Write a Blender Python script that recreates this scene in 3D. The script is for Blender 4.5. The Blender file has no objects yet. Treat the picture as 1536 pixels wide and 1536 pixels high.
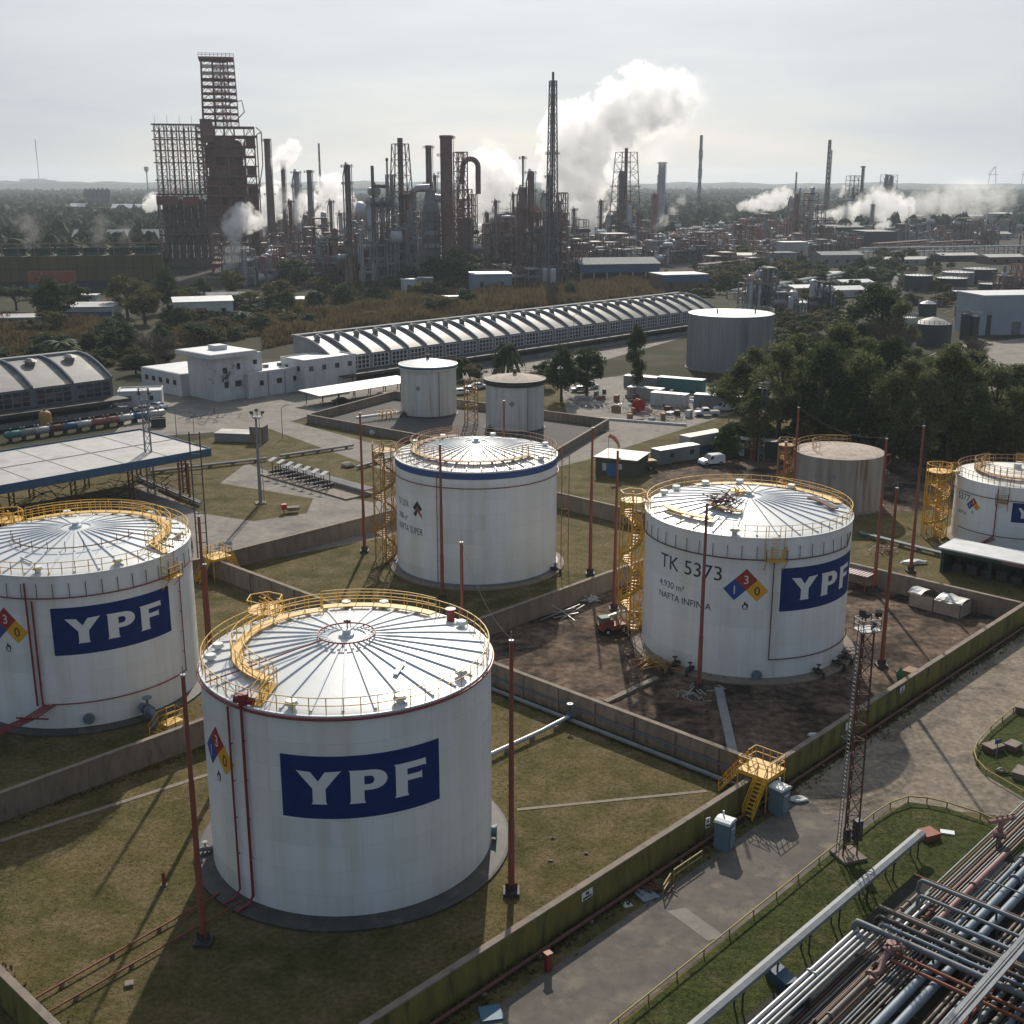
import bpy, bmesh, math, random
from mathutils import Vector, Matrix
from mathutils.geometry import tessellate_polygon
S = bpy.context.scene
COL = S.collection
PI = math.pi
rad = math.radians

# ---------------------------------------------------------------- camera, world, sun, exposure
FOC, CAMZ = 1800.0, 47.0                       # focal length in photo pixels, camera height in metres
TH = math.atan(498.0 / FOC)                    # downward pitch
cam = bpy.data.cameras.new('camera'); camo = bpy.data.objects.new('camera', cam); COL.objects.link(camo)
cam.sensor_width = 36; cam.lens = FOC / 1536 * 36; cam.clip_start = 0.5; cam.clip_end = 30000
camo.location = (0, 0, CAMZ); camo.rotation_euler = (PI / 2 - TH, 0, 0)
S.camera = camo
S.render.resolution_x = S.render.resolution_y = 1024
S.view_settings.view_transform = 'Standard'; S.view_settings.look = 'None'
S.view_settings.exposure = 0.0; S.view_settings.gamma = 1.0
S.cycles.volume_bounces = 14; S.cycles.max_bounces = 16; S.cycles.diffuse_bounces = 3
S.cycles.glossy_bounces = 3; S.cycles.transparent_max_bounces = 6; S.cycles.use_denoising = True
SUN_EL, SUN_AZ = rad(32), rad(1.5)             # azimuth measured from +Y towards +X
w = bpy.data.worlds.new('World'); S.world = w; w.use_nodes = True
nt = w.node_tree; nt.nodes.clear()
def wn(t, **k):
    n = nt.nodes.new(t)
    for a, b in k.items(): setattr(n, a, b)
    return n
wo = wn('ShaderNodeOutputWorld'); bg = wn('ShaderNodeBackground'); sk = wn('ShaderNodeTexSky')
sk.sky_type = 'NISHITA'; sk.sun_disc = False; sk.sun_elevation = SUN_EL; sk.sun_rotation = SUN_AZ
sk.air_density = 1.0; sk.dust_density = 1.0; sk.ozone_density = 1.0
tc = wn('ShaderNodeTexCoord'); mp = wn('ShaderNodeMapping'); mp.inputs['Scale'].default_value = (1.0, 1.0, 7.0)
nz = wn('ShaderNodeTexNoise'); nz.inputs['Scale'].default_value = 2.2; nz.inputs['Detail'].default_value = 6; nz.inputs['Roughness'].default_value = .55
rp = wn('ShaderNodeValToRGB'); rp.color_ramp.elements[0].position = .36; rp.color_ramp.elements[0].color = (.80,) * 3 + (1,)
rp.color_ramp.elements[1].position = .66; rp.color_ramp.elements[1].color = (.99,) * 3 + (1,)
# thin high cloud, brighter towards the sun
dp = wn('ShaderNodeVectorMath', operation='DOT_PRODUCT')
dp.inputs[1].default_value = (math.sin(SUN_AZ) * math.cos(SUN_EL), math.cos(SUN_AZ) * math.cos(SUN_EL), math.sin(SUN_EL))
mr = wn('ShaderNodeMapRange'); mr.inputs['From Min'].default_value = .2; mr.inputs['From Max'].default_value = 1.0
mr.inputs['To Min'].default_value = 0.0; mr.inputs['To Max'].default_value = 1.0
pw = wn('ShaderNodeMath', operation='POWER'); pw.inputs[1].default_value = 3.0
cm = wn('ShaderNodeMix', data_type='RGBA'); cm.inputs[6].default_value = (2.2, 2.8, 3.6, 1); cm.inputs[7].default_value = (10.0, 10.2, 10.3, 1)
mx = wn('ShaderNodeMix', data_type='RGBA')
L = nt.links.new
L(tc.outputs['Generated'], mp.inputs['Vector']); L(mp.outputs[0], nz.inputs['Vector']); L(nz.outputs[0], rp.inputs[0])
L(tc.outputs['Generated'], dp.inputs[0]); L(dp.outputs['Value'], mr.inputs['Value']); L(mr.outputs[0], pw.inputs[0])
L(pw.outputs[0], cm.inputs[0]); L(rp.outputs[0], mx.inputs[0]); L(sk.outputs[0], mx.inputs[6]); L(cm.outputs[2], mx.inputs[7])
L(mx.outputs[2], bg.inputs['Color']); bg.inputs['Strength'].default_value = 0.1; L(bg.outputs[0], wo.inputs['Surface'])
sl = bpy.data.lights.new('sun', 'SUN'); so = bpy.data.objects.new('sun', sl); COL.objects.link(so)
sl.energy = 4.6; sl.angle = rad(0.6); sl.color = (1.0, .92, .80)
so.rotation_euler = (PI / 2 - SUN_EL, 0, PI - SUN_AZ); so.location = (0, 0, 200)

# ---------------------------------------------------------------- placing: a pixel of the 1536 px photo -> a point at height z
def G(px, py, z=0.0):
    x = (px - 768) / FOC; y = -(py - 768) / FOC
    d = (x, math.cos(TH) + y * math.sin(TH), -math.sin(TH) + y * math.cos(TH))
    t = (z - CAMZ) / d[2]
    return Vector((d[0] * t, d[1] * t, z))
def PYZ(p):
    q = Vector(p) - Vector((0, 0, CAMZ)); zc = q.y * math.cos(TH) - q.z * math.sin(TH)
    return 768 + FOC * q.x / zc, 768 - FOC * (q.y * math.sin(TH) + q.z * math.cos(TH)) / zc
def HT(b, ty):                                  # height of a vertical at ground point b whose top shows at row ty
    lo, hi = 0, 300
    for _ in range(50):
        m = (lo + hi) / 2
        if PYZ((b.x, b.y, m))[1] > ty: lo = m
        else: hi = m
    return lo
def MPP(p): return (p.y * math.cos(TH) + (CAMZ - p.z) * math.sin(TH)) / FOC    # metres per photo pixel there
UA = rad(46.6)                                  # the plant's grid: u runs away to the right, v away to the left
U = Vector((math.cos(UA), math.sin(UA), 0)); V = Vector((-math.sin(UA), math.cos(UA), 0))

# ---------------------------------------------------------------- mesh builder
class MB:
    def __init__(s): s.v = []; s.f = []
    def add(s, vs, fs):
        n = len(s.v); s.v += [tuple(p) for p in vs]; s.f += [tuple(i + n for i in q) for q in fs]
        return s
    def box(s, c, d, rz=0.0):
        x, y, z = d[0] / 2, d[1] / 2, d[2] / 2; ca, sa = math.cos(rz), math.sin(rz)
        vs = []
        for k in (-z, z):
            for a, b in ((-x, -y), (x, -y), (x, y), (-x, y)):
                vs.append((c[0] + a * ca - b * sa, c[1] + a * sa + b * ca, c[2] + k))
        return s.add(vs, [(3, 2, 1, 0), (4, 5, 6, 7), (0, 1, 5, 4), (1, 2, 6, 5), (2, 3, 7, 6), (3, 0, 4, 7)])
    def bx(s, x0, y0, z0, x1, y1, z1): return s.box(((x0 + x1) / 2, (y0 + y1) / 2, (z0 + z1) / 2), (x1 - x0, y1 - y0, z1 - z0))
    def bar(s, p, q, w, h=None):
        p = Vector(p); q = Vector(q); h = h or w; d = q - p
        if d.length < 1e-6: return s
        d.normalize(); up = Vector((0, 0, 1)) if abs(d.z) < .95 else Vector((1, 0, 0))
        a = d.cross(up).normalized() * w / 2; b = a.cross(d).normalized() * h / 2
        vs = [p - a - b, p + a - b, p + a + b, p - a + b, q - a - b, q + a - b, q + a + b, q - a + b]
        return s.add(vs, [(0, 1, 2, 3), (7, 6, 5, 4), (0, 4, 5, 1), (1, 5, 6, 2), (2, 6, 7, 3), (3, 7, 4, 0)])
    def tube(s, pts, r, n=7, closed=False):
        P = [Vector(p) for p in pts]; m = len(P); rs = r if isinstance(r, (list, tuple)) else [r] * m
        a = None; vs = []
        for i in range(m):
            if closed: d = P[(i + 1) % m] - P[i - 1]
            else: d = P[min(i + 1, m - 1)] - P[max(i - 1, 0)]
            d.normalize()
            if a is None:
                a = d.cross(Vector((0, 0, 1)))
                if a.length < .05: a = d.cross(Vector((1, 0, 0)))
            a = (a - d * a.dot(d)).normalized(); b = d.cross(a)
            for k in range(n):
                t = 2 * PI * k / n; vs.append(P[i] + (a * math.cos(t) + b * math.sin(t)) * rs[i])
        fs = []
        for i in range(m if closed else m - 1):
            j = (i + 1) % m
            for k in range(n): fs.append((i * n + k, i * n + (k + 1) % n, j * n + (k + 1) % n, j * n + k))
        if not closed: fs += [tuple(range(n))[::-1], tuple(range((m - 1) * n, m * n))]
        return s.add(vs, fs)
    def lathe(s, prof, n=48, c=(0, 0), a0=0.0, a1=2 * PI):
        full = abs(a1 - a0 - 2 * PI) < 1e-6; m = n if full else n + 1; vs = []; fs = []
        for r, z in prof:
            for k in range(m):
                t = a0 + (a1 - a0) * k / n; vs.append((c[0] + r * math.sin(t), c[1] - r * math.cos(t), z))
        for i in range(len(prof) - 1):
            for k in range(n): fs.append((i * m + k, i * m + (k + 1) % m, (i + 1) * m + (k + 1) % m, (i + 1) * m + k))
        return s.add(vs, fs)
    def cyl(s, c, r, h, n=16, r2=None):
        r2 = r if r2 is None else r2
        return s.lathe([(0.001, c[2]), (r, c[2]), (r2, c[2] + h), (0.001, c[2] + h)], n, (c[0], c[1]))
    def vessel(s, c, r, h, n=14):               # upright vessel with a domed head
        return s.lathe([(r, c[2]), (r, c[2] + h - r * .6), (r * .85, c[2] + h - r * .25), (r * .5, c[2] + h - r * .05), (.001, c[2] + h)], n, (c[0], c[1]))
    def prism(s, pts, z0, z1):
        n = len(pts); vs = [(p[0], p[1], z0) for p in pts] + [(p[0], p[1], z1) for p in pts]
        return s.add(vs, [tuple(range(n))[::-1], tuple(range(n, 2 * n))] + [(i, (i + 1) % n, n + (i + 1) % n, n + i) for i in range(n)])
    def quad(s, *p): return s.add(p, [tuple(range(len(p)))])
    def extrude(s, pts, a, b, ax='y'):          # 2-D outline (x or y, z) pushed along an axis from a to b
        n = len(pts)
        if ax == 'y': vs = [(p[0], a, p[1]) for p in pts] + [(p[0], b, p[1]) for p in pts]
        else: vs = [(a, p[0], p[1]) for p in pts] + [(b, p[0], p[1]) for p in pts]
        return s.add(vs, [tuple(range(n)), tuple(range(n, 2 * n))[::-1]] + [(i, n + i, n + (i + 1) % n, (i + 1) % n) for i in range(n)])
def pol(r, deg, z, c=(0, 0)):                   # polar: 0 deg faces the camera side (-Y), positive towards +X
    t = rad(deg); return Vector((c[0] + r * math.sin(t), c[1] - r * math.cos(t), z))
def obj(name, mb, mat, parent=None, loc=None, rz=0.0, smooth=False, label=None, kind=None):
    me = bpy.data.meshes.new(name); me.from_pydata(mb.v, [], mb.f)
    bm = bmesh.new(); bm.from_mesh(me); bmesh.ops.recalc_face_normals(bm, faces=bm.faces); bm.to_mesh(me); bm.free()
    if mat is not None:
        for m in (mat if isinstance(mat, list) else [mat]): me.materials.append(m)
    if smooth:
        me.polygons.foreach_set('use_smooth', [True] * len(me.polygons))
        try: me.set_sharp_from_angle(angle=rad(40))
        except Exception: pass
    o = bpy.data.objects.new(name, me); COL.objects.link(o)
    if parent: o.parent = parent
    if loc is not None: o.location = loc
    if rz: o.rotation_euler = (0, 0, rz)
    if label: o['label'] = label
    if kind: o['kind'] = kind
    return o
def tag(o, label, cat, group=None, kind=None):
    o['label'] = label; o['category'] = cat
    if group: o['group'] = group
    o['kind'] = kind or o.get('kind') or 'thing'
    return o
def thing(name, label, cat, loc=(0, 0, 0), rz=0.0, group=None):
    o = bpy.data.objects.new(name, None); COL.objects.link(o); o.empty_display_size = .5
    o.location = loc; o.rotation_euler = (0, 0, rz)
    return tag(o, label, cat, group)
KIDS = {}
def copy_tree(o, parent=None):
    c = o.copy(); COL.objects.link(c)
    if parent: c.parent = parent
    for ch in [x for x in COL.objects if x.parent == o]: copy_tree(ch, c)
    return c
def dup(o, loc, rz=None, label=None, group=None, scale=None):
    c = copy_tree(o); c.location = loc
    if rz is not None: c.rotation_euler = (0, 0, rz)
    if label: c['label'] = label
    if group: c['group'] = group
    if scale: c.scale = scale if isinstance(scale, tuple) else (scale,) * 3
    return c
def struct(name, mb, mat, loc=None, rz=0.0, smooth=False):
    o = obj(name, mb, mat, None, loc, rz, smooth); o['kind'] = 'structure'; return o

# ---------------------------------------------------------------- materials
def mat(name, col, col2=None, rough=.6, metal=0.0, scale=1.0, stretch=(1, 1, 1), lo=.35, hi=.7, bump=0.0, bscale=None, spec=.5, col3=None, scale3=.1, t3=(.5, .65), detail=6, island=False, fine=None):
    m = bpy.data.materials.new(name); m.use_nodes = True; n = m.node_tree; b = n.nodes['Principled BSDF']
    b.inputs['Roughness'].default_value = rough; b.inputs['Metallic'].default_value = metal; b.inputs['Specular IOR Level'].default_value = spec
    b.inputs['Base Color'].default_value = col + (1,)
    if col2 is None and not bump: return m
    tc = n.nodes.new('ShaderNodeTexCoord'); mp = n.nodes.new('ShaderNodeMapping'); mp.inputs['Scale'].default_value = stretch
    n.links.new(tc.outputs['Object'], mp.inputs['Vector'])
    def noise(sc, d=detail):
        z = n.nodes.new('ShaderNodeTexNoise'); z.inputs['Scale'].default_value = sc; z.inputs['Detail'].default_value = d; z.inputs['Roughness'].default_value = .6
        n.links.new(mp.outputs[0], z.inputs['Vector']); return z
    def mixc(fac, A, B):
        x = n.nodes.new('ShaderNodeMix'); x.data_type = 'RGBA'; n.links.new(fac, x.inputs[0])
        for i, q in ((6, A), (7, B)):
            if isinstance(q, tuple): x.inputs[i].default_value = q + (1,)
            else: n.links.new(q, x.inputs[i])
        return x.outputs[2]
    def mrange(o, a, c):
        x = n.nodes.new('ShaderNodeMapRange'); x.inputs['From Min'].default_value = a; x.inputs['From Max'].default_value = c
        n.links.new(o, x.inputs['Value']); return x.outputs[0]
    if col2 is not None:
        if island:
            g = n.nodes.new('ShaderNodeNewGeometry'); f = g.outputs['Random Per Island']
        else: f = mrange(noise(scale).outputs[0], lo, hi)
        c = mixc(f, col, col2)
        if col3 is not None: c = mixc(mrange(noise(scale3).outputs[0], *t3), c, col3)
        if fine:
            x = n.nodes.new('ShaderNodeMix'); x.data_type = 'RGBA'; x.blend_type = 'MULTIPLY'; x.inputs[0].default_value = 1; k = n.nodes.new('ShaderNodeMapRange'); k.inputs['From Min'].default_value = .3; k.inputs['From Max'].default_value = .7; k.inputs['To Min'].default_value = 1 - fine[1]; k.inputs['To Max'].default_value = 1 + fine[1]
            n.links.new(noise(fine[0], 12).outputs[0], k.inputs['Value']); n.links.new(c, x.inputs[6]); n.links.new(k.outputs[0], x.inputs[7]); c = x.outputs[2]
        n.links.new(c, b.inputs['Base Color'])
    if bump:
        z = noise(bscale or scale * 4); u = n.nodes.new('ShaderNodeBump'); u.inputs['Strength'].default_value = min(1, bump); u.inputs['Distance'].default_value = .1 if bump <= 1 else .1 * bump
        n.links.new(z.outputs[0], u.inputs['Height']); n.links.new(u.outputs[0], b.inputs['Normal'])
    return m
M = {}
def plates(m, R=10.2, row=1.82, width=5.6, amt=.055):
    """welded plate courses: each plate a slightly different tone, thin dull seams"""
    n = m.node_tree; b = n.nodes['Principled BSDF']; N = n.nodes.new; K = n.links.new; src = b.inputs['Base Color'].links[0].from_socket
    tc = N('ShaderNodeTexCoord'); sp = N('ShaderNodeSeparateXYZ'); K(tc.outputs['Object'], sp.inputs[0]); at = N('ShaderNodeMath'); at.operation = 'ARCTAN2'; K(sp.outputs[0], at.inputs[0]); K(sp.outputs[1], at.inputs[1])
    mu = N('ShaderNodeMath'); mu.operation = 'MULTIPLY'; mu.inputs[1].default_value = R; K(at.outputs[0], mu.inputs[0]); cb = N('ShaderNodeCombineXYZ'); K(mu.outputs[0], cb.inputs[0]); K(sp.outputs[2], cb.inputs[1])
    br = N('ShaderNodeTexBrick'); br.inputs['Scale'].default_value = 1; br.inputs['Brick Width'].default_value = width; br.inputs['Row Height'].default_value = row; br.inputs['Mortar Size'].default_value = .018; br.inputs['Color1'].default_value = (1, 1, 1, 1); br.inputs['Color2'].default_value = (1 - amt * 2, 1 - amt * 2, 1 - amt * 2.2, 1); br.inputs['Mortar'].default_value = (.80, .79, .77, 1); K(cb.outputs[0], br.inputs['Vector'])
    # thin run-off streaks
    mp = N('ShaderNodeMapping'); mp.inputs['Scale'].default_value = (1, .035, 1); K(cb.outputs[0], mp.inputs['Vector']); nz = N('ShaderNodeTexNoise'); nz.inputs['Scale'].default_value = 1.9; nz.inputs['Detail'].default_value = 8; nz.inputs['Roughness'].default_value = .7; K(mp.outputs[0], nz.inputs['Vector'])
    rr = N('ShaderNodeMapRange'); rr.inputs['From Min'].default_value = .60; rr.inputs['From Max'].default_value = .80; rr.inputs['To Max'].default_value = .55; K(nz.outputs[0], rr.inputs['Value'])
    x = N('ShaderNodeMix'); x.data_type = 'RGBA'; x.blend_type = 'MULTIPLY'; x.inputs[0].default_value = 1; K(src, x.inputs[6]); K(br.outputs['Color'], x.inputs[7]); y = N('ShaderNodeMix'); y.data_type = 'RGBA'; K(rr.outputs[0], y.inputs[0]); K(x.outputs[2], y.inputs[6]); y.inputs[7].default_value = (.36, .31, .26, 1); K(y.outputs[2], b.inputs['Base Color'])
    return m
M['tank'] = mat('white_tank_paint', (.79, .81, .82), (.68, .68, .66), rough=.42, scale=.9, stretch=(1, 1, .06), lo=.45, hi=.85, col3=(.70, .69, .65), scale3=.35)
plates(M['tank'])
M['tankold'] = mat('aged_tank_paint', (.60, .61, .59), (.42, .39, .34), rough=.55, scale=.8, stretch=(1, 1, .05), lo=.42, hi=.75, col3=(.30, .20, .13), scale3=1.3, t3=(.60, .78))
M['tankrust'] = mat('rusted_tank_paint', (.36, .345, .325), (.22, .19, .165), rough=.75, scale=.7, stretch=(1, 1, .08), lo=.35, hi=.7, col3=(.17, .10, .07), scale3=.9, t3=(.5, .7))
plates(M['tankold'], 5.7, 1.75, 4.5, .05)
M['tankgrey'] = mat('grey_tank_coating', (.30, .30, .31), (.24, .24, .25), rough=.7, scale=.9, stretch=(1, 1, .1), col3=(.21, .21, .22), scale3=.2)
M['roof'] = mat('white_roof_paint', (.69, .70, .70), (.58, .58, .56), rough=.36, scale=.5, lo=.5, hi=.85, col3=(.58, .55, .48), scale3=1.6, t3=(.6, .8), bump=.15, bscale=.6)
M['roofold'] = mat('stained_roof_paint', (.74, .72, .66), (.52, .46, .38), rough=.45, scale=.8, lo=.4, hi=.75, col3=(.33, .20, .12), scale3=2.2, t3=(.6, .75))
M['roofrust'] = mat('rusted_roof_plate', (.30, .22, .17), (.42, .36, .30), rough=.8, scale=.6, col3=(.16, .09, .06), scale3=1.5, t3=(.5, .7))
M['rib'] = mat('roof_rib_shaded_white', (.60, .64, .68), (.50, .53, .56), rough=.5, scale=1.5)  # white paint tinted blue-grey: the ribs' shade is put into the colour
M['blue'] = mat('sign_blue_paint', (.008, .026, .13), (.014, .036, .15), rough=.65, scale=.8, spec=.15)
M['white'] = mat('sign_white_paint', (.70, .71, .71), rough=.5)
M['black'] = mat('marking_black_paint', (.02, .02, .022), rough=.6)
M['nred'] = mat('diamond_red_paint', (.33, .03, .03), rough=.5); M['nblue'] = mat('diamond_blue_paint', (.02, .06, .28), rough=.5); M['nyel'] = mat('diamond_yellow_paint', (.72, .36, .03), rough=.5)
M['yellow'] = mat('safety_yellow_paint', (.66, .38, .02), (.54, .29, .02), rough=.55, scale=2, col3=(.30, .14, .05), scale3=3, t3=(.58, .75))
M['yellowold'] = mat('rusted_yellow_paint', (.42, .25, .06), (.30, .15, .06), rough=.7, scale=2)
M['rustrail'] = mat('rusty_handrail', (.26, .11, .06), (.36, .20, .10), rough=.75, scale=3)
M['pole'] = mat('mast_orange_paint', (.27, .070, .036), (.19, .052, .032), rough=.6, scale=1.3, stretch=(1, 1, .3), col3=(.13, .05, .038), scale3=2.0, t3=(.55, .7))
M['redpipe'] = mat('fire_line_red_paint', (.20, .018, .022), (.26, .03, .03), rough=.5, scale=2)
M['rust'] = mat('rusty_steel', (.13, .055, .035), (.085, .04, .03), rough=.8, scale=1.5)
M['conc'] = mat('weathered_concrete', (.25, .20, .155), (.165, .135, .105), rough=.9, scale=.9, stretch=(1, 1, .35), col3=(.09, .08, .07), scale3=1.6, t3=(.55, .75), bump=.3, bscale=6)
M['moss'] = mat('mossy_yellow_wall_paint', (.20, .165, .030), (.105, .092, .024), rough=.9, scale=1.1, stretch=(1, 1, .22), col3=(.035, .034, .022), scale3=1.0, t3=(.52, .70), bump=.2, bscale=5)
M['grass'] = mat('lawn_grass', (.106, .086, .034), (.064, .060, .020), rough=1, scale=.12, lo=.38, hi=.62, col3=(.150, .115, .060), scale3=.33, t3=(.42, .66), bump=1.0, bscale=4.5, spec=.1, detail=9, fine=(2.6, .38))
M['grassg'] = mat('green_verge_grass', (.055, .066, .018), (.036, .046, .012), rough=1, scale=.3, lo=.38, hi=.62, col3=(.085, .075, .032), scale3=.5, t3=(.5, .72), bump=1.0, bscale=4.5, spec=.1, detail=9, fine=(2.4, .6))
M['dirt'] = mat('bare_dirt', (.180, .128, .094), (.092, .066, .050), rough=1, scale=.35, lo=.35, hi=.65, col3=(.040, .030, .024), scale3=.16, t3=(.44, .60), bump=1.0, bscale=2.0, spec=.1, detail=9, fine=(1.1, .65))
M['gravel'] = mat('dusty_gravel_road', (.27, .225, .175), (.19, .158, .125), rough=1, scale=.5, lo=.35, hi=.65, col3=(.13, .108, .086), scale3=.22, t3=(.5, .65), bump=.7, bscale=5, spec=.1, detail=9, fine=(1.8, .35))
M['asph'] = mat('worn_asphalt', (.145, .125, .108), (.10, .089, .080), rough=.9, scale=.35, lo=.35, hi=.65, col3=(.21, .175, .14), scale3=.45, t3=(.52, .7), bump=.3, bscale=8, spec=.2, detail=9, fine=(1.2, .15))
M['road'] = mat('pale_concrete_road', (.25, .22, .19), (.18, .162, .145), rough=.9, scale=.25, lo=.35, hi=.65, col3=(.12, .11, .105), scale3=.12, t3=(.55, .7), bump=.15, bscale=6, spec=.2, detail=8, fine=(.9, .2))
M['scrub'] = mat('scrub_ground', (.045, .042, .022), (.028, .031, .017), rough=1, scale=.02, lo=.35, hi=.65, col3=(.072, .060, .040), scale3=.035, t3=(.5, .62), spec=.1)
M['steel'] = mat('galvanised_steel', (.28, .29, .30), (.19, .20, .21), rough=.55, metal=.4, scale=2)
M['alu'] = mat('bright_aluminium_sheet', (.22, .235, .25), (.16, .17, .185), rough=.65, metal=.1, scale=1.5)
M['pipe'] = mat('grey_painted_pipe', (.19, .21, .225), (.12, .135, .145), rough=.6, scale=1.2, metal=.25)
M['pipeb'] = mat('blue_grey_pipe', (.185, .23, .275), (.125, .16, .195), rough=.6, scale=1.2, metal=.2)
M['pipet'] = mat('tan_insulated_pipe', (.17, .135, .105), (.10, .08, .064), rough=.6, scale=1.5)
M['pipep'] = mat('faded_pink_fire_line', (.29, .15, .13), (.22, .11, .10), rough=.6, scale=2)
M['piper'] = mat('rust_red_pipe', (.26, .075, .035), (.19, .055, .03), rough=.7, scale=2)
M['dark'] = mat('dark_steel', (.040, .039, .041), (.060, .053, .050), rough=.7, scale=1)
M['brownst'] = mat('brown_process_steel', (.26, .135, .115), (.14, .085, .078), rough=.75, scale=.2)
M['greyst'] = mat('grey_process_steel', (.27, .255, .255), (.16, .15, .152), rough=.7, scale=.2)
M['redst'] = mat('faded_red_steel', (.33, .12, .10), (.19, .085, .078), rough=.8, scale=.3)
M['silver'] = mat('aluminium_clad_vessel', (.46, .46, .47), (.32, .32, .33), rough=.45, metal=.3, scale=.4, stretch=(1, 1, .2))
M['stackc'] = mat('sooty_stack_steel', (.165, .125, .118), (.095, .08, .08), rough=.8, scale=.25, col3=(.20, .135, .11), scale3=.5)
M['wallw'] = mat('white_render', (.56, .57, .58), (.44, .44, .44), rough=.85, scale=.6, stretch=(1, 1, .25), col3=(.34, .33, .32), scale3=1.2, t3=(.58, .8))
M['wallg'] = mat('grey_render', (.26, .265, .27), (.20, .20, .205), rough=.9, scale=.5, stretch=(1, 1, .25))
M['roofw'] = mat('pale_roof_sheet', (.62, .63, .64), (.50, .50, .50), rough=.5, scale=.4, col3=(.40, .39, .37), scale3=.9, t3=(.55, .8))
M['wallb'] = mat('blue_grey_render', (.15, .175, .20), (.11, .13, .15), rough=.9, scale=.5)
M['vault'] = mat('weathered_vault_roof', (.18, .175, .17), (.12, .115, .112), rough=.55, scale=.5, col3=(.34, .31, .26), scale3=.25, t3=(.5, .65))
M['glass'] = mat('dark_window_glass', (.020, .026, .032), rough=.12)
M['bluep'] = mat('blue_fascia_paint', (.035, .10, .20), (.028, .08, .16), rough=.5, scale=.6)
M['roofm'] = mat('corrugated_canopy_roof', (.40, .385, .37), (.31, .30, .29), rough=.65, scale=.5, stretch=(1, 1, 1), col3=(.24, .23, .22), scale3=.15, t3=(.5, .7))
M['green'] = mat('dark_green_paint', (.020, .060, .045), (.016, .045, .036), rough=.6, scale=.6)
M['teal'] = mat('teal_paint', (.05, .17, .17), rough=.6)
M['dktank'] = mat('dark_tank_coating', (.020, .030, .038), (.028, .038, .045), rough=.6, scale=.3)
M['orange'] = mat('faded_orange_sheet', (.30, .07, .035), (.22, .05, .03), rough=.7, scale=.4)
M['ochre'] = mat('ochre_cladding', (.135, .100, .040), (.10, .075, .035), rough=.85, scale=.15, stretch=(1, 1, .3))
M['brick'] = mat('brown_brick', (.16, .085, .07), (.12, .065, .055), rough=.9, scale=.6)
M['wood'] = mat('bare_timber', (.28, .17, .10), (.22, .13, .08), rough=.8, scale=2)
M['tarp'] = mat('weathered_canvas', (.36, .31, .25), (.27, .23, .18), rough=.9, scale=1.2); M['tarpw'] = mat('white_plastic_sheet', (.58, .58, .56), (.42, .41, .38), rough=.5, scale=1.0)
M['toilet'] = mat('grey_blue_plastic', (.14, .21, .25), (.11, .17, .205), rough=.55, scale=1.5); M['toiletr'] = mat('white_plastic_roof', (.62, .66, .64), rough=.5)
M['carw'] = mat('white_car_paint', (.66, .67, .68), rough=.25); M['card'] = mat('dark_car_paint', (.022, .022, .025), rough=.25); M['tyre'] = mat('black_rubber', (.015, .015, .015), rough=.9)
M['cars'] = mat('silver_car_paint', (.30, .31, .32), rough=.3, metal=.4); M['red'] = mat('signal_red_paint', (.42, .03, .025), rough=.5)
M['bark'] = mat('tree_bark', (.085, .065, .05), (.05, .04, .032), rough=.95, scale=3)
M['barkp'] = mat('pale_dry_bark', (.20, .17, .14), (.14, .12, .10), rough=.95, scale=3)
def leafmat(name, a, b, tr):
    m = mat(name, a, b, rough=.75, spec=.2, island=True); n = m.node_tree; bs = n.nodes['Principled BSDF']; out = n.nodes['Material Output']
    t = n.nodes.new('ShaderNodeBsdfTranslucent'); x = n.nodes.new('ShaderNodeMixShader'); x.inputs[0].default_value = tr
    n.links.new(bs.inputs['Base Color'].links[0].from_socket, t.inputs[0]); n.links.new(bs.outputs[0], x.inputs[1]); n.links.new(t.outputs[0], x.inputs[2]); n.links.new(x.outputs[0], out.inputs[0])
    return m
M['leaf'] = leafmat('eucalyptus_leaves', (.052, .072, .027), (.165, .178, .066), .35)
M['leafd'] = leafmat('dark_evergreen_leaves', (.030, .050, .021), (.085, .112, .042), .3)
M['leafo'] = leafmat('olive_brown_leaves', (.070, .066, .024), (.15, .13, .045), .3)
M['leafp'] = leafmat('pale_eucalyptus_leaves', (.075, .090, .040), (.19, .195, .088), .35)
M['twig'] = leafmat('bare_twigs', (.075, .06, .05), (.13, .105, .085), .0)
M['reed'] = leafmat('dry_reed_blades', (.10, .072, .034), (.19, .14, .070), .25)
M['tuft'] = leafmat('grass_tuft_blades', (.060, .062, .018), (.15, .115, .050), .2)
# ---------------------------------------------------------------- ground, roads
def sheet(name, pts, m, z, raw=False):
    mb = MB(); P = [(p[0], p[1], z) if raw else tuple(G(p[0], p[1]))[:2] + (z,) for p in pts]
    mb.quad(*P); return struct(name, mb, m)
mb = MB()
import itertools
xs = [-9000, -4000, -1500, -500, -150, 0, 150, 500, 1500, 4000, 9000]; ys = [-400, 0, 60, 150, 300, 600, 1200, 2500, 5000, 9000]
for i in range(len(xs) - 1):
    for j in range(len(ys) - 1): mb.quad((xs[i], ys[j], 0), (xs[i + 1], ys[j], 0), (xs[i + 1], ys[j + 1], 0), (xs[i], ys[j + 1], 0))
g = struct('ground', mb, M['scrub'])
def uv(u, v, o=(18.9, 84.6)): return (o[0] + U.x * u + V.x * v, o[1] + U.y * u + V.y * v)
# lawns: the near basins, the strip by the service road, the plots round the far road
sheet('lawn', [uv(-60, -60), uv(140, -60), uv(140, 150), uv(-60, 150)], M['grass'], .012, True)
sheet('verge', [(905, 1560), (1262, 1268), (1285, 1250), (1362, 1203), (1420, 1212), (1494, 1240), (1560, 1290), (1600, 1600), (905, 1640)], M['grassg'], .03)
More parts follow.
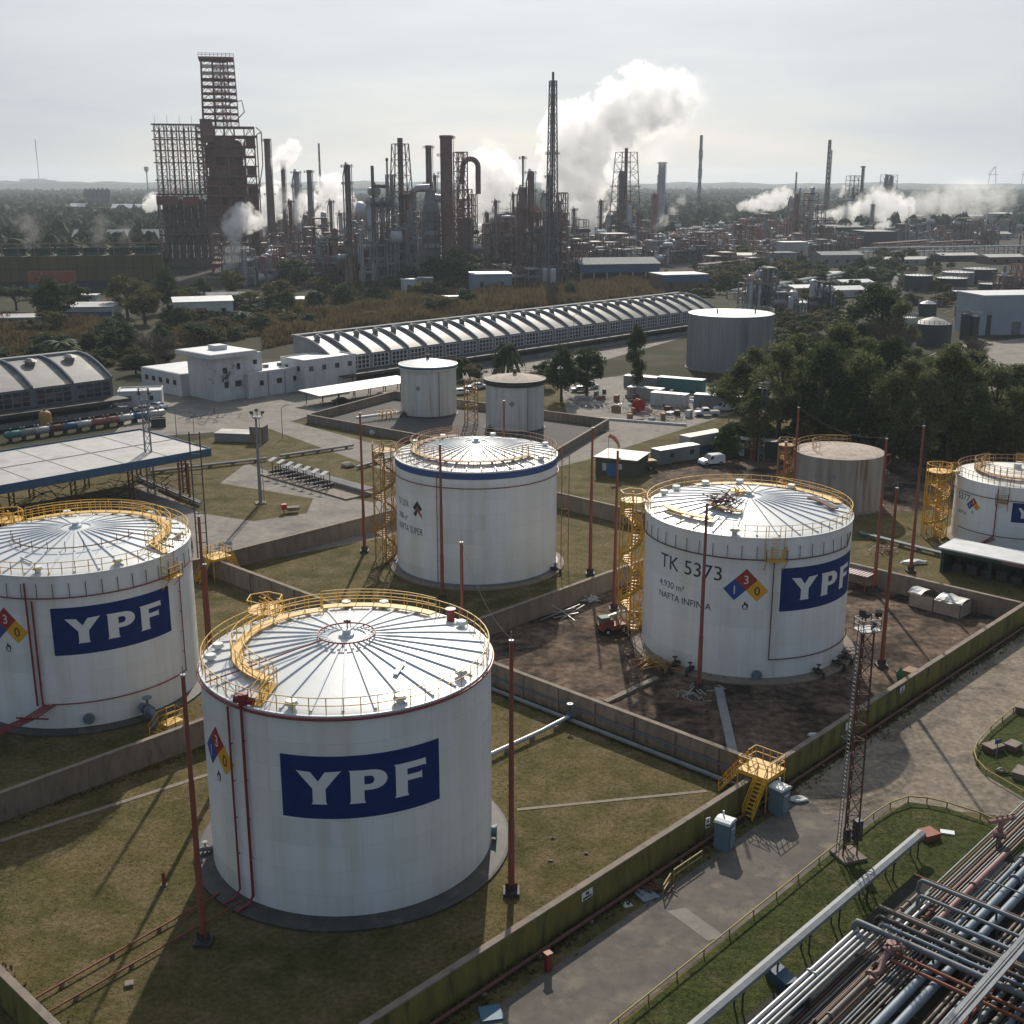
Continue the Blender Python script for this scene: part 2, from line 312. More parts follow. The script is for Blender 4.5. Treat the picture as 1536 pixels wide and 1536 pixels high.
# service road (asphalt) along the outer wall, then dusty gravel at the junction
sheet('service_road', [uv(-70, -2.2), uv(15, -2.2), uv(15, -8.3), uv(-70, -8.3)], M['asph'], .022, True)
sheet('gravel_junction', [uv(4, -1.3), uv(90, -1.3), uv(90, -60), uv(24, -60), uv(13.5, -18.5), uv(7.4, -9.0), uv(2, -5)], M['gravel'], .026, True)
sheet('road_patch', [(1000, 1367), (1028, 1362), (1088, 1405), (1062, 1412)], M['road'], .034)
sheet('traffic_island', [(1536, 1056), (1486, 1097), (1466, 1120), (1460, 1134), (1464, 1148), (1479, 1164), (1536, 1197), (1600, 1230), (1640, 1100)], M['grassg'], .034)
# bare dirt basin round the middle tank and work yards behind
sheet('dirt_basin', [uv(2.4, .2), uv(54, .2), uv(54, 39.8), uv(2.4, 39.8)], M['dirt'], .03, True)
sheet('work_yard', [(985, 700), (1075, 655), (1180, 672), (1420, 700), (1440, 760), (1180, 790), (960, 760)], M['dirt'], .024)
# far concrete road, side road, apron and plaza
sheet('far_road', [(230, 905), (308, 862), (400, 815), (590, 760), (880, 690), (1105, 618), (1180, 590), (1180, 560), (1060, 590), (940, 640), (836, 672), (520, 765), (395, 795), (300, 830), (190, 870)], M['road'], .02)
sheet('side_road', [(395, 640), (420, 628), (600, 676), (640, 700), (610, 716), (560, 700)], M['road'], .024)
sheet('plaza', [(160, 660), (232, 590), (330, 570), (480, 560), (640, 545), (640, 585), (470, 622), (430, 634), (395, 642), (300, 650)], M['road'], .018)
sheet('apron', [(215, 725), (300, 770), (380, 782), (460, 770), (470, 748), (330, 725), (370, 695), (500, 742), (640, 770), (610, 800), (400, 840), (300, 860), (120, 770)], M['road'], .028)
sheet('dock_road', [(560, 600), (690, 572), (880, 548), (1030, 505), (1030, 492), (880, 524), (690, 552), (560, 572)], M['road'], .02)
sheet('bank_yard', [(850, 620), (910, 648), (1000, 625), (1100, 600), (1100, 580), (960, 560), (840, 575)], M['road'], .022)
sheet('basin_floor', [(462, 632), (590, 600), (905, 640), (820, 690)], mat('dark_basin_floor', (.085, .075, .068), (.06, .052, .048), rough=.95, scale=.3), .03)
sheet('pipe_yard', [(1075, 1560), (1290, 1385), (1375, 1312), (1420, 1330), (1500, 1262), (1600, 1330), (1700, 1700), (1000, 1700)], mat('pipe_yard_soil', (.035, .034, .026), (.022, .022, .016), rough=1, scale=.5), .036)
sheet('refinery_yard', [(150, 440), (380, 432), (1000, 425), (1080, 395), (1600, 380), (1900, 330), (-500, 340), (-300, 420)], mat('oily_plant_yard', (.045, .038, .034), (.026, .023, .022), rough=.95, scale=.05, col3=(.075, .062, .055), scale3=.03, t3=(.55, .7), spec=.1), .05)
sheet('dry_meadow', [(400, 470), (700, 440), (740, 455), (560, 500)], M['grass'], .03)
sheet('far_yard', [(1340, 560), (1420, 520), (1600, 500), (1600, 590), (1400, 600)], M['road'], .03)

# ---------------------------------------------------------------- containment walls (each run is a thing with a coping)
def wall(label, a, b, h, face_in, face_out=None, t=.34, joints=True, name='containment_wall'):
    a = Vector(a[:2] + (0,) if isinstance(a, tuple) else (a.x, a.y, 0)); b = Vector(b[:2] + (0,) if isinstance(b, tuple) else (b.x, b.y, 0))
    d = b - a; Lr = d.length; rz = math.atan2(d.y, d.x)
    r = thing(name, label, 'wall', a, rz)
    mb = MB(); n = max(1, int(Lr / 4.0)); s = Lr / n
    for i in range(n): mb.bx(i * s + .012, -t / 2, 0, (i + 1) * s - .012, t / 2, h)
    obj('wall_panel', mb, face_in, r)
    if face_out:
        mb = MB(); mb.bx(0.01, -t / 2 - .05, 0, Lr - .01, -t / 2 - .003, h - .02); obj('painted_face', mb, face_out, r)
    mb = MB(); mb.bx(0, -t / 2 - .08, h + .003, Lr, t / 2 + .05, h + .12); obj('coping', mb, M['conc'], r)
    if joints:
        for i in range(1, n): mb = MB(); mb.bx(i * s - .14, t / 2 + .003, 0, i * s + .14, t / 2 + .16, h - .05); obj('buttress', mb, M['conc'], r)
    return r
WH = 2.25
wall('mossy yellow-painted outer wall running beside the asphalt service road', uv(-51.2, 0), uv(54.3, 0), WH, M['conc'], M['moss'])
wall('bare concrete wall between the front lawn and the muddy basin', uv(2.2, .4), uv(2.2, 39.6), WH, M['conc'])
wall('concrete wall between the left and front basins, ending behind the nearest tank', uv(-75, 40), uv(1.8, 40), WH, M['conc'])
wall('concrete wall behind the muddy basin, facing the blue-banded tank', uv(2.6, 40), uv(53.9, 40), WH, M['conc'])
wall('concrete wall with a yellow stile, between the left and blue-banded tanks', uv(2.2, 40.4), uv(2.2, 79.2), WH, M['conc'])
wall('concrete wall along the near edge of the far concrete road', uv(-75, 79.6), uv(54.9, 79.6), WH, M['conc'])
wall('short concrete wall beyond the muddy basin, next to the green shed', uv(54.2, 39.6), uv(54.2, .4), WH, M['conc'])
wall('concrete wall to the right of the blue-banded tank by the olive hut', uv(55.4, 79.2), uv(55.4, 40.4), WH, M['conc'])
wall('mossy yellow wall end in the bottom left corner of the lawn', uv(-51, 39.6), uv(-51, .4), WH, M['conc'], M['moss'])
LW = 1.6
b1, b2, b3, b4 = G(462, 634), G(592, 598), G(912, 641), G(815, 700)
wall('low brown basin wall on the carport side of the two small tanks', b2, b1, LW, M['conc'], M['conc'], joints=False)
wall('low brown basin wall on the lawn side of the two small tanks', b1, b4, LW, M['conc'], M['conc'], joints=False)
wall('low brown basin wall on the roadside right of the two small tanks', b4, b3, LW, M['conc'], M['conc'], joints=False)
wall('low brown basin wall behind the two small tanks', b3, b2, LW, M['conc'], joints=False)
# ---------------------------------------------------------------- storage tanks
def ring_pts(r, z, a0, a1, step=4.0):
    n = max(2, int(abs(a1 - a0) / step)); return [pol(r, a0 + (a1 - a0) * i / n, z) for i in range(n + 1)]
def railing(mb, r, z, a0, a1, h=1.1, step=7.0, t=.055, zf=None):
    n = max(1, round(abs(a1 - a0) / step)); zf = zf or (lambda rr: z)
    full = abs(abs(a1 - a0) - 360) < .1
    P = [pol(r, a0 + (a1 - a0) * i / n, zf(r)) for i in range(n + 1)]
    for i, p in enumerate(P):
        if full and i == n: break
        mb.bar(p, p + Vector((0, 0, h)), t)
    for i in range(n):
        for q in (h, h * .52): mb.bar(P[i] + Vector((0, 0, q)), P[i + 1] + Vector((0, 0, q)), t * .9)
def rail_line(mb, pts, h=1.1, step=1.2, t=.055):
    for a, b in zip(pts[:-1], pts[1:]):
        a = Vector(a); b = Vector(b); n = max(1, round((b - a).length / step))
        for i in range(n + 1): p = a.lerp(b, i / n); mb.bar(p, p + Vector((0, 0, h)), t)
        for q in (h, h * .52): mb.bar(a + Vector((0, 0, q)), b + Vector((0, 0, q)), t * .9)
def wrap_mesh(polys2d, ang0, zc, R, name, m, parent, tess=True):
    """flat outlines (metres, x along the arc) bent round the shell; polys2d: list of [outer, hole...]"""
    bm = bmesh.new()
    for loops in polys2d:
        vs = [Vector((p[0], p[1], 0)) for lp in loops for p in lp]; bv = [bm.verts.new(v) for v in vs]
        for t in tessellate_polygon([[Vector((p[0], p[1], 0)) for p in lp] for lp in loops]):
            try: bm.faces.new([bv[i] for i in t])
            except ValueError: pass
    return bend(bm, ang0, zc, R, name, m, parent)
def bend(bm, ang0, zc, R, name, m, parent, step=.3):
    xs = [v.co.x for v in bm.verts]; x = math.floor(min(xs) / step) * step + step
    while x < max(xs):
        bmesh.ops.bisect_plane(bm, geom=bm.verts[:] + bm.edges[:] + bm.faces[:], plane_co=(x, 0, 0), plane_no=(1, 0, 0)); x += step
    mb = MB(); bm.verts.index_update()
    vs = [pol(R, ang0 + math.degrees(v.co.x / R), zc + v.co.y) for v in bm.verts]
    mb.add(vs, [tuple(v.index for v in f.verts) for f in bm.faces]); bm.free()
    return obj(name, mb, m, parent)
def text_bm(s, size, width=None):
    cu = bpy.data.curves.new('lettering', 'FONT'); cu.body = s; cu.size = size; cu.resolution_u = 3
    o = bpy.data.objects.new('lettering', cu); COL.objects.link(o); bpy.context.view_layer.update()
    dg = bpy.context.evaluated_depsgraph_get(); me = bpy.data.meshes.new_from_object(o.evaluated_get(dg))
    bpy.data.objects.remove(o); bm = bmesh.new(); bm.from_mesh(me); bpy.data.meshes.remove(me)
    if width:
        w = max(v.co.x for v in bm.verts) - min(v.co.x for v in bm.verts)
        for v in bm.verts: v.co.x *= width / w
    return bm
def text_wrap(s, size, ang0, zc, R, m, parent, name='lettering', width=None):
    return bend(text_bm(s, size, width), ang0, zc, R, name, m, parent)
def arc2(cx, cy, rx, ry, a0, a1, n=10): return [(cx + rx * math.cos(rad(a0 + (a1 - a0) * i / n)), cy + ry * math.sin(rad(a0 + (a1 - a0) * i / n))) for i in range(n + 1)]
LY = [[(0, 1.02), (.07, .95), (.47, .47), (.47, .06), (.43, -.02), (.88, -.02), (.85, .06), (.85, .47), (1.24, .95), (1.32, 1.02), (.84, .99), (.64, .70), (.42, .99)]]
LP = [[(0, -.02), (.04, .06), (.04, .95), (0, 1.02), (.68, 1.0)] + arc2(.68, .69, .43, .31, 88, -88, 12) + [(.43, .375), (.43, .06), (.47, -.02)], [(.44, .82), (.60, .82)] + arc2(.60, .69, .13, .13, 80, -80, 6) + [(.60, .56), (.44, .56)]]
LF = [[(0, -.02), (.04, .06), (.04, .95), (0, 1.02), (1.0, 1.02), (1.01, .79), (.96, .82), (.40, .82), (.40, .63), (.82, .63), (.87, .67), (.87, .42), (.82, .45), (.40, .45), (.40, .06), (.44, -.02)]]
def big_sign(R, a0, a1, z0, z1, parent):
    mb = MB(); n = 40
    mb.lathe([(R + .012, z0), (R + .012, z1)], n, a0=rad(a0), a1=rad(a1)); s = obj('painted_sign', mb, M['blue'], parent)
    h = z1 - z0; c = h * .51; zb = z0 + h * .245; span = a1 - a0; k = R * rad(span) / 10.7
    for lt, off in ((LY, .098), (LP, .415), (LF, .69)):
        wrap_mesh([[[(x * c * k, y * c) for x, y in lp] for lp in lt]], a0 + span * off, zb, R + .024, 'sign_letter', M['white'], s)
def flame(s):
    o = [(-.32, -.05), (-.42, .18), (-.30, .45), (-.24, .30), (-.15, .75), (0, 1.0), (.02, .62), (.16, .82), (.20, .52), (.34, .66), (.42, .25), (.30, -.05), (.18, .02), (.22, .25), (.10, .45), (0, .30), (-.10, .42), (-.22, .22), (-.16, .02)]
    return [[[(x * s, y * s) for x, y in o]], [[(-.36 * s, -.22 * s), (.36 * s, -.22 * s), (.36 * s, -.12 * s), (-.36 * s, -.12 * s)]]]
def diamond(R, ang, zc, d, parent, digits=('3', '1', '0'), four=True, tilt=0.0):
    q = d / 4; d = d / 2
    def sq(cx, cz, name, m):
        return wrap_mesh([[[(cx, cz + q), (cx + q, cz), (cx, cz - q), (cx - q, cz)]]], ang, zc, R + .012, name, m, parent)
    parts = [sq(0, q, 'red_diamond', M['nred']), sq(-q, 0, 'blue_diamond', M['nblue']), sq(q, 0, 'yellow_diamond', M['nyel'])]
    for (cx, cz), t, p, m in (((0, q), digits[0], parts[0], M['white']), ((-q, 0), digits[1], parts[1], M['white']), ((q, 0), digits[2], parts[2], M['black'])):
        s = d * .56; bm = text_bm(t, s)
        w = [v.co.x for v in bm.verts]; mid = (min(w) + max(w)) / 2
        for v in bm.verts: v.co.x += cx - mid; v.co.y += cz - s * .35
        bend(bm, ang, zc, R + .024, 'lettering', m, p)
    wrap_mesh([[[(x, z - d * .82) for x, z in lp] for lp in grp] for grp in flame(d * .33)], ang, zc, R + .012, 'flame_mark', M['black'], parent)
def spiral(parent, c, r, h, m, a_start=0.0, turns=2.6, n_legs=3, top=None, name='spiral_stair'):
    """helical stair round a post; c is relative to the tank"""
    mb = MB(); c = Vector((c[0], c[1], 0)); mb.tube([c, c + Vector((0, 0, h + 1.0))], .10, 8)
    n = int(turns * 16); prev = None
    for i in range(n + 1):
        a = a_start + 360 * turns * i / n; z = h * i / n; o = pol(r, a, z) + c
        mb.bar(c + Vector((0, 0, z)), o, .30, .05)
        if i % 2 == 0: mb.bar(o, o + Vector((0, 0, 1.05)), .045)
        if prev is not None:
            mb.bar(prev, o, .07, .34)
            for q in (1.05, .72, .38): mb.bar(prev + Vector((0, 0, q)), o + Vector((0, 0, q)), .065)
        prev = o
    n_legs += 3
    for k in range(n_legs):
        p = pol(r + .12, a_start + 360 * k / n_legs + 40, 0) + c; p2 = pol(r + .12, a_start + 360 * (k + 1) / n_legs + 40, 0) + c; mb.bar(p, p + Vector((0, 0, h + 1)), .09)
        for j in range(int(h / 2.4)): mb.bar(p + Vector((0, 0, 2.4 * j)), p2 + Vector((0, 0, 2.4 * j + 2.4)), .06)
        mb.bar(p + Vector((0, 0, h + 1)), p2 + Vector((0, 0, h + 1)), .07)
    for j in range(1, int(turns * 2)): z = h * j / (turns * 2); platform(mb, .15, r, z, a_start + 180 * j - 35, a_start + 180 * j + 35)
    mb.lathe([(.15, h), (r + .1, h), (r + .1, h + .08), (.15, h + .08)], 20, (c.x, c.y))
    s = obj(name, mb, m, parent)
    if top is not None:
        mb = MB(); d = Vector((top[0], top[1], h)) - (c + Vector((0, 0, h))); a = c + Vector((0, 0, h)) + d.normalized() * (r * .8); b = Vector((top[0], top[1], h))
        mb.bar(a, b, .9, .08); q = Vector((-d.y, d.x, 0)).normalized() * .45
        rail_line(mb, [a + q, b + q], t=.05); rail_line(mb, [a - q, b - q], t=.05)
        obj('landing_bridge', mb, m, s)
    return s
def roof_z(r, R, h, rise): return h + rise * (1 - (r / R) ** 1.25)
def platform(mb, r0, r1, z, a0, a1):
    mb.lathe([(r0, z), (r1, z), (r1, z + .07), (r0, z + .07), (r0, z)], max(6, int(abs(a1 - a0) / 4)), a0=rad(a0), a1=rad(a1))
    a = pol(r0, a0, z); b = pol(r1, a0, z)
def walkway(parent, R, h, rise, r, a0, a1, m, wd=.8, inner=True, ends=True):
    z = roof_z(r, R, h, rise) + .28; mb = MB(); platform(mb, r - wd / 2, r + wd / 2, z, a0, a1)
    n = max(2, int(abs(a1 - a0) / 14))
    for i in range(n + 1):
        a = a0 + (a1 - a0) * i / n
        for rr in (r - wd / 2, r + wd / 2): mb.bar(pol(rr, a, z - .45), pol(rr, a, z + .02), .07)
    w = obj('roof_walkway', mb, m, parent); mb = MB()
    railing(mb, r + wd / 2, z + .07, a0, a1, step=9, t=.055)
    if inner: railing(mb, r - wd / 2, z + .07, a0, a1, step=11, t=.055)
    obj('walkway_rail', mb, m, w)
def roof_vent(parent, p, s=.45):
    mb = MB(); mb.cyl(p, s * .55, s * .7, 10); mb.cyl((p[0], p[1], p[2] + s * .7), s, s * .55, 12, s * .8); obj('roof_vent', mb, M['toiletr'], parent, smooth=True)
def tank(name, label, c, R, h, rise=1.45, shell='tank', roofm='roof', nrib=30, rail='yellow', rail_span=(-180, 180), pad=1.6, padm='conc', seams=8, group=None, ribs=True, fine=96):
    t = thing(name, label, 'storage tank', (c[0], c[1], 0), 0, group)
    mb = MB(); prof = [(R - .01, .2)]
    for i in range(1, seams): z = h * i / seams; prof += [(R, z - .02), (R - .012, z - .012), (R - .012, z + .012), (R, z + .02)]
    prof += [(R, h - .12), (R + .07, h - .10), (R + .07, h), (R - .05, h + .005)]
    mb.lathe(prof, fine); obj('shell', mb, M[shell], t, smooth=True)
    mb = MB(); pr = [(R - .06, h - .02)] + [(R * k, roof_z(R * k, R, h, rise)) for k in (.97, .9, .8, .7, .6, .5, .4, .3, .2, .1, .001)]
    mb.lathe(pr, fine); rf = obj('roof', mb, M[roofm], t, smooth=True)
    if ribs:
        mb = MB()
        for i in range(nrib):
            a = 360 * (i + .5) / nrib; rr = [R * k for k in (.13, .35, .6, .8, .965)]
            P = [pol(r, a, roof_z(r, R, h, rise) + .05) for r in rr]
            for p, q in zip(P[:-1], P[1:]): mb.bar(p, q, .17, .13)
        obj('roof_rib', mb, M['rib'], rf)
        mb = MB(); z = roof_z(.5, R, h, rise); mb.cyl((0, 0, z - .1), R * .055, .28, 16); mb.cyl((0, 0, z + .18), R * .03, .3, 12); obj('centre_vent', mb, M['rib'], rf, smooth=True)
    if pad:
        mb = MB(); mb.lathe([(R - .3, 0), (R + pad, .0), (R + pad, .18), (R + pad - .2, .24), (R + .02, .34), (R - .3, .34)], 64)
        obj('foundation_ring', mb, M[padm], t, smooth=False)
    if rail:
        mb = MB(); railing(mb, R - .12, h + .03, rail_span[0], rail_span[1], step=6.2, t=.055); obj('guard_rail', mb, M[rail], t)
    return t
def ring_pipe(t, R, z, m, a0=-180, a1=180, r=.06, off=.16, hang=None, hm=None):
    mb = MB(); mb.tube(ring_pts(R + off, z, a0, a1, 3.5), r, 6); rp_ = obj('ring_pipe', mb, M[m], t)
    if hang:
        mb = MB(); n = int(abs(a1 - a0) / 7.5)
        for i in range(n + 1): a = a0 + (a1 - a0) * i / n; mb.bar(pol(R + off, a, z), pol(R + off * .8, a, z + hang), .05)
        obj('pipe_hanger', mb, M[hm or 'dark'], rp_)
    return rp_
def riser(t, R, a, z0, z1, m='redpipe', r=.075, off=.2, tail=None):
    P = [pol(R + off, a, z1), pol(R + off, a, z0)]
    if tail: P += [Vector(q) for q in tail]
    mb = MB(); mb.tube(P, r, 7)
    for k in range(1, 5): z = z0 + (z1 - z0) * k / 5; mb.bar(pol(R, a, z), pol(R + off, a, z), .06)
    return obj('riser_pipe', mb, M[m], t, smooth=True)
def gauge_platform(t, R, h, a, m='yellow'):
    """little caged platform hung on the rim"""
    mb = MB(); platform(mb, R + .1, R + 1.0, h - 2.1, a - 5, a + 5); railing(mb, R + 1.0, h - 2.05, a - 5, a + 5, step=2.5)
    for s in (-5, 5): rail_line(mb, [pol(R + .1, a + s, h - 2.05), pol(R + 1.0, a + s, h - 2.05)]); mb.bar(pol(R + .15, a + s, h - 2.1), pol(R + .15, a + s, h + 1.1), .06); mb.bar(pol(R, a + s, h - 3.2), pol(R + 1.0, a + s, h - 2.1), .07)
    for k in range(8): mb.bar(pol(R + .25, a - 2, h - 2 + k * .3), pol(R + .25, a + 2, h - 2 + k * .3), .04)
    obj('rim_platform', mb, M[m], t)
def manway(t, R, a, z=.9, r=.42):
    mb = MB(); p = pol(R, a, z); d = pol(1, a, 0)
    mb.tube([p, p + d * .3], r, 16); mb.tube([p + d * .3, p + d * .38], r * 1.25, 16); obj('manway', mb, M['pipeb'], t)
def skirt_valve(t, R, a, m='pipeb', s=1.0):
    mb = MB(); d = pol(1, a, 0); p = pol(R, a, .8 * s)
    mb.tube([p, p + d * 1.3 * s], .22 * s, 10); mb.tube([p + d * .5 * s, p + d * .65 * s], .36 * s, 12); mb.tube([p + d * .95 * s, p + d * 1.1 * s], .36 * s, 12)
    q = p + d * .8 * s; mb.tube([q, q + Vector((0, 0, .8 * s))], .08 * s, 6); mb.tube([q + Vector((0, 0, .78 * s)), q + Vector((0, 0, .84 * s))], .30 * s, 12); mb.tube([p + d * 1.3 * s, p + d * 1.6 * s, p + d * 1.7 * s + Vector((0, 0, -.9 * s))], .2 * s, 8)
    obj('inlet_valve', mb, M[m], t, smooth=True)

M['padwetshade'] = mat('wet_shaded_concrete', (.075, .068, .060), (.045, .042, .040), rough=.7, scale=.8, col3=(.14, .12, .10), scale3=.5, t3=(.55, .7))  # wet concrete with the shadow ring round the tank foot in its colour
# nearest tank
R, h = 10.14, 14.7
tA = tank('storage_tank', 'nearest big white tank, sign facing the camera, red ring pipe at its rim', (-11.63, 79.07), R, h, rail='yellow', pad=1.35, padm='padwetshade')
ring_pipe(tA, R, h - .22, 'redpipe', r=.085, off=.17)
mb = MB(); mb.tube([pol(2.0, a, roof_z(2, R, h, 1.45) + .35) for a in range(0, 360, 10)], .06, 6, closed=True)
for a in range(0, 360, 30): mb.bar(pol(2.0, a, roof_z(2, R, h, 1.45)), pol(2.0, a, roof_z(2, R, h, 1.45) + .35), .05)
mb.tube([pol(2.0, -50, roof_z(2, R, h, 1.45) + .35), pol(6.5, -54, roof_z(6.5, R, h, 1.45) + .35), pol(R + .1, -58, h + .2)], .05, 6)
obj('foam_ring_pipe', mb, M['redpipe'], tA)
riser(tA, R, -40.5, .9, h - .4, tail=[pol(R + .6, -40.8, .45), pol(R + 1.5, -41.5, .3)]); riser(tA, R, -33.2, .9, h + .3, r=.10, tail=[pol(R + .6, -33.6, .45), pol(R + 1.5, -34.5, .3)])
mb = MB(); p = pol(R + .1, -32.5, h + .35); mb.cyl((p.x, p.y, h + .1), .32, .75, 12); mb.tube([p + Vector((-.6, .3, 0)), p + Vector((.7, -.1, 0))], .26, 10); obj('foam_chamber', mb, M['redpipe'], tA, smooth=True)
big_sign(R, -18.0, 42.4, 7.5, 11.9, tA)
diamond(R, -52.3, 10.0, 4.2, tA)
spiral(tA, pol(R + 1.7, -140, 0), 1.3, h, M['yellow'], -40, 2.7, top=pol(R - .3, -141, 0))
walkway(tA, R, h, 1.45, 7.6, -158, -34, M['yellow']); walkway(tA, R, h, 1.45, 8.7, 140, 200, M['yellow'], inner=False)
mb = MB(); rail_line(mb, [pol(7.6, -34, h + .7), pol(R - .2, -30, h + .1)]); q = pol(7.6, -29, h + .7); rail_line(mb, [q, pol(R - .2, -26, h + .1)]); mb.bar(pol(7.6, -32, h + .62), pol(R - .2, -28, h + .06), .8, .06); obj('access_bridge', mb, M['yellow'], tA)
for a, rr in ((-92, 9.2), (-80, 9.4), (28, 9.5), (-14, 9.5), (62, 9.3), (122, 9.3), (170, 9.4), (-172, 9.3)): roof_vent(tA, tuple(pol(rr, a, roof_z(rr, R, h, 1.45) - .03)))
mb = MB(); p = pol(9.4, 132, h + .2); mb.cyl((p.x, p.y, h + .1), .3, .9, 12); mb.cyl((p.x, p.y, h + 1.0), .42, .12, 12); obj('foam_chamber', mb, M['redpipe'], tA)
mb = MB(); mb.bar(pol(5.6, 50, roof_z(5.6, R, h, 1.45) + .12), pol(6.6, 36, roof_z(6.6, R, h, 1.45) + .12), .35, .08); obj('roof_hatch', mb, M['rib'], tA)
mb = MB(); mb.bar((.05, .1, roof_z(.1, R, h, 1.45) + .3), (.05, .1, roof_z(.1, R, h, 1.45) + 1.1), .08); mb.box((.05, .1, roof_z(.1, R, h, 1.45) + 1.0), (.5, .1, .12)); obj('vent_mast', mb, M['dark'], tA)
manway(tA, R, 88); skirt_valve(tA, R, -78, 'pipe', .7)

# left tank
R, h = 10.2, 14.5
tB = tank('storage_tank', 'white tank at the left edge, its foot-level red pipes in front', (-40.57, 107.16), R, h, rail='yellow', pad=1.0, padm='padwetshade')
ring_pipe(tB, R, h - 2.0, 'redpipe', hang=1.3, r=.06); ring_pipe(tB, R, 2.7, 'redpipe', 2, 76, r=.055)
for a in (-5.5, -2.8): riser(tB, R, a, 2.6, h - 2.2 + (1.6 if a < -4 else 0), r=.085)
mb = MB()
for k in range(4): a = -3 + k * 1.6; mb.tube([pol(R + .25, a + 2, 2.75), pol(R + 1.3, a - 6, 1.9), pol(R + 4.6, a - 17, 1.2), pol(R + 9, a - 40, 1.1)], .07, 6)
for k in range(3): p = pol(R + 4.6 + k * 1.2, -15 - k * 8, 0); mb.bar(p, p + Vector((0, 0, 1.2)), .14)
mb.bar(pol(R + 1.6, -12, 2.0), pol(R + 1.6, 2, 2.0), .12); obj('foam_supply_line', mb, M['redpipe'], tB)
riser(tB, R, 74.8, 2.7, h - 2.0, r=.055)
mb = MB(); mb.tube([pol(5.6, a, roof_z(5.6, R, h, 1.45) + .3) for a in range(-70, 90, 8)], .05, 6)
for a in range(-70, 90, 16): mb.bar(pol(5.6, a, roof_z(5.6, R, h, 1.45)), pol(5.6, a, roof_z(5.6, R, h, 1.45) + .9), .05)
obj('roof_spray_pipe', mb, M['rust'], tB)
big_sign(R, 5.2, 66.6, 7.2, 11.55, tB); diamond(R, -18.5, 9.35, 4.3, tB)
walkway(tB, R, h, 1.45, 8.1, 70, 232, M['yellow'], wd=.9); gauge_platform(tB, R, h, 67)
mb = MB(); mb.bar(pol(8.1, 72, h + .75), pol(R - .1, 68, h + .1), .9, .06); rail_line(mb, [pol(8.1, 69, h + .75), pol(R - .1, 65, h + .1)]); rail_line(mb, [pol(8.1, 75, h + .75), pol(R - .1, 71, h + .1)]); obj('access_bridge', mb, M['yellow'], tB)
spiral(tB, pol(R + 1.6, -128, 0), 1.3, h, M['yellow'], 0, 2.7, top=pol(R - .3, -128, 0))
skirt_valve(tB, R, 44, 'pipeb', 1.5); manway(tB, R, 18, 1.2)
for a, rr in ((150, 9.2), (205, 9.1), (40, 9.5), (-40, 9.4), (95, 9.3), (0, 9.5)): roof_vent(tB, tuple(pol(rr, a, roof_z(rr, R, h, 1.45) - .03)))
mb = MB(); mb.tube([pol(7.3, -20, roof_z(7.3, R, h, 1.45) + .15), pol(8.0, -8, roof_z(8, R, h, 1.45) + .15)], .08, 6); obj('roof_hatch', mb, M['rib'], tB)

# tank in the muddy basin
R, h = 10.42, 14.55
tC = tank('storage_tank', 'white tank standing in the muddy basin, black lettering and diamond, scrap on its roof', (24.17, 118.54), R, h, rail='yellow', pad=1.2)
ring_pipe(tC, R, h - 2.15, 'rust', -150, 55, r=.06, hang=1.3)
mb = MB(); mb.tube([pol(R + .16, 55, h - 2.15), pol(R + .16, 59, h - 1.1), pol(R + .16, 90, h - 1.0)], .06, 6); obj('ring_pipe_step', mb, M['rust'], tC)
riser(tC, R, 3.3, 2.3, h - 2.2, m='rust', r=.06); ring_pipe(tC, R, 2.3, 'rust', 3.3, 80, r=.055)
big_sign(R, 7.7, 68.3, 7.15, 11.5, tC); diamond(R, -10.4, 9.28, 4.3, tC)
text_wrap('TK 5373', 2.05, -63.5, 10.0, R + .012, M['black'], tC, width=7.3); text_wrap('4.930 m\u00b3', .98, -64.0, 8.05, R + .012, M['black'], tC, width=3.5); text_wrap('NAFTA INFINIA', .98, -64.3, 6.85, R + .012, M['black'], tC, width=6.5)
gauge_platform(tC, R, h, 3.3); spiral(tC, pol(R + 1.5, -106, 0), 1.25, h, M['yellow'], 30, 2.9, top=pol(R - .3, -106, 0))
def scrap(a0, a1, r0, r1, m, name):
    mb = MB(); n = max(3, int(abs(a1 - a0) / 5)); P = [pol(r0 + (r1 - r0) * i / n, a0 + (a1 - a0) * i / n, roof_z(r0 + (r1 - r0) * i / n, R, h, 1.45) + .35) for i in range(n + 1)]
    for a, b in zip(P[:-1], P[1:]): mb.bar(a, b, .8, .12)
    return tag(obj(name, mb, m, None, loc=(24.17, 118.54, 0)), {'yellow': 'curved yellow walkway segment lying loose on the muddy-basin tank roof', 'yellowold': 'second yellow walkway segment lying loose on the tank roof, nearer its centre', 'rust': 'rusty dark rail lying on the right of the muddy-basin tank roof'}[[k for k in M if M[k] == m][0]], 'walkway segment' if m != M['rust'] else 'loose rail')
scrap(-84, -36, 8.6, 7.9, M['yellow'], 'walkway_segment'); scrap(-64, -18, 4.9, 5.4, M['yellowold'], 'walkway_segment'); scrap(98, 74, 6.5, 8.6, M['rust'], 'loose_rail')
mb = MB(); rr_ = random.Random(4)
for k in range(26):
    p = pol(3.0 + rr_.random() * 2.2, -62 + rr_.random() * 30, roof_z(3.8, R, h, 1.45) + .3 + rr_.random() * .8); d = Vector((rr_.uniform(-1, 1), rr_.uniform(-1, 1), rr_.uniform(-.25, .25))).normalized()
    mb.bar(p - d * 1.0, p + d * 1.0, .09)
tag(obj('scrap_pile', mb, M['rust'], loc=(24.17, 118.54, 0)), 'heap of rusty scrap framing on the muddy-basin tank roof', 'scrap pile')
mb = MB()
for k in range(7): a = 140 + k * 25; mb.bar(pol(1.3, a, h + 1.3), pol(1.5, a + 40, h + 2.2), .08)
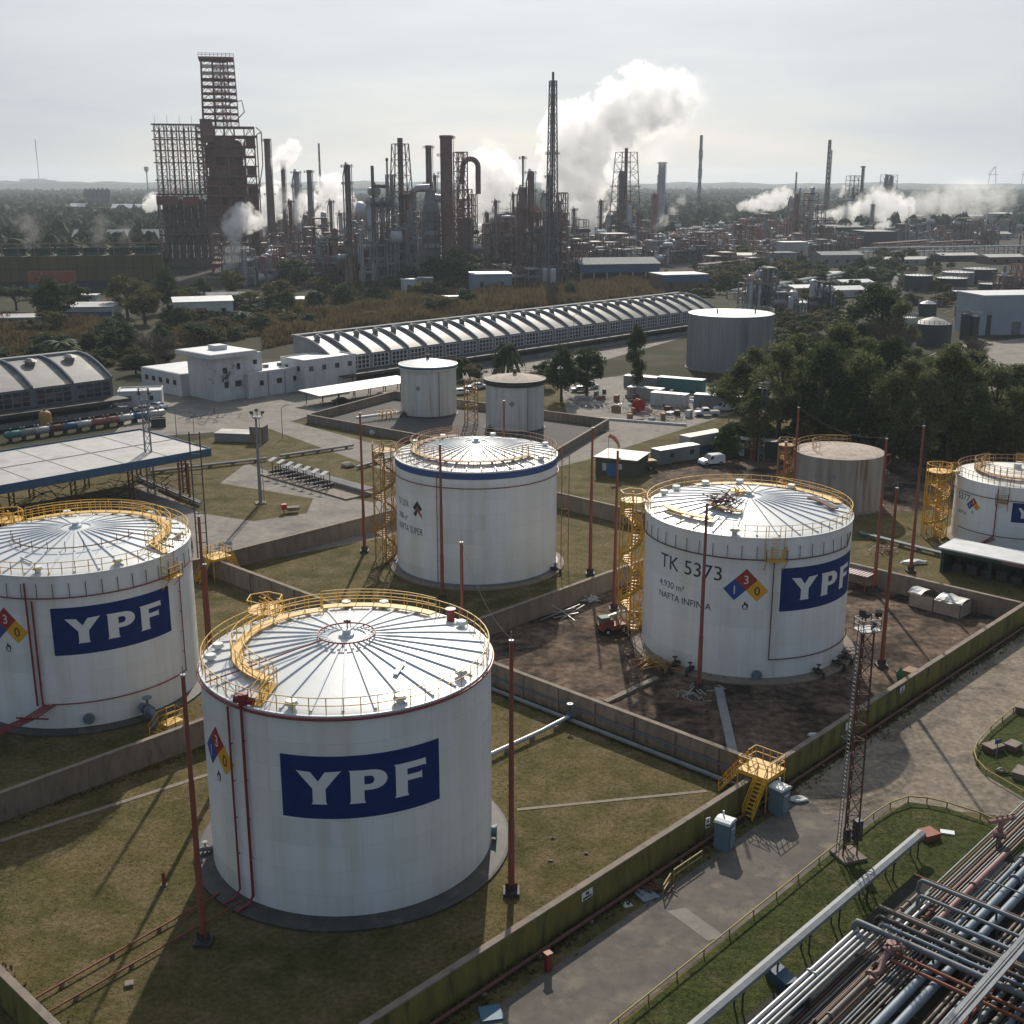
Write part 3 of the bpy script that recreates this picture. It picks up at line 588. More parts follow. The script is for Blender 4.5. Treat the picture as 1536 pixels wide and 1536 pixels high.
mb.box((-1.0, .7, h + 1.75), (1.5, 1.2, .12)); obj('centre_stage', mb, M['yellow'], tC)
for a, rr in ((-135, 9.2), (-120, 9.3), (175, 9.3), (140, 9.4), (-18, 9.9), (-160, 9.0)): roof_vent(tC, tuple(pol(rr, a, roof_z(rr, R, h, 1.45) - .03)), .5)
mb = MB(); rail_line(mb, [pol(9.2, 150, h + .3), pol(9.9, 96, h + .2)], step=1.2); mb.lathe([(9.1, h + .3), (10.1, h + .3), (10.1, h + .36), (9.1, h + .36)], 30, a0=rad(96), a1=rad(205)); obj('roof_walkway', mb, M['yellow'], tC)
manway(tC, R, -2.5, .75); skirt_valve(tC, R, -46, 'dark', .9); skirt_valve(tC, R, -37, 'dark', .8); skirt_valve(tC, R, 32, 'dark', .8); skirt_valve(tC, R, 49, 'dark', .8); skirt_valve(tC, R, 58, 'dark', .8)
mb = MB(); mb.lathe([(R + .015, .35), (R + .015, 1.9)], 8, a0=rad(-7), a1=rad(4)); obj('reinforcing_plate', mb, M['white'], tC)

# blue-banded tank in the middle distance
R, h = 10.06, 14.3
tD = tank('storage_tank', 'white tank with a blue band under its roof and a rust-coloured roof walkway', (-4.44, 145.63), R, h, rail='rustrail', roofm='roofold', nrib=34, pad=1.0)
mb = MB(); mb.lathe([(R + .03, h - .95), (R + .03, h - .2)], 96); obj('painted_band', mb, mat('band_blue_paint', (.02, .07, .22), (.03, .09, .25), rough=.5), tD, smooth=True)
mb = MB(); mb.lathe([(R + .015, .2), (R + .2, .22), (R + .2, .5), (R + .015, .52)], 64); obj('base_chime', mb, M['pipeb'], tD)
ring_pipe(tD, R, h - 2.0, 'redpipe', r=.055); riser(tD, R, -25.5, .6, h - .6, r=.05)
walkway(tD, R, h, 1.45, 7.7, -100, 62, M['yellowold'], wd=.8); walkway(tD, R, h, 1.45, 7.7, -160, -100, M['rustrail'], wd=.9)
text_wrap('TK 5374', 1.25, -68.5, 8.9, R + .012, M['black'], tD, width=2.7); text_wrap('7000 m\u00b3', 1.0, -68.5, 7.3, R + .012, M['black'], tD, width=2.5); text_wrap('NAFTA SUPER', 1.2, -68.8, 5.9, R + .012, M['black'], tD, width=5.3)
for pp, m_ in (([(0, 1.6), (.8, .7), (.45, .35), (0, .85), (-.45, .35), (-.8, .7)], 'black'), ([(0, .8), (.75, -.1), (.75, -.5), (0, .3)], 'nred'), ([(0, .8), (-.75, -.1), (-.3, -.4), (0, .2)], 'dark')):
    wrap_mesh([[pp]], -43.0, 8.5, R + (.012 if m_ != 'black' else .018), 'hazard_mark', M[m_], tD)
spiral(tD, pol(R + 1.7, -97, 0), 1.4, h, M['yellowold'], 0, 3.0, n_legs=4, top=pol(R - .3, -97, 0))
mb = MB()
for dx in (-.35, .35): mb.bar(pol(R + .6, 88, 0) + Vector((0, dx, 0)), pol(R + .6, 88, h + 1) + Vector((0, dx, 0)), .08)
for dx in (-.35, .35): mb.bar(pol(R + 1.5, 88, 0) + Vector((0, dx, 0)), pol(R + 1.5, 88, h + .2) + Vector((0, dx, 0)), .07)
for k in range(12): mb.bar(pol(R + .6, 88, 1.2 * k), pol(R + 1.5, 88, 1.2 * k + (.9 if k % 2 else 0)), .05)
for k in range(45): mb.bar(pol(R + .6, 88, .32 * k) + Vector((0, -.35, 0)), pol(R + .6, 88, .32 * k) + Vector((0, .35, 0)), .04)
obj('caged_ladder', mb, M['rustrail'], tD)
for a, rr in ((-150, 9.2), (168, 9.3), (110, 9.2), (-120, 9.3), (60, 9.2)): roof_vent(tD, tuple(pol(rr, a, roof_z(rr, R, h, 1.45) - .03)))
skirt_valve(tD, R, 66, 'dark', .8)

# right tank with the yellow spiral stair
R, h = 7.6, 9.0
tE = tank('storage_tank', 'white tank at the right edge beside a bright yellow spiral stair tower', (67.5, 156), R, h, rise=1.0, rail='rustrail', roofm='roofold', ribs=False, pad=.8)
ring_pipe(tE, R, h - 1.8, 'rust', r=.05); ring_pipe(tE, R, 2.3, 'rust', -80, 60, r=.05); riser(tE, R, -38, 2.3, h - .4, r=.07)
big_sign(R, -24, 32, 4.4, 7.0, tE); diamond(R, -63, 5.6, 2.3, tE)
text_wrap('5377', 1.3, -88, 6.0, R + .012, M['black'], tE, width=2.6); text_wrap('NAFTA', .65, -87, 4.1, R + .012, M['black'], tE, width=2.1)
spiral(tE, pol(R + 2.4, -97, 0), 1.55, h + .2, M['yellow'], 20, 3.3, n_legs=5, top=pol(R - .3, -100, 0))
walkway(tE, R, h, 1.0, 5.0, -160, 160, M['yellowold'], wd=.8); gauge_platform(tE, R, h, -33, 'yellowold')
mb = MB(); mb.cyl((0, 0, h + .95), .5, .6, 12); obj('centre_vent', mb, M['rib'], tE)
mb = MB()
for k in range(3): mb.tube([pol(R + .3, -38 + k, 2.3 - k * .2), pol(R + 1.4, -46 + k, 1.3), pol(R + 2.6, -66, .6)], .08, 6)
obj('foam_supply_line', mb, M['redpipe'], tE)

# rusty tank behind
R, h = 6.45, 8.2
tF = tank('storage_tank', 'small rust-streaked grey tank with a rusty roof, near the eucalyptus grove', (48.74, 174.62), R, h, rise=.55, shell='tankrust', roofm='roofrust', ribs=False, rail=None, pad=.5)
mb = MB(); railing(mb, R - .2, h, 150, 275, step=10); obj('guard_rail', mb, M['yellowold'], tF); mb = MB(); railing(mb, 4.0, h + .3, 150, 300, step=12); obj('walkway_rail', mb, M['yellowold'], tF)
mb = MB(); mb.tube([pol(R + .2, 80, h - .6), pol(R + .9, 78, h - .2), pol(R + .9, 76, h - 1.4), pol(R + .3, 76, h - 2)], .1, 8); mb.tube([pol(R + .25, 76, 0), pol(R + .25, 76, h - 1)], .09, 6); obj('overflow_pipe', mb, M['redpipe'], tF)
spiral(tF, pol(R + 1.5, -118, 0), 1.2, h, M['yellowold'], 0, 2.2, top=pol(R - .3, -118, 0))
for a in (-40, -22): wrap_mesh([[[(-.6, -.35), (.6, -.35), (.6, .35), (-.6, .35)]]], a, 5.6, R + .012, 'faded_label', M['greyst'], tF)

# two small tanks by the carport
def small_tank(c, R, h, label, shell, roofm, band, rise):
    t = tank('storage_tank', label, c, R, h, rise=rise, shell=shell, roofm=roofm, ribs=False, rail=None, pad=.35, padm='dark', seams=6, fine=64)
    mb = MB(); mb.lathe([(R + .02, h - 1.05), (R + .30, h - .95), (R + .38, h - .55), (R + .38, h + .02), (R - .02, h + .06)], 64); obj('roof_gutter', mb, band[0], t, smooth=True)
    mb = MB(); mb.lathe([(R + .395, h - .50), (R + .395, h - .15)], 64); obj('painted_band', mb, band[1], t, smooth=True)
    mb = MB(); railing(mb, R + .3, h + .05, 100, 230, step=12, t=.06); mb.cyl((0, 0, h + rise), .4, .8, 10); obj('roof_fitting', mb, M['rust'], t)
    wrap_mesh([[[(0, .6), (.6, 0), (0, -.6), (-.6, 0)]]], -18 if R > 5.74 else -6, h * .58, R + .012, 'hazard_mark', M['greyst'], t)
    riser(t, R, 25, .3, h - 1, m='rust', r=.06); skirt_valve(t, R, -50, 'dark', .8)
    return t
small_tank((-17.34, 247.17), 5.77, 10.5, 'small white tank with a pale domed roof and thin blue band, beside the carport', 'tankold', 'roof', (M['tankold'], M['bluep']), 1.1)
small_tank((.56, 232.38), 5.70, 9.8, 'small white tank with a dirty black-rimmed roof, streaked with rust', 'tankold', 'roofrust', (M['dark'], M['dark']), 1.0)
# big ribbed grey tank
R, h = 10.95, 14.1
tG = tank('storage_tank', 'large dull grey tank with a flat pale roof in front of the vaulted warehouse', (56.4, 311), R, h, rise=.35, shell='tankgrey', roofm='roofold', ribs=False, rail=None, pad=.4, seams=10)
mb = MB()
for i in range(72): a = i * 5; mb.bar(pol(R + .03, a, .3), pol(R + .03, a, h - .15), .07)
obj('shell_rib', mb, M['tankgrey'], tG)
mb = MB(); railing(mb, R - .2, h, 60, 170, step=8, t=.06); obj('guard_rail', mb, M['steel'], tG)
mb = MB(); mb.bar(pol(R + .3, 8, 0), pol(R + .3, 8, h), .12); mb.bar(pol(R + .3, 11, 0), pol(R + .3, 11, h), .12); obj('ladder', mb, M['steel'], tG)
for a in (-38, 42): mb = MB(); p = pol(7.5, a, h + .3); mb.bar(p, p + Vector((0, 0, 1.3)), .3); obj('roof_vent', mb, M['dark'], tG)
# ---------------------------------------------------------------- lightning masts (orange poles)
def mast(label, base, h=18.4):
    t = thing('lightning_mast', label, 'mast', base, 0, 'orange lightning masts round the tanks')
    mb = MB(); mb.tube([(0, 0, .25), (0, 0, h * .30), (0, 0, h * .305), (0, 0, h * .62), (0, 0, h * .625), (0, 0, h)], [.225, .215, .185, .175, .15, .13], 12); obj('mast_pole', mb, M['pole'], t, smooth=True)
    mb = MB(); mb.box((0, 0, .14), (1.1, 1.1, .28)); mb.box((0, 0, .3), (.8, .8, .05))
    for a in range(0, 360, 90): mb.bar(pol(.27, a, .32), pol(.27, a, .8), .04, .3)
    obj('base_plate', mb, M['dark'], t)
    mb = MB(); mb.tube([(0, 0, h), (0, 0, h + .7)], .03, 5); mb.cyl((0, 0, h), .17, .12, 10); obj('air_terminal', mb, M['steel'], t)
    return t
def top_to_base(px, py, h=18.4): p = G(px, py, h); return (p.x, p.y, 0)
m0 = None
for lb, p in (('orange lightning mast rising in front of the nearest tank, left side of its sign', G(306, 1415)), ('orange lightning mast on the lawn just right of the nearest tank', G(767, 1340)),
              ('orange lightning mast crossing the black tank lettering in the muddy basin', G(1048, 1035)), ('orange lightning mast between the muddy-basin tank and the tarpaulin shelter', G(1322, 1000)),
              ('orange lightning mast behind the cherry picker, left of the muddy-basin tank', G(921, 915)), ('orange lightning mast on the grass right of the blue-banded tank', G(885, 862)),
              ('orange lightning mast by the apron corner, left of the blue-banded tank', G(547, 828)), ('orange lightning mast standing in front of the blue-banded tank', top_to_base(660, 668)),
              ('orange lightning mast hidden low behind the right of the nearest tank', top_to_base(692, 815)), ('orange lightning mast between the left tank and the nearest tank', top_to_base(307, 848)),
              ('orange lightning mast behind the left tank, beside the black ladder tower', top_to_base(298, 776)), ('orange lightning mast rising behind the blue-banded tank roof', top_to_base(756, 602)),
              ('orange lightning mast just right of the small rusty tank', top_to_base(1330, 659)), ('orange lightning mast between the rusty tank and the yellow stair tower', top_to_base(1386, 640)),
              ('orange lightning mast in front of the eucalyptus grove, left of the rusty tank', top_to_base(1198, 612)), ('orange lightning mast left of the rusty tank, behind the muddy-basin tank', top_to_base(1179, 664))):
    if m0 is None: m0 = mast(lb, p)
    else: dup(m0, p, label=lb)

def wire(label, A, B, sag=1.2):
    A = Vector(A); B = Vector(B); n = 14; P = [A.lerp(B, i / n) - Vector((0, 0, sag * 4 * (i / n) * (1 - i / n))) for i in range(n + 1)]; o_ = P[0].copy(); mb = MB(); mb.tube([p - o_ for p in P], .016, 4); tag(obj('earth_wire', mb, M['dark'], loc=o_), label, 'wire')
q0 = G(767, 1340); q1 = G(692, 815, 18.4); wire('thin wire between the mast right of the nearest tank and the mast behind it', (q0.x, q0.y, 18.6), (q1.x, q1.y, 18.6))
q0 = G(1330, 659, 18.4); q1 = G(1198, 612, 18.4); wire('thin wire sagging between the masts at the grove and the rusty tank', (q0.x, q0.y, 18.6), (q1.x, q1.y, 18.6))
# ---------------------------------------------------------------- lattice masts
def lattice(mb, w0, w1, h, n, t=.09, legs=3, z0=0.0, zig=True, hor=True):
    c = [360 * k / legs + 45 for k in range(legs)]
    P = lambda k, z: pol((w0 + (w1 - w0) * (z - z0) / max(h, .01)), c[k % legs], z)
    for i in range(n):
        za, zb = z0 + h * i / n, z0 + h * (i + 1) / n
        for k in range(legs):
            mb.bar(P(k, za), P(k, zb), t * 1.25)
            if hor: mb.bar(P(k, zb), P(k + 1, zb), t * .7)
            if zig: mb.bar(P(k, za), P(k + 1, zb), t * .65) if i % 2 else mb.bar(P(k + 1, za), P(k, zb), t * .65)
def floodlight(name, m, parent, p, face):
    mb = MB(); d = pol(1, face, -.55).normalized(); p = Vector(p); mb.bar(p, p + d * .26, .46, .40); mb.bar(p - Vector((0, 0, .5)), p, .07); return obj(name, mb, m, parent)
b = G(1272, 1285); t = thing('lighting_tower', 'tall rust-brown triangular lighting tower on the verge, floodlights on top', 'lighting tower', b, rad(20))
mb = MB(); lattice(mb, .60, .48, 17.4, 15, .075, 3, zig=True); obj('tower_frame', mb, M['rust'], t)
mb = MB(); lattice(mb, .10, .10, .01, 1, .01); mb.v = []; mb.f = []
for s in (-.16, .16): mb.bar((-.95, s, .2), (-.62, s, 17.8), .045)
for k in range(56): mb.bar((-.95 + .33 * k / 56, -.16, .4 + k * .31), (-.95 + .33 * k / 56, .16, .4 + k * .31), .03)
for k in range(7):
    z = 3 + k * 2.2; mb.tube([(-.9 + .02 * k - .0, -.17, z), (-1.25 + .02 * k, -.25, z), (-1.3 + .02 * k, .25, z), (-.9 + .02 * k, .17, z)], .025, 4)
obj('ladder', mb, M['steel'], t)
mb = MB(); mb.box((0, 0, 17.45), (1.5, 1.2, .08)); rail_line(mb, [(-.7, -.55, 17.5), (.7, -.55, 17.5), (.7, .55, 17.5), (-.7, .55, 17.5), (-.7, -.55, 17.5)], .8, .7, .05); obj('top_platform', mb, M['steel'], t)
for p, f in (((-.5, -.4, 18.8), 20), ((.5, -.4, 18.8), -30), ((-.15, .4, 18.5), 150), ((.2, -.2, 17.95), 60)): floodlight('floodlight', M['dark'], t, p, f)
mb = MB(); mb.box((.55, -.1, 2.1), (.55, .5, 1.6)); mb.box((.1, .45, 1.5), (.4, .4, 1.1)); obj('control_box', mb, mat('tower_box_grey', (.05, .06, .075), rough=.6), t)
mb = MB(); mb.box((0, 0, .12), (1.9, 1.9, .24)); obj('base_slab', mb, M['conc'], t)
b = G(391, 755); t = thing('lighting_tower', 'white lighting pole with ladder on the grass island before the pump bay', 'lighting tower', b, .3)
mb = MB(); mb.tube([(0, 0, 0), (0, 0, 13.2)], [.28, .16], 10); obj('pole', mb, M['alu'], t, smooth=True)
mb = MB()
for s in (-.2, .2): mb.bar((.55, s, 0), (.45, s, 13.2), .06)
for k in range(30): mb.bar((.55, -.2, .4 + k * .43), (.55, .2, .4 + k * .43), .045); 
for k in range(7): mb.bar((.1, 0, 1 + k * 2), (.55, 0, 1 + k * 2), .06)
obj('ladder', mb, M['alu'], t); mb = MB(); mb.box((.2, 0, 13.2), (1.5, 1.5, .1)); rail_line(mb, [(-.5, -.7, 13.2), (.9, -.7, 13.2), (.9, .7, 13.2), (-.5, .7, 13.2), (-.5, -.7, 13.2)], .9, .75, .06); obj('top_platform', mb, M['alu'], t)
for p, f in (((-.6, -.6, 14.1), -30), ((.9, -.6, 14.1), 30), ((.2, .7, 14.1), 180)): floodlight('floodlight', M['dark'], t, p, f)
mb = MB(); mb.box((0, 0, .1), (1.6, 1.6, .2)); obj('base_slab', mb, M['conc'], t)
b = top_to_base(216, 600, 15); t = thing('lighting_tower', 'white lattice floodlight tower behind the blue-edged loading canopy', 'lighting tower', b, .4)
mb = MB(); lattice(mb, .75, .55, 15, 9, .12, 4); obj('tower_frame', mb, M['alu'], t); mb = MB(); lattice(mb, 1.0, 1.0, 1.8, 2, .1, 4, z0=15); obj('top_cage', mb, M['alu'], t)
for p, f in (((-.7, -.6, 16.2), -30), ((.7, -.6, 16.2), 30)): floodlight('floodlight', M['dark'], t, p, f)
b = G(1140, 692); t = thing('lighting_tower', 'grey lattice floodlight tower by the green site cabin', 'lighting tower', b, .5)
mb = MB(); lattice(mb, .62, .5, 12.8, 9, .09, 3); obj('tower_frame', mb, M['steel'], t); mb = MB(); mb.box((0, 0, 12.8), (1.4, 1.4, .08)); rail_line(mb, [(-.65, -.65, 12.8), (.65, -.65, 12.8), (.65, .65, 12.8), (-.65, .65, 12.8), (-.65, -.65, 12.8)], .9, .7, .05); obj('top_platform', mb, M['steel'], t)
for p, f in (((-.5, -.6, 13.9), -30), ((.5, -.6, 13.9), 30)): floodlight('floodlight', M['alu'], t, p, f)
b = G(1128, 692); t = thing('lattice_mast', 'slender red lattice mast beside the grey floodlight tower', 'lattice mast', b, .2)
mb = MB(); lattice(mb, .42, .42, 9.5, 9, .10, 3); obj('mast_frame', mb, M['pole'], t)
b = top_to_base(291, 648, 17.5); t = thing('lattice_mast', 'black ladder-like mast standing behind the left tank', 'lattice mast', b, .1)
mb = MB()
for s in (-.62, .62): mb.bar((s, 0, 0), (s, 0, 17.5), .15)
for k in range(14): mb.bar((-.62, 0, 1 + 1.25 * k), (.62, 0, 1 + 1.25 * k), .09)
obj('mast_frame', mb, M['dark'], t); mb = MB(); mb.bar((0, 0, 17.3), (0, 0, 19.2), .06); obj('air_terminal', mb, M['dark'], t)
b = G(1128, 716); 

# ---------------------------------------------------------------- yellow stiles over the walls
def stile(label, o, rz, base_h=2.6):
    t = thing('access_stile', label, 'steel stairs', o, rz)        # local x along the wall, road side at -y
    mb = MB(); mb.bx(-1.3, -1.5, base_h, 1.3, 1.2, base_h + .08)
    for x in (-1.25, 1.25):
        for y in (-1.45, 1.15): mb.bar((x, y, 0), (x, y, base_h), .09)
    for y in (-1.5, 1.2): mb.bx(-1.35, y - .035, base_h - .22, 1.35, y + .035, base_h - .004)
    for x in (-1.3, 1.3): mb.bx(x - .035, -1.46, base_h - .22, x + .035, 1.16, base_h - .008)
    obj('platform', mb, M['yellow'], t)
    mb = MB(); z = base_h + .08
    rail_line(mb, [(-1.25, -.6, z), (-1.25, 1.15, z), (-.8, 1.15, z)], step=.7, t=.055); rail_line(mb, [(.1, 1.15, z), (1.25, 1.15, z), (1.25, -1.45, z), (-1.25, -1.45, z)], step=.7, t=.055); obj('guard_rail', mb, M['yellow'], t)
    for nm, (x0, y0), (dx, dy) in (('stair_flight', (-1.3, -1.05), (-1.9, 0)), ('stair_flight', (-.35, 1.2), (-.15, 1.9))):
        d = Vector((dx, dy, 0)); q = Vector((-dy, dx, 0)).normalized() * .42; mb = MB()
        a = Vector((x0, y0, base_h)); e = Vector((x0 + dx, y0 + dy, .05))
        for s in (-1, 1):
            mb.bar(a + q * s, e + q * s, .06, .2)
            for k in range(4): p = a.lerp(e, k / 3) + q * s; mb.bar(p, p + Vector((0, 0, 1)), .05)
            for hh in (1.0, .55): mb.bar(a + q * s + Vector((0, 0, hh)), e + q * s + Vector((0, 0, hh)), .05)
        for k in range(1, 10): p = a.lerp(e, k / 10); mb.bar(p - q, p + q, .26, .05)
        obj(nm, mb, M['yellow'], t)
    return t
stile('yellow steel stile climbing over the outer wall beside a portable toilet', uv(.5, -.1) + (0,), UA, base_h=2.75)
stile('yellow steel stile on the wall at the corner behind the left tank', uv(2.4, 78.2) + (0,), UA + PI / 2, base_h=2.6)
t = thing('access_stile', 'short yellow stair with handrails at the foot of the left tank', 'steel stairs', G(258, 1096), UA + .1)
mb = MB(); mb.bx(-.9, -.6, .85, .9, .6, .93)
for k in range(4): mb.bx(-1.0 - .28 * k, -.55, .65 - .2 * k, -.8 - .28 * k, .55, .7 - .2 * k); mb.bx(.8 + .28 * k, -.55, .65 - .2 * k, 1.0 + .28 * k, .55, .7 - .2 * k)
for x in (-.85, .85): 
    for y in (-.55, .55): mb.bar((x, y, 0), (x, y, .9), .08)
obj('platform', mb, M['yellow'], t); mb = MB()
for s in (-.58, .58): rail_line(mb, [(-1.9, s, .05), (-.9, s, .9), (.9, s, .9), (1.9, s, .05)], step=.9, t=.055)
obj('guard_rail', mb, M['yellow'], t)

# ---------------------------------------------------------------- things along the service road
def toilet(label, p, rz):
    t = thing('portable_toilet', label, 'portable toilet', p, rz)
    mb = MB(); mb.bx(-.58, -.58, .12, .58, .58, 2.1)
    for k in range(5): x = -.5 + .25 * k; mb.bx(x - .03, -.61, .2, x + .03, -.583, 2.0); mb.bx(.583, x - .03, .2, .61, x + .03, 2.0)
    mb.bx(-.62, -.62, 0, .62, .62, .119); obj('cabin', mb, M['toilet'], t)
    mb = MB(); mb.bx(-.40, -.645, .18, .40, -.613, 1.95); d = obj('door', mb, M['toilet'], t); mb = MB(); mb.bx(.28, -.69, 1.0, .36, -.648, 1.12); obj('handle', mb, M['dark'], d)
    mb = MB(); mb.bx(-.25, -.66, 1.62, .25, -.648, 1.72); obj('notice', mb, M['white'], d)
    mb = MB(); mb.extrude([(-.63, 2.1), (.63, 2.1), (.55, 2.26), (.2, 2.36), (-.2, 2.36), (-.55, 2.26)], -.63, .63); mb.cyl((.3, .3, 2.3), .07, .4, 8); obj('roof', mb, M['toiletr'], t)
    return t
toilet('grey-blue portable toilet with a white roof, standing alone by the yellow wall', G(1086, 1270), UA + .15); toilet('grey-blue portable toilet tucked under the yellow stile', G(1168, 1218), UA - .1)
def lump(name, label, cat, p, s, m, seed, n=2, flat=.5):
    r_ = random.Random(seed); bm = bmesh.new(); bmesh.ops.create_icosphere(bm, subdivisions=n, radius=1)
    mb = MB(); mb.add([(v.co.x * s[0] * r_.uniform(.7, 1.15), v.co.y * s[1] * r_.uniform(.7, 1.15), max(0, (v.co.z + .55)) * s[2] * r_.uniform(.75, 1.1)) for v in bm.verts], [tuple(v.index for v in f.verts) for f in bm.faces]); bm.free()
    return tag(obj(name, mb, m, loc=p), label, cat)
lump('plastic_sheet', 'crumpled white plastic sheet on the road beyond the stile', 'plastic sheet', G(1197, 1201), (.8, .5, .25), M['tarpw'], 3)
lump('plastic_sheet', 'crumpled white plastic sheet on the mud inside the basin corner', 'plastic sheet', G(1219, 1104), (.55, .4, .2), M['tarpw'], 8)
def board(name, label, cat, p, sx, sy, sz, m, rz, tilt=0):
    mb = MB(); mb.bx(-sx / 2, -sy / 2, 0, sx / 2, sy / 2, sz); o = tag(obj(name, mb, m, loc=p, rz=rz), label, cat); o.rotation_euler = (tilt, 0, rz); return o
board('steel_hatch', 'flat blue-grey hatch cover on the ground near the debris by the wall', 'hatch cover', G(970, 1344), 1.3, 1.3, .12, M['pipeb'], .5); board('steel_hatch', 'blue hatch cover lying at the bottom edge beside the road', 'hatch cover', G(736, 1522), 1.3, 1.3, .15, mat('hatch_blue', (.045, .13, .20), rough=.6), .2)
board('paper_sheet', 'small white sheet lying near the debris by the wall', 'sheet', G(941, 1357), .6, .6, .02, M['tarpw'], .4)
def sign(label, p, rz, w, h, z, m=None, post=True, mark=True):
    t = thing('sign_board', label, 'sign', p, rz)
    mb = MB(); mb.bx(-w / 2, -.025, z, w / 2, .0, z + h); bd = obj('sign_panel', mb, m or M['white'], t)
    if mark: mb = MB(); mb.bx(-w * .4, -.035, z + h * .12, w * .4, -.028, z + h * .35); mb.bx(-w * .15, -.035, z + h * .5, w * .15, -.028, z + h * .85); obj('sign_mark', mb, M['black'], bd)
    if post: mb = MB(); mb.bar((0, .03, 0), (0, .03, z + h), .06); obj('post', mb, M['steel'], t)
    return t
q = uv(-20.6, -.27); sign('small white sign with a black arrow on the mossy outer wall', (q[0], q[1], 0), UA, 1.1, .62, 1.35, post=False)
q = uv(14.3, -.3); sign('small white sign on the outer wall behind the lighting tower', (q[0], q[1], 0), UA, .8, .7, 1.3, post=False, mark=False)
q = uv(24.5, -.3); sign('white sign hung on the outer wall beside the orange box', (q[0], q[1], 0), UA, .9, .55, 1.5, post=False)
sign('thin post with a small white notice beside the lone portable toilet', G(1060, 1265), UA - .2, .45, .8, 1.3); sign('small blue and white sign on a post among the island blocks', G(1494, 1140), .4, .7, .4, 1.5, M['bluep'], mark=False)
for k, (px, py, sx, sy, lb) in enumerate(((1489, 1126, 1.5, 1.1, 'pinkish concrete block on the traffic island, left of the sign'), (1519, 1124, 1.2, 1.0, 'flat concrete block on the island right of the sign post'), (1532, 1165, 1.6, 1.1, 'grey concrete block at the right edge of the traffic island'), (1534, 1066, 1.6, 1.2, 'brown concrete block at the far end of the traffic island'))):
    t = thing('concrete_block', lb, 'concrete block', G(px, py), .5 + .2 * k); mb = MB(); mb.bx(-sx / 2, -sy / 2, 0, sx / 2, sy / 2, .5); obj('body', mb, M['brick'] if k != 2 else M['conc'], t); mb = MB(); mb.bx(-sx / 2 - .05, -sy / 2 - .05, .503, sx / 2 + .05, sy / 2 + .05, .6); obj('lid', mb, M['conc'], t)
lump('boulder', 'small grey boulder at the foot of the island sign', 'boulder', G(1500, 1159), (.45, .35, .3), M['conc'], 5)
# yellow pipe rail round the verge and the island
def pipe_rail(label, pts, h=.55):
    t = thing('guard_rail', label, 'guard rail', pts[0]); o = Vector(pts[0]); P = [Vector(p) - o for p in pts]
    mb = MB(); mb.tube([p + Vector((0, 0, h)) for p in P], .06, 6); obj('top_rail', mb, M['railye'], t)
    mb = MB(); mb2 = MB()
    for a, b_ in zip(P[:-1], P[1:]):
        n = max(1, round((b_ - a).length / 3.0))
        for i in range(n): p = a.lerp(b_, i / n); mb.bar(p, p + Vector((0, 0, h)), .08)
    obj('rail_support', mb, M['railye'], t); return t
M['railye'] = mat('weathered_yellow_rail', (.33, .25, .06), (.24, .17, .05), rough=.7, scale=2)
q = uv(-42, -8.6); pipe_rail('low yellow pipe rail edging the green verge along the road', [(q[0], q[1], 0), G(1258, 1272), G(1283, 1251), G(1310, 1229), G(1335, 1213), G(1362, 1204), G(1390, 1206), G(1420, 1213), G(1470, 1229), G(1494, 1240)])
pipe_rail('low pale pipe rail curving round the traffic island', [G(1600, 1010), G(1536, 1056), G(1486, 1097), G(1466, 1120), G(1460, 1134), G(1464, 1148), G(1479, 1164), G(1536, 1197), G(1600, 1235)])
# pipes at the foot of the outer wall, rail fence, debris
t = thing('wall_pipeline', 'dark rusty pipe running along the foot of the outer wall', 'pipeline', uv(-51, -.9) + (0,), UA); mb = MB(); mb.tube([(0, 0, .35), (105, 0, .35)], .13, 8); obj('pipe', mb, M['rust'], t, smooth=True)
mb = MB(); [mb.bx(k * 5 - .12, -.2, 0, k * 5 + .12, .2, .22) for k in range(1, 21)]; obj('pipe_support', mb, M['conc'], t)
t = thing('hydrant_post', 'short red hydrant box standing on the wall-side pipe', 'hydrant', G(822, 1456), .6); mb = MB(); mb.bx(-.18, -.16, 0, .18, .16, 1.2); obj('body', mb, M['redpipe'], t); mb = MB(); mb.bx(-.24, -.22, 1.203, .24, .22, 1.3); obj('cap', mb, M['pole'], t)
t = thing('pipe_barrier', 'short yellow pipe barrier along the wall left of the portable toilet', 'barrier', G(1010, 1322), UA); mb = MB(); rail_line(mb, [(0, 0, 0), (3.4, 0, 0)], .9, 1.6, .08); rail_line(mb, [(-2.0, -.6, 0), (-.5, -.1, 0)], .9, 1.2, .08); obj('barrier_frame', mb, M['railye'], t)
mb = MB(); rr_ = random.Random(7)
for k in range(14): p = Vector((rr_.uniform(-1, 1), rr_.uniform(-.5, .5), .1 + rr_.random() * .2)); d = Vector((rr_.uniform(-1, 1), rr_.uniform(-1, 1), 0)).normalized() * .6; mb.bar(p - d, p + d, .07)
tag(obj('debris_heap', mb, M['rust'], loc=G(985, 1332)), 'heap of rusty rods against the outer wall', 'debris')
lump('blue_drum', 'round blue drum lid at the foot of the wall, bottom of the photo', 'drum lid', G(641, 1524), (.35, .35, .4), mat('drum_blue', (.03, .12, .22), rough=.5), 2)

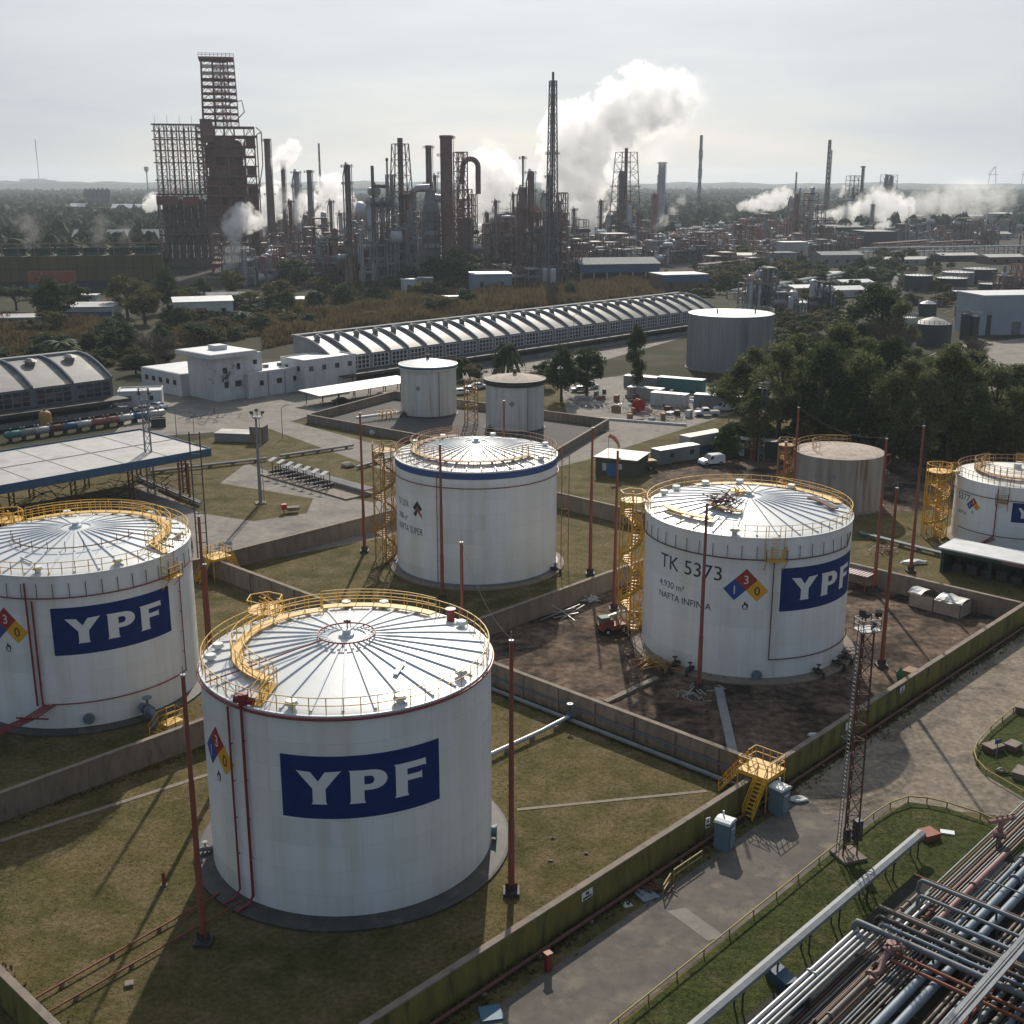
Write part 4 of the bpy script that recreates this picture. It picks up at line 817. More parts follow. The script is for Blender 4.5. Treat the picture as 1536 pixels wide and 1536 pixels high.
# ---------------------------------------------------------------- covered cable tray on legs and the pipe yard
a = uv(-34, -12.7); t = thing('cable_tray', 'long silver covered cable tray on legs crossing the verge', 'cable tray', (a[0], a[1], 0), UA)
mb = MB(); mb.extrude([(-.32, 1.35), (.32, 1.35), (.32, 1.62), (0, 1.72), (-.32, 1.62)], 0, 36.2, 'x'); obj('tray_cover', mb, M['alu'], t)
for k in range(10):
    mb = MB(); x = 1 + k * 3.8; mb.bar((x, -.28, 0), (x, -.28, 1.34), .09); mb.bar((x, .28, 0), (x, .28, 1.34), .09); mb.bar((x, -.4, 1.3), (x, .4, 1.3), .09); obj('tray_leg', mb, M['dark'], t)
board('rusty_plate', 'rusty orange square plate at the end of the cable tray', 'steel plate', G(1392, 1256), 1.3, 1.2, .5, M['piper'], .4); board('pale_slab', 'small pale blue slab lying on the verge near the tray end', 'slab', G(1421, 1250), 1.0, .55, .14, M['toiletr'], -.3)
board('blue_cabinet', 'flat blue cabinet beside the cable tray near the pipes', 'cabinet', G(1172, 1474), 2.0, 1.0, .7, mat('cabinet_blue', (.035, .075, .125), rough=.6), UA + 1.2)
# main pipe runs: along u, at several heights; cross runs along -v
PO = uv(0, 0)
def pipe_u(label, v, u0, u1, z, r, m, seg=None, bend=None, flange=None, sup=True):
    t = thing('pipeline', label, 'pipe', (PO[0] + V.x * v + U.x * u0, PO[1] + V.y * v + U.y * u0, 0), UA)
    P = [(0, 0, z)]
    if bend: P += bend
    P += [(u1 - u0, 0, z)] if not seg else seg
    mb = MB(); mb.tube(P, r, 10); obj('pipe', mb, m, t, smooth=True)
    if flange:
        mb = MB()
        for f in flange: mb.tube([(f, 0, z), (f + .12, 0, z)], r * 1.6, 10)
        obj('flange', mb, m, t)
    if sup:
        mb = MB()
        for k in range(int((u1 - u0) / 6)): mb.bx(k * 6 + 1, -r - .1, 0, k * 6 + 1.2, r + .1, max(.05, z - r - .004))
        obj('pipe_support', mb, M['dark'], t)
    return t
rows = [(-14.6, -26, -10.9, 1.0, 0.145, 'silver', 'outermost pale silver pipe of the yard, nearest the cable tray'),
        (-14.98, -26, -10.9, 1.0, 0.128, 'silver', 'second silver pipe beside the outermost one'),
        (-15.32, -26, -10.9, 1.0, 0.119, 'steel', 'third silver pipe of the outer bundle'),
        (-15.67, -26, -10.9, 1.0, 0.111, 'steel', 'fourth dull pipe of the outer bundle'),
        (-16.74, -27, -11, 0.55, 0.043, 'pipet', 'thin rod-like pipe beside the outer bundle'),
        (-17.36, -27, -14.4, 0.8, 0.162, 'pipet', 'tan pipe leading up to the pink fire-line elbow'),
        (-18.05, -29, 4, 0.6, 0.06, 'pipe', 'thin grey pipe right of the tan pipe'),
        (-18.26, -29, 4, 0.6, 0.06, 'pipe', 'second thin grey pipe right of the tan pipe'),
        (-18.53, -29, 4, 0.6, 0.068, 'pipet', 'thin brown pipe right of the tan pipe'),
        (-18.88, -29, 4, 0.6, 0.085, 'pipet', 'slim brown pipe left of the large blue-grey pair'),
        (-19.71, -29, 22, 0.9, 0.281, 'pipeb', 'left of the two large blue-grey pipes'),
        (-20.6, -29, 22, 0.9, 0.281, 'pipeb', 'right of the two large blue-grey pipes'),
        (-21.57, -29, 22, 0.7, 0.102, 'pipet', 'tan pipe right of the large blue-grey pair'),
        (-21.91, -29, 22, 0.7, 0.102, 'pipet', 'second tan pipe right of the large blue-grey pair'),
        (-22.26, -29, 22, 0.7, 0.111, 'pipe', 'third slim pipe right of the large blue-grey pair'),
        (-22.67, -29, 22, 0.7, 0.102, 'rust', 'rusty pipe under the silver overhead tray'),
        (-23.16, -29, 22, 0.7, 0.136, 'piper', 'rust-red pipe near the right edge of the yard'),
        (-23.71, -29, 22, 0.7, 0.17, 'pipe', 'grey pipe near the right edge of the yard'),
        (-24.4, -29, 22, 0.7, 0.17, 'pipet', 'tan pipe at the right edge of the yard'),
        (-25.09, -29, 22, 0.7, 0.187, 'pipeb', 'blue-grey pipe at the far right of the yard'),
        (-25.78, -29, 22, 0.7, 0.153, 'pipe', 'grey pipe at the far right of the yard'),
        (-26.47, -29, 22, 0.7, 0.17, 'pipet', 'last tan pipe at the far right of the yard'),
        (-15.57, -8.3, -4.0, 0.8, 0.128, 'pipet', 'short tan pipe behind the cross pipes, leftmost'),
        (-16.05, -8.3, -3.6999999999999997, 0.8, 0.119, 'pipe', 'short grey pipe with a raised elbow behind the cross pipes'),
        (-16.53, -8.3, -4.3, 0.8, 0.119, 'silver', 'short silver pipe behind the cross pipes'),
        (-17.08, -8.3, -4.0, 0.8, 0.136, 'rust', 'short rusty pipe ending behind the cross pipes'),
        (-17.84, -9, 4.6, 0.8, 0.204, 'pipep', 'faded pink fire pipe running up to the hydrant head'),
        (-18.95, -9, 14, 0.8, 0.153, 'pipeb', 'blue-grey pipe right of the pink fire pipe')]
for v, u0, u1, z, r, m_, lb in rows: pipe_u(lb, v, u0, u1, z, r, M[m_], flange=[1.5, (u1 - u0) * .6] if r > .12 else None)
def pipe_v(label, u, v0, v1, z, r, m, drop=True, name='pipeline'):
    t = thing(name, label, 'pipe', (PO[0] + U.x * u + V.x * v0, PO[1] + U.y * u + V.y * v0, 0), UA - PI / 2)
    Ln = v0 - v1; P = ([(-.25, .0, .9), (-.2, 0, z - .25), (-.02, 0, z)] if drop else []) + [(.25, 0, z), (Ln, 0, z)]
    mb = MB(); mb.tube(P, r, 10); obj('pipe', mb, m, t, smooth=True)
    mb = MB()
    for k in range(1, int(Ln / 5) + 1): mb.bar((k * 5, 0, 0), (k * 5, 0, z - r), .12)
    obj('pipe_support', mb, M['dark'], t)
    return t
pipe_v('thick blue-grey cross pipe with a big elbow over the outer bundle', -11.1, -14.7, -40, 1.65, .21, M['pipe']); pipe_v('slim blue-grey cross pipe behind the thick one', -10.1, -15.9, -40, 1.5, .14, M['pipeb']); pipe_v('dark cross pipe above the outer bundle', -9.5, -15.4, -38, 1.55, .17, M['dark'])
pipe_v('brown cross pipe starting at a blunt end over the verge', -8.8, -14.7, -40, 1.75, .17, M['pipet'], False); pipe_v('thin tan cross pipe next to the brown one', -8.3, -15.8, -40, 1.6, .11, M['pipet'], False); pipe_v('blue-grey cross pipe with a bent end in mid-yard', -7.1, -18.1, -42, 1.5, .17, M['pipeb'])
pipe_v('slim grey cross pipe with a raised elbow', -5.7, -16.4, -42, 1.7, .12, M['pipe']); pipe_v('farthest long grey cross pipe with an elbow', -4.1, -15.7, -44, 1.8, .15, M['pipe']); pipe_v('dark red cross pipe edging the far side of the yard', -2.6, -14.2, -44, 1.0, .12, M['rust'], False); pipe_v('thin pale cross pipe beyond the dark red one', -.4, -18.5, -44, 1.4, .06, M['pipe'])
pipe_v('near rust-red cross pipe starting at the pink elbow', -12.9, -17.6, -44, 1.35, .12, M['piper'], False); pipe_v('far rust-red cross pipe starting at the pink elbow', -12.1, -17.4, -44, 1.35, .12, M['piper'], False)
t = thing('fire_monitor', 'faded pink fire line with flanged elbows in the middle of the pipe yard', 'fire line', (PO[0] + V.x * -17.4 + U.x * -13.2, PO[1] + V.y * -17.4 + U.y * -13.2, 0), UA)
mb = MB(); mb.tube([(-1.6, -.25, .8), (-1.2, .1, .8), (-.6, -.2, .85), (.1, -.1, 1.3), (.7, -.2, 1.8), (1.1, -.6, 1.8)], .2, 10); obj('pipe', mb, M['pipep'], t, smooth=True); mb = MB()
for p, q_ in (((.5, -.1, 1.65), (.62, -.14, 1.75)), ((1.1, -.6, 1.8), (1.2, -.7, 1.8)), ((-1.25, .06, .8), (-1.1, .06, .8))): mb.tube([p, q_], .36, 12)
mb.tube([(.7, -.2, 1.8), (.7, -.2, 2.25)], .08, 6); mb.tube([(.7, -.2, 2.25), (.7, -.2, 2.3)], .3, 12); obj('flange', mb, M['pipep'], t)
t = thing('fire_hydrant', 'faded pink hydrant head with outlets at the far corner of the pipe yard', 'hydrant', G(1497, 1270), UA); mb = MB(); mb.tube([(0, 0, 0), (0, 0, 1.5), (.3, 0, 2.0)], .2, 8); obj('riser', mb, M['pipep'], t); mb = MB(); mb.tube([(-.6, .6, 2.0), (1.4, -.5, 2.0)], .16, 8); mb.tube([(-.2, .4, 1.0), (.2, -.4, 1.0)], .3, 8)
for k in range(4): mb.tube([(.0 + k * .4, .3 - k * .22, 2.0), (.0 + k * .4, .3 - k * .22, 2.4)], .08, 6)
obj('outlet', mb, M['pipep'], t)
# silver overhead tray and pipe loop at the right edge
a = uv(-34, -23.8); t = thing('cable_tray', 'shiny silver overhead tray above the right part of the pipe yard', 'cable tray', (a[0], a[1], 0), UA); mb = MB(); mb.bx(0, -.35, 3.0, 60, -.12, 3.12); mb.bx(0, .12, 3.0, 60, .35, 3.12); mb.tube([(0, 0, 3.1), (60, 0, 3.1)], .08, 6); obj('tray_rail', mb, M['alu'], t)
for k in range(10): mb = MB(); x = 2 + 6 * k; mb.bar((x, 0, 0), (x, 0, 3.0), .14); mb.bar((x, -.5, 2.92), (x, .5, 2.92), .14); obj('tray_leg', mb, M['steel'], t)
t = thing('pipe_loop', 'thick blue-grey expansion loop of pipe at the right edge of the yard', 'pipe', (PO[0] + V.x * -23.9 + U.x * -15.5, PO[1] + V.y * -23.9 + U.y * -15.5, 0), UA)
mb = MB(); mb.tube([(-5, -4.5, 1.0), (-5, -4.5, 2.2), (-4.5, -4.2, 2.6), (-4.6, 0, 2.6), (-4.0, .45, 2.6), (6, .45, 2.6), (6.5, .2, 2.6), (6.6, -3.8, 2.6), (6.7, -4.2, 2.2), (6.7, -4.3, .8)], .26, 10); obj('pipe', mb, M['pipeb'], t, smooth=True); mb = MB(); [mb.bar((x, .45, 0), (x, .45, 2.3), .14) for x in (-3, 1, 5)]; obj('pipe_support', mb, M['dark'], t)
# bundles of thin pipes low in the yard
for k, (v, n_, lb) in enumerate(((-15.6, 6, 'low bundle of thin pipes between the outer bundle and the tan pipe'), (-16.8, 5, 'low bundle of thin pipes left of the tan pipe'), (-24.4, 8, 'low bundle of thin pipes right of the overhead tray'), (-18.5, 5, 'low bundle of thin dark pipes left of the large blue-grey pair'), (-21.2, 4, 'low bundle of thin dark pipes right of the large blue-grey pair'), (-22.6, 6, 'low bundle of thin rusty pipes under the overhead tray'))):
    a = uv(-26, v); t = thing('pipe_bundle', lb, 'pipe bundle', (a[0], a[1], 0), UA)
    for i in range(n_): mb = MB(); mb.tube([(0, -i * .22, .3), (56, -i * .22, .3)], .06, 5); obj('pipe', mb, M[('pipe', 'rust', 'pipet')[(i + k) % 3]], t)

# ---------------------------------------------------------------- pipes on the lawns and along walls
a = uv(.9, .8); t = thing('wall_pipeline', 'pale pipe at the foot of the wall between lawn and mud, blue line above it', 'pipeline', (a[0], a[1], 0), UA + PI / 2)
mb = MB(); mb.tube([(0, 0, .35), (38, 0, .35)], .2, 8); obj('pipe', mb, M['pipe'], t, smooth=True); mb = MB(); mb.tube([(0, -.75, 1.15), (38, -.75, 1.15)], .07, 6); obj('conduit', mb, mat('blue_conduit', (.06, .10, .16), rough=.5), t)
mb = MB(); [mb.bar((k * 3, -.75, 0), (k * 3, -.75, 1.15), .06) for k in range(1, 13)]; obj('conduit_post', mb, M['pipe'], t)
p0 = G(735, 1140); p1 = G(858, 1083); t = thing('lawn_pipeline', 'pale pipe crossing the lawn to the wall, with a blue valve at its end', 'pipeline', p0); d = p1 - p0
mb = MB(); mb.tube([Vector((-3, -1.4, .5)), Vector((0, 0, .5)), d * .62 + Vector((0, 0, .5)), d * .68 + Vector((0, 0, .55)), d + Vector((0, 0, .7))], .2, 10); obj('pipe', mb, M['silver'], t, smooth=True)
mb = MB(); q = d * .97; mb.tube([q + Vector((0, 0, .5)), q + Vector((0, 0, 1.9))], .09, 6); mb.tube([q + Vector((-.25, 0, .7)), q + Vector((.3, .1, .7))], .32, 10); mb.tube([q + Vector((0, 0, 1.85)), q + Vector((0, 0, 1.9))], .3, 10); obj('valve', mb, mat('valve_blue', (.03, .07, .12), rough=.5), t)
mb = MB(); [mb.box((d.x * k, d.y * k, .15), (.5, .3, .3)) for k in (.2, .5, .8)]; obj('pipe_support', mb, M['conc'], t)
for k, (lb, A, B) in enumerate((('far thin red pipe lying on the dark lawn, lower left', (45, 1508), (330, 1345)), ('near thin red pipe lying on the dark lawn, lower left', (62, 1530), (372, 1352)))):
    a_, b_ = G(*A), G(*B); t = thing('ground_pipeline', lb, 'pipe', a_); mb = MB(); mb.tube([(0, 0, .28), tuple((b_ - a_) + Vector((0, 0, .28)))], .07, 7); obj('pipe', mb, M['piper'], t); mb = MB(); [mb.box(tuple((b_ - a_) * f + Vector((0, 0, .1))), (.25, .25, .2)) for f in (.15, .4, .65, .9)]; obj('pipe_support', mb, M['conc'], t)
for lb, px, py in (('short orange marker post on the lawn left of the nearest tank', 246, 1328),):
    t = thing('marker_post', lb, 'marker post', G(px, py)); mb = MB(); mb.tube([(0, 0, 0), (0, 0, 1.0)], .13, 8); obj('post', mb, M['pole'], t); mb = MB(); mb.box((0, 0, .04), (.5, .4, .08)); obj('base_plate', mb, M['conc'], t)
board('lawn_hatch', 'small round-edged cover on the lawn lower left', 'cover', G(194, 1478), .5, .5, .2, M['conc'], .3)
for k, (px, py) in enumerate(((829, 1258), (879, 1281), (884, 1316), (764, 1178), (826, 1292))): lump('litter_stone', 'small pale stone scattered on the lawn right of the nearest tank', 'stone', G(px, py), (.22, .16, .12), M['conc'], 20 + k, 1)['group'] = 'pale stones on the lawn'
board('concrete_path', 'narrow concrete drain strip crossing the lawn left of the nearest tank', 'drain strip', (G(0, 1262) + G(310, 1163)) / 2, (G(0, 1262) - G(310, 1163)).length + 8, .45, .05, M['conc'], math.atan2((G(310, 1163) - G(0, 1262)).y, (G(310, 1163) - G(0, 1262)).x))
board('concrete_path', 'narrow worn drain strip crossing the lawn right of the nearest tank', 'drain strip', (G(775, 1215) + G(1060, 1187)) / 2, (G(775, 1215) - G(1060, 1187)).length, .35, .045, M['conc'], math.atan2((G(1060, 1187) - G(775, 1215)).y, (G(1060, 1187) - G(775, 1215)).x))

# ---------------------------------------------------------------- in the muddy basin
c0, c1 = G(908, 1056), G(985, 1020); board('drain_channel', 'pale concrete channel slanting across the mud left of the tank', 'channel', (c0 + c1) / 2, (c1 - c0).length, .6, .3, M['conc'], math.atan2(c1.y - c0.y, c1.x - c0.x))
c0, c1 = G(1078, 1035), G(1100, 1136); board('drain_channel', 'dark concrete channel running from the tank to the wall corner', 'channel', (c0 + c1) / 2, (c1 - c0).length, .8, .3, M['wallg'], math.atan2(c1.y - c0.y, c1.x - c0.x))
t = thing('cherry_picker', 'dirty cherry picker machine with folded boom on the mud', 'cherry picker', G(918, 948), rad(25))
mb = MB(); mb.bx(-1.5, -.7, .45, 1.4, .7, .95); mb.bx(-1.3, -.6, .953, -.1, .6, 1.5); obj('chassis', mb, M['piper'], t); mb = MB(); mb.bx(-1.6, -.5, 1.503, -.5, .5, 1.95); obj('engine_cover', mb, mat('picker_cover', (.12, .15, .13), rough=.7), t)
for x in (-1.0, .95):
    for y in (-.78, .78): mb = MB(); mb.tube([(x, y - .14, .42), (x, y + .14, .42)], .42, 14); w_ = obj('wheel', mb, M['tyre'], t); mb = MB(); mb.tube([(x, y - .15, .42), (x, y + .15, .42)], .18, 10); obj('rim', mb, M['wallw'], w_)
mb = MB(); mb.bar((-.9, .1, 1.7), (1.5, .1, 2.2), .28); mb.bar((1.5, -.15, 2.2), (-.2, -.15, 2.0), .22); mb.bar((1.5, 0, 2.2), (3.4, 0, 1.7), .2); obj('boom', mb, M['tarpw'], t); mb = MB(); rail_line(mb, [(3.4, -.6, .8), (4.4, -.6, .8), (4.4, .6, .8), (3.4, .6, .8), (3.4, -.6, .8)], 1.1, .6, .08); mb.bx(3.4, -.6, .74, 4.4, .6, .8); obj('basket', mb, M['dark'], t)
def rods(name, label, cat, p, n, L_, m, seed, zz=1.0, sp=1.2):
    mb = MB(); r_ = random.Random(seed)
    for k in range(n): q = Vector((r_.gauss(0, sp), r_.gauss(0, sp * .6), .1 + r_.random() * zz)); d = Vector((r_.uniform(-1, 1), r_.uniform(-1, 1), r_.uniform(-.4, .4))).normalized() * L_ * r_.uniform(.4, 1); mb.bar(q - d, q + d, .08); 
    mb.v = [(x, y, max(z, .02)) for x, y, z in mb.v]; return tag(obj(name, mb, m, loc=p), label, cat)
rods('scaffold_heap', 'heap of yellow scaffold tubes at the foot of the muddy-basin tank', 'scaffold heap', G(985, 1003), 55, 1.2, M['yellowold'], 3); rods('scrap_heap', 'scrap heap by the wall beyond the cherry picker', 'scrap heap', G(886, 903), 22, .6, M['wallw'], 5, .4, .7); rods('scrap_heap', 'pale scrap round the mast foot in the mud', 'scrap heap', G(1040, 1044), 16, .8, M['silver'], 6, .3, 1.0)
rods('rubble_heap', 'dark rubble with bent rods beside the muddy-basin tank, right side', 'rubble', G(1262, 985), 30, .6, M['dark'], 9, .6, 1.2); rods('plank_pile', 'long pale planks lying by the far wall of the mud', 'planks', G(850, 925), 7, 3.0, M['silver'], 11, .1, .5)
board('orange_crate', 'orange-brown crate with a plank lid inside the outer wall', 'crate', G(1364, 1018), 1.5, 1.0, 1.0, M['wood'], UA); lump('green_drum', 'small bright green drum left of the orange-brown crate', 'drum', G(1349, 1018), (.35, .35, .8), mat('drum_green', (.03, .20, .10), rough=.5), 4)
t = thing('tarpaulin_shelter', 'ragged canvas shelter with a torn white sheet roof in the muddy basin', 'shelter', G(1362, 908), UA - PI / 2 - .05)
mb = MB(); mb.bx(0, 0, 0, 6.2, .06, 1.5); mb.bx(6.14, .06, 0, 6.2, 2.6, 1.6); mb.bx(0, .06, 0, .06, 2.6, 1.3); obj('canvas_wall', mb, M['tarp'], t); mb = MB(); n = 12
vs = []; r_ = random.Random(2)
for i in range(n + 1):
    for j in range(5): vs.append((6.4 * i / n - .1, -.15 + 2.9 * j / 4, 1.55 + .35 * math.sin(PI * j / 4) * (1 if i % 4 else 1.5) + r_.uniform(-.1, .1)))
mb.add(vs, [(i * 5 + j, i * 5 + j + 1, i * 5 + j + 6, i * 5 + j + 5) for i in range(n) for j in range(4) if not 3 <= i <= 5 or j > 2]); obj('sheet_roof', mb, M['tarpw'], t); mb = MB(); [mb.bar((x, y, 0), (x, y, 1.7), .07) for x in (.03, 3, 6.2) for y in (-.03, 2.65)]; mb.bar((0, -.03, 1.65), (6.2, -.03, 1.7), .06); mb.bar((0, 2.65, 1.65), (6.2, 2.65, 1.7), .06); obj('shelter_frame', mb, M['rust'], t)
# green open shed by the right tank
a = G(1409, 858); t = thing('open_shed', 'dark green open-fronted shed with a pale flat roof in front of the right tank', 'shed', a, UA - PI / 2 + .03)
mb = MB(); mb.bx(0, 4.2, 0, 18, 4.35, 3.1); mb.bx(0, .02, 0, .15, 4.2, 3.1); mb.bx(17.85, .02, 0, 18, 4.2, 3.1); mb.bx(0, -.05, 2.55, 18, .018, 3.1); obj('wall', mb, M['green'], t); mb = MB(); mb.bx(-.3, -.35, 3.103, 18.3, 4.7, 3.3); obj('roof', mb, M['roofw'], t)
for k in range(4): mb = MB(); mb.bx(.2 + k * 5.8, 0.03, 0, .4 + k * 5.8, .23, 2.54); obj('post', mb, M['green'], t)
mb = MB(); mb.bx(7.4, -.10, 2.68, 11.6, -.056, 3.0); obj('red_nameboard', mb, M['redst'], t)
for k in range(9): mb = MB(); mb.bx(1 + k * 1.8, 1.5, 0, 2.2 + k * 1.8, 2.6, .9 + .3 * (k % 2)); mb.tube([(1.6 + k * 1.8, 2, .8), (1.6 + k * 1.8, 2, 1.7)], .12, 6); tag(obj('pump_unit', mb, M['dark'], loc=t.location, rz=UA - PI / 2 + .03), 'dark pump unit in the row inside the green shed', 'pump', 'pump units in the green shed')
t = thing('striped_awning', 'small awning with red and white stripes behind the muddy-basin tank', 'awning', G(1287, 880), UA - PI / 2); mb = MB()
for k in range(8): mb.bx(-1.6 + k * .42, -1.4, 1.9, -1.39 + k * .42, 1.6, 1.95)
obj('red_stripe', mb, M['redst'], t); mb = MB(); [mb.bx(-1.388 + k * .42, -1.4, 1.9, -1.182 + k * .42, 1.6, 1.95) for k in range(8)]; obj('white_stripe', mb, M['wallw'], t); mb = MB(); [mb.bar((x, y, 0), (x, y, 1.9), .08) for x in (-1.5, 1.5) for y in (-1.3, 1.5)]; obj('awning_post', mb, M['redst'], t)
# pipes behind the muddy basin
t = thing('ground_pipeline', 'grey double pipeline on sleepers between the muddy basin and the right tank', 'pipeline', G(1290, 805)); d = G(1420, 838) - G(1290, 805); mb = MB()
for k in (0, .6): mb.tube([Vector((0, k, .5)), d * .3 + Vector((0, k, .5)), d + Vector((0, k, .5))], .17, 8)
obj('pipe', mb, M['pipe'], t, smooth=True); mb = MB(); [mb.box(tuple(d * f + Vector((0, .3, .15))), (.3, 1.4, .3)) for f in (.1, .3, .5, .7, .9)]; obj('pipe_support', mb, M['conc'], t)
rods('valve_cluster', 'cluster of faded pink valves beside the grey double pipeline', 'valves', G(1325, 828), 26, .8, M['pipep'], 14, .9, .9); lump('sand_pile', 'pale dusty pile by the pipeline near the green shed', 'sand pile', G(1372, 845), (1.8, .8, .35), M['tarpw'], 15)

# grass tufts and weeds on the near lawns, thicker along the walls: one mass
r_ = random.Random(88); mb = MB()
def tuft(x, y, s):
    for _ in range(3):
        a = r_.uniform(0, 6.28); d = Vector((math.cos(a) * s * .35, math.sin(a) * s * .35, 0)); l = Vector((r_.gauss(0, .35) * s, r_.gauss(0, .35) * s, s * r_.uniform(.6, 1.1))); p = Vector((x, y, .0)); mb.add([p - d, p + d, p + d * .2 + l], [(0, 1, 2)])
CEN = ((-11.63, 79.07, 11.8), (-40.57, 107.16, 11.6), (-4.44, 145.63, 11.4))
for _ in range(36000):
    u_, v_ = r_.uniform(-50.6, 1.8), r_.uniform(.4, 39.5); p = uv(u_, v_)
    if any((p[0] - a) ** 2 + (p[1] - b) ** 2 < c * c for a, b, c in CEN): continue
    tuft(p[0], p[1], r_.uniform(.03, .085))
for _ in range(9000):
    e_ = r_.choice((0, 1, 2, 3)); q = abs(r_.gauss(0, .45)); f_ = r_.random()
    u_, v_ = ((-51 + 53 * f_, .3 + q), (2 - q - .2, 40 * f_), (-50.5 + q, 40 * f_), (-75 + 76 * f_, 39.6 - q if r_.random() < .5 else 40.4 + q))[e_]; p = uv(u_, v_); tuft(p[0], p[1], r_.uniform(.08, .26))
for _ in range(9000):
    u_, v_ = r_.uniform(-34, 8), r_.uniform(-14, -8.8); p = uv(u_, v_); tuft(p[0], p[1], r_.uniform(.04, .10))
for _ in range(5000): p = uv(r_.uniform(-50, 54), -.3 - abs(r_.gauss(0, .7))); tuft(p[0], p[1], r_.uniform(.08, .3))
for _ in range(9000):
    p = uv(r_.uniform(-70, 54), r_.uniform(40.6, 79))
    if any((p[0] - a) ** 2 + (p[1] - b) ** 2 < c * c for a, b, c in CEN): continue
    tuft(p[0], p[1], r_.uniform(.05, .13))
tag(obj('grass_tufts', mb, M['tuft'], kind='stuff'), 'rough grass tufts and weeds on the lawns and along the walls', 'grass')
# ---------------------------------------------------------------- loading canopy with blue fascia (left)
c1 = G(315, 674, 7.0); c2 = G(210, 645, 7.0); du = (c2 - c1).normalized(); dv = Vector((-du.y, du.x, 0)); W_ = (c2 - c1).length
t = thing('loading_canopy', 'long loading canopy with a pale corrugated roof and blue fascia, behind the left tank', 'canopy', (c1.x, c1.y, 0), math.atan2(dv.y, dv.x))
Ln = 62; mb = MB(); mb.bx(0, -W_, 6.85, Ln, 0, 7.0)
for k in range(1, 9): mb.bx(k * 7, -W_, 7.003, k * 7 + .1, 0, 7.06)
mb.bx(0, -W_ / 2 - .1, 7.003, Ln, -W_ / 2 + .1, 7.09); obj('roof', mb, M['roofm'], t)
mb = MB(); mb.bx(-.12, -.003, 5.95, Ln, .12, 7.2); mb.bx(-.12, -W_ - .12, 5.95, -.003, 0, 7.2); mb.bx(-.12, -W_ - .12, 6.4, Ln, -W_ - .003, 7.25); obj('fascia', mb, M['bluep'], t)
for k in range(6):
    for y in (-3, -W_ + 4):
        mb = MB()
        for a in (-.35, .35): mb.bar((3 + k * 9 + a, y, 0), (3 + k * 9 + a, y, 6.8), .18)
        for z in range(1, 7): mb.bar((3 + k * 9 - .35, y, z), (3 + k * 9 + .35, y, z - .7), .08)
        obj('column', mb, M['rust'], t)
for k, (x, y) in enumerate(((5, -5), (9, -9), (14, -5), (19, -10), (24, -6), (30, -9), (36, -5))):
    rods('loading_gear', 'tangle of dark loading arms and hoses under the canopy', 'loading gear', (c1.x + dv.x * x + du.x * -y, c1.y + dv.y * x + du.y * -y, 0), 26, 1.9, M['dark'], 30 + k, 3.2, 1.7)['group'] = 'loading arms under the canopy'
t = thing('orange_post', 'pair of rust-red posts under the right end of the canopy', 'posts', top_to_base(272, 694, 6)); mb = MB(); [mb.bar((x, 0, 0), (x, 0, 6), .28) for x in (-.5, .9)]; [mb.bar((-.5, 0, z), (.9, 0, z), .12) for z in (2, 4, 5.8)]; obj('post_frame', mb, M['pole'], t)

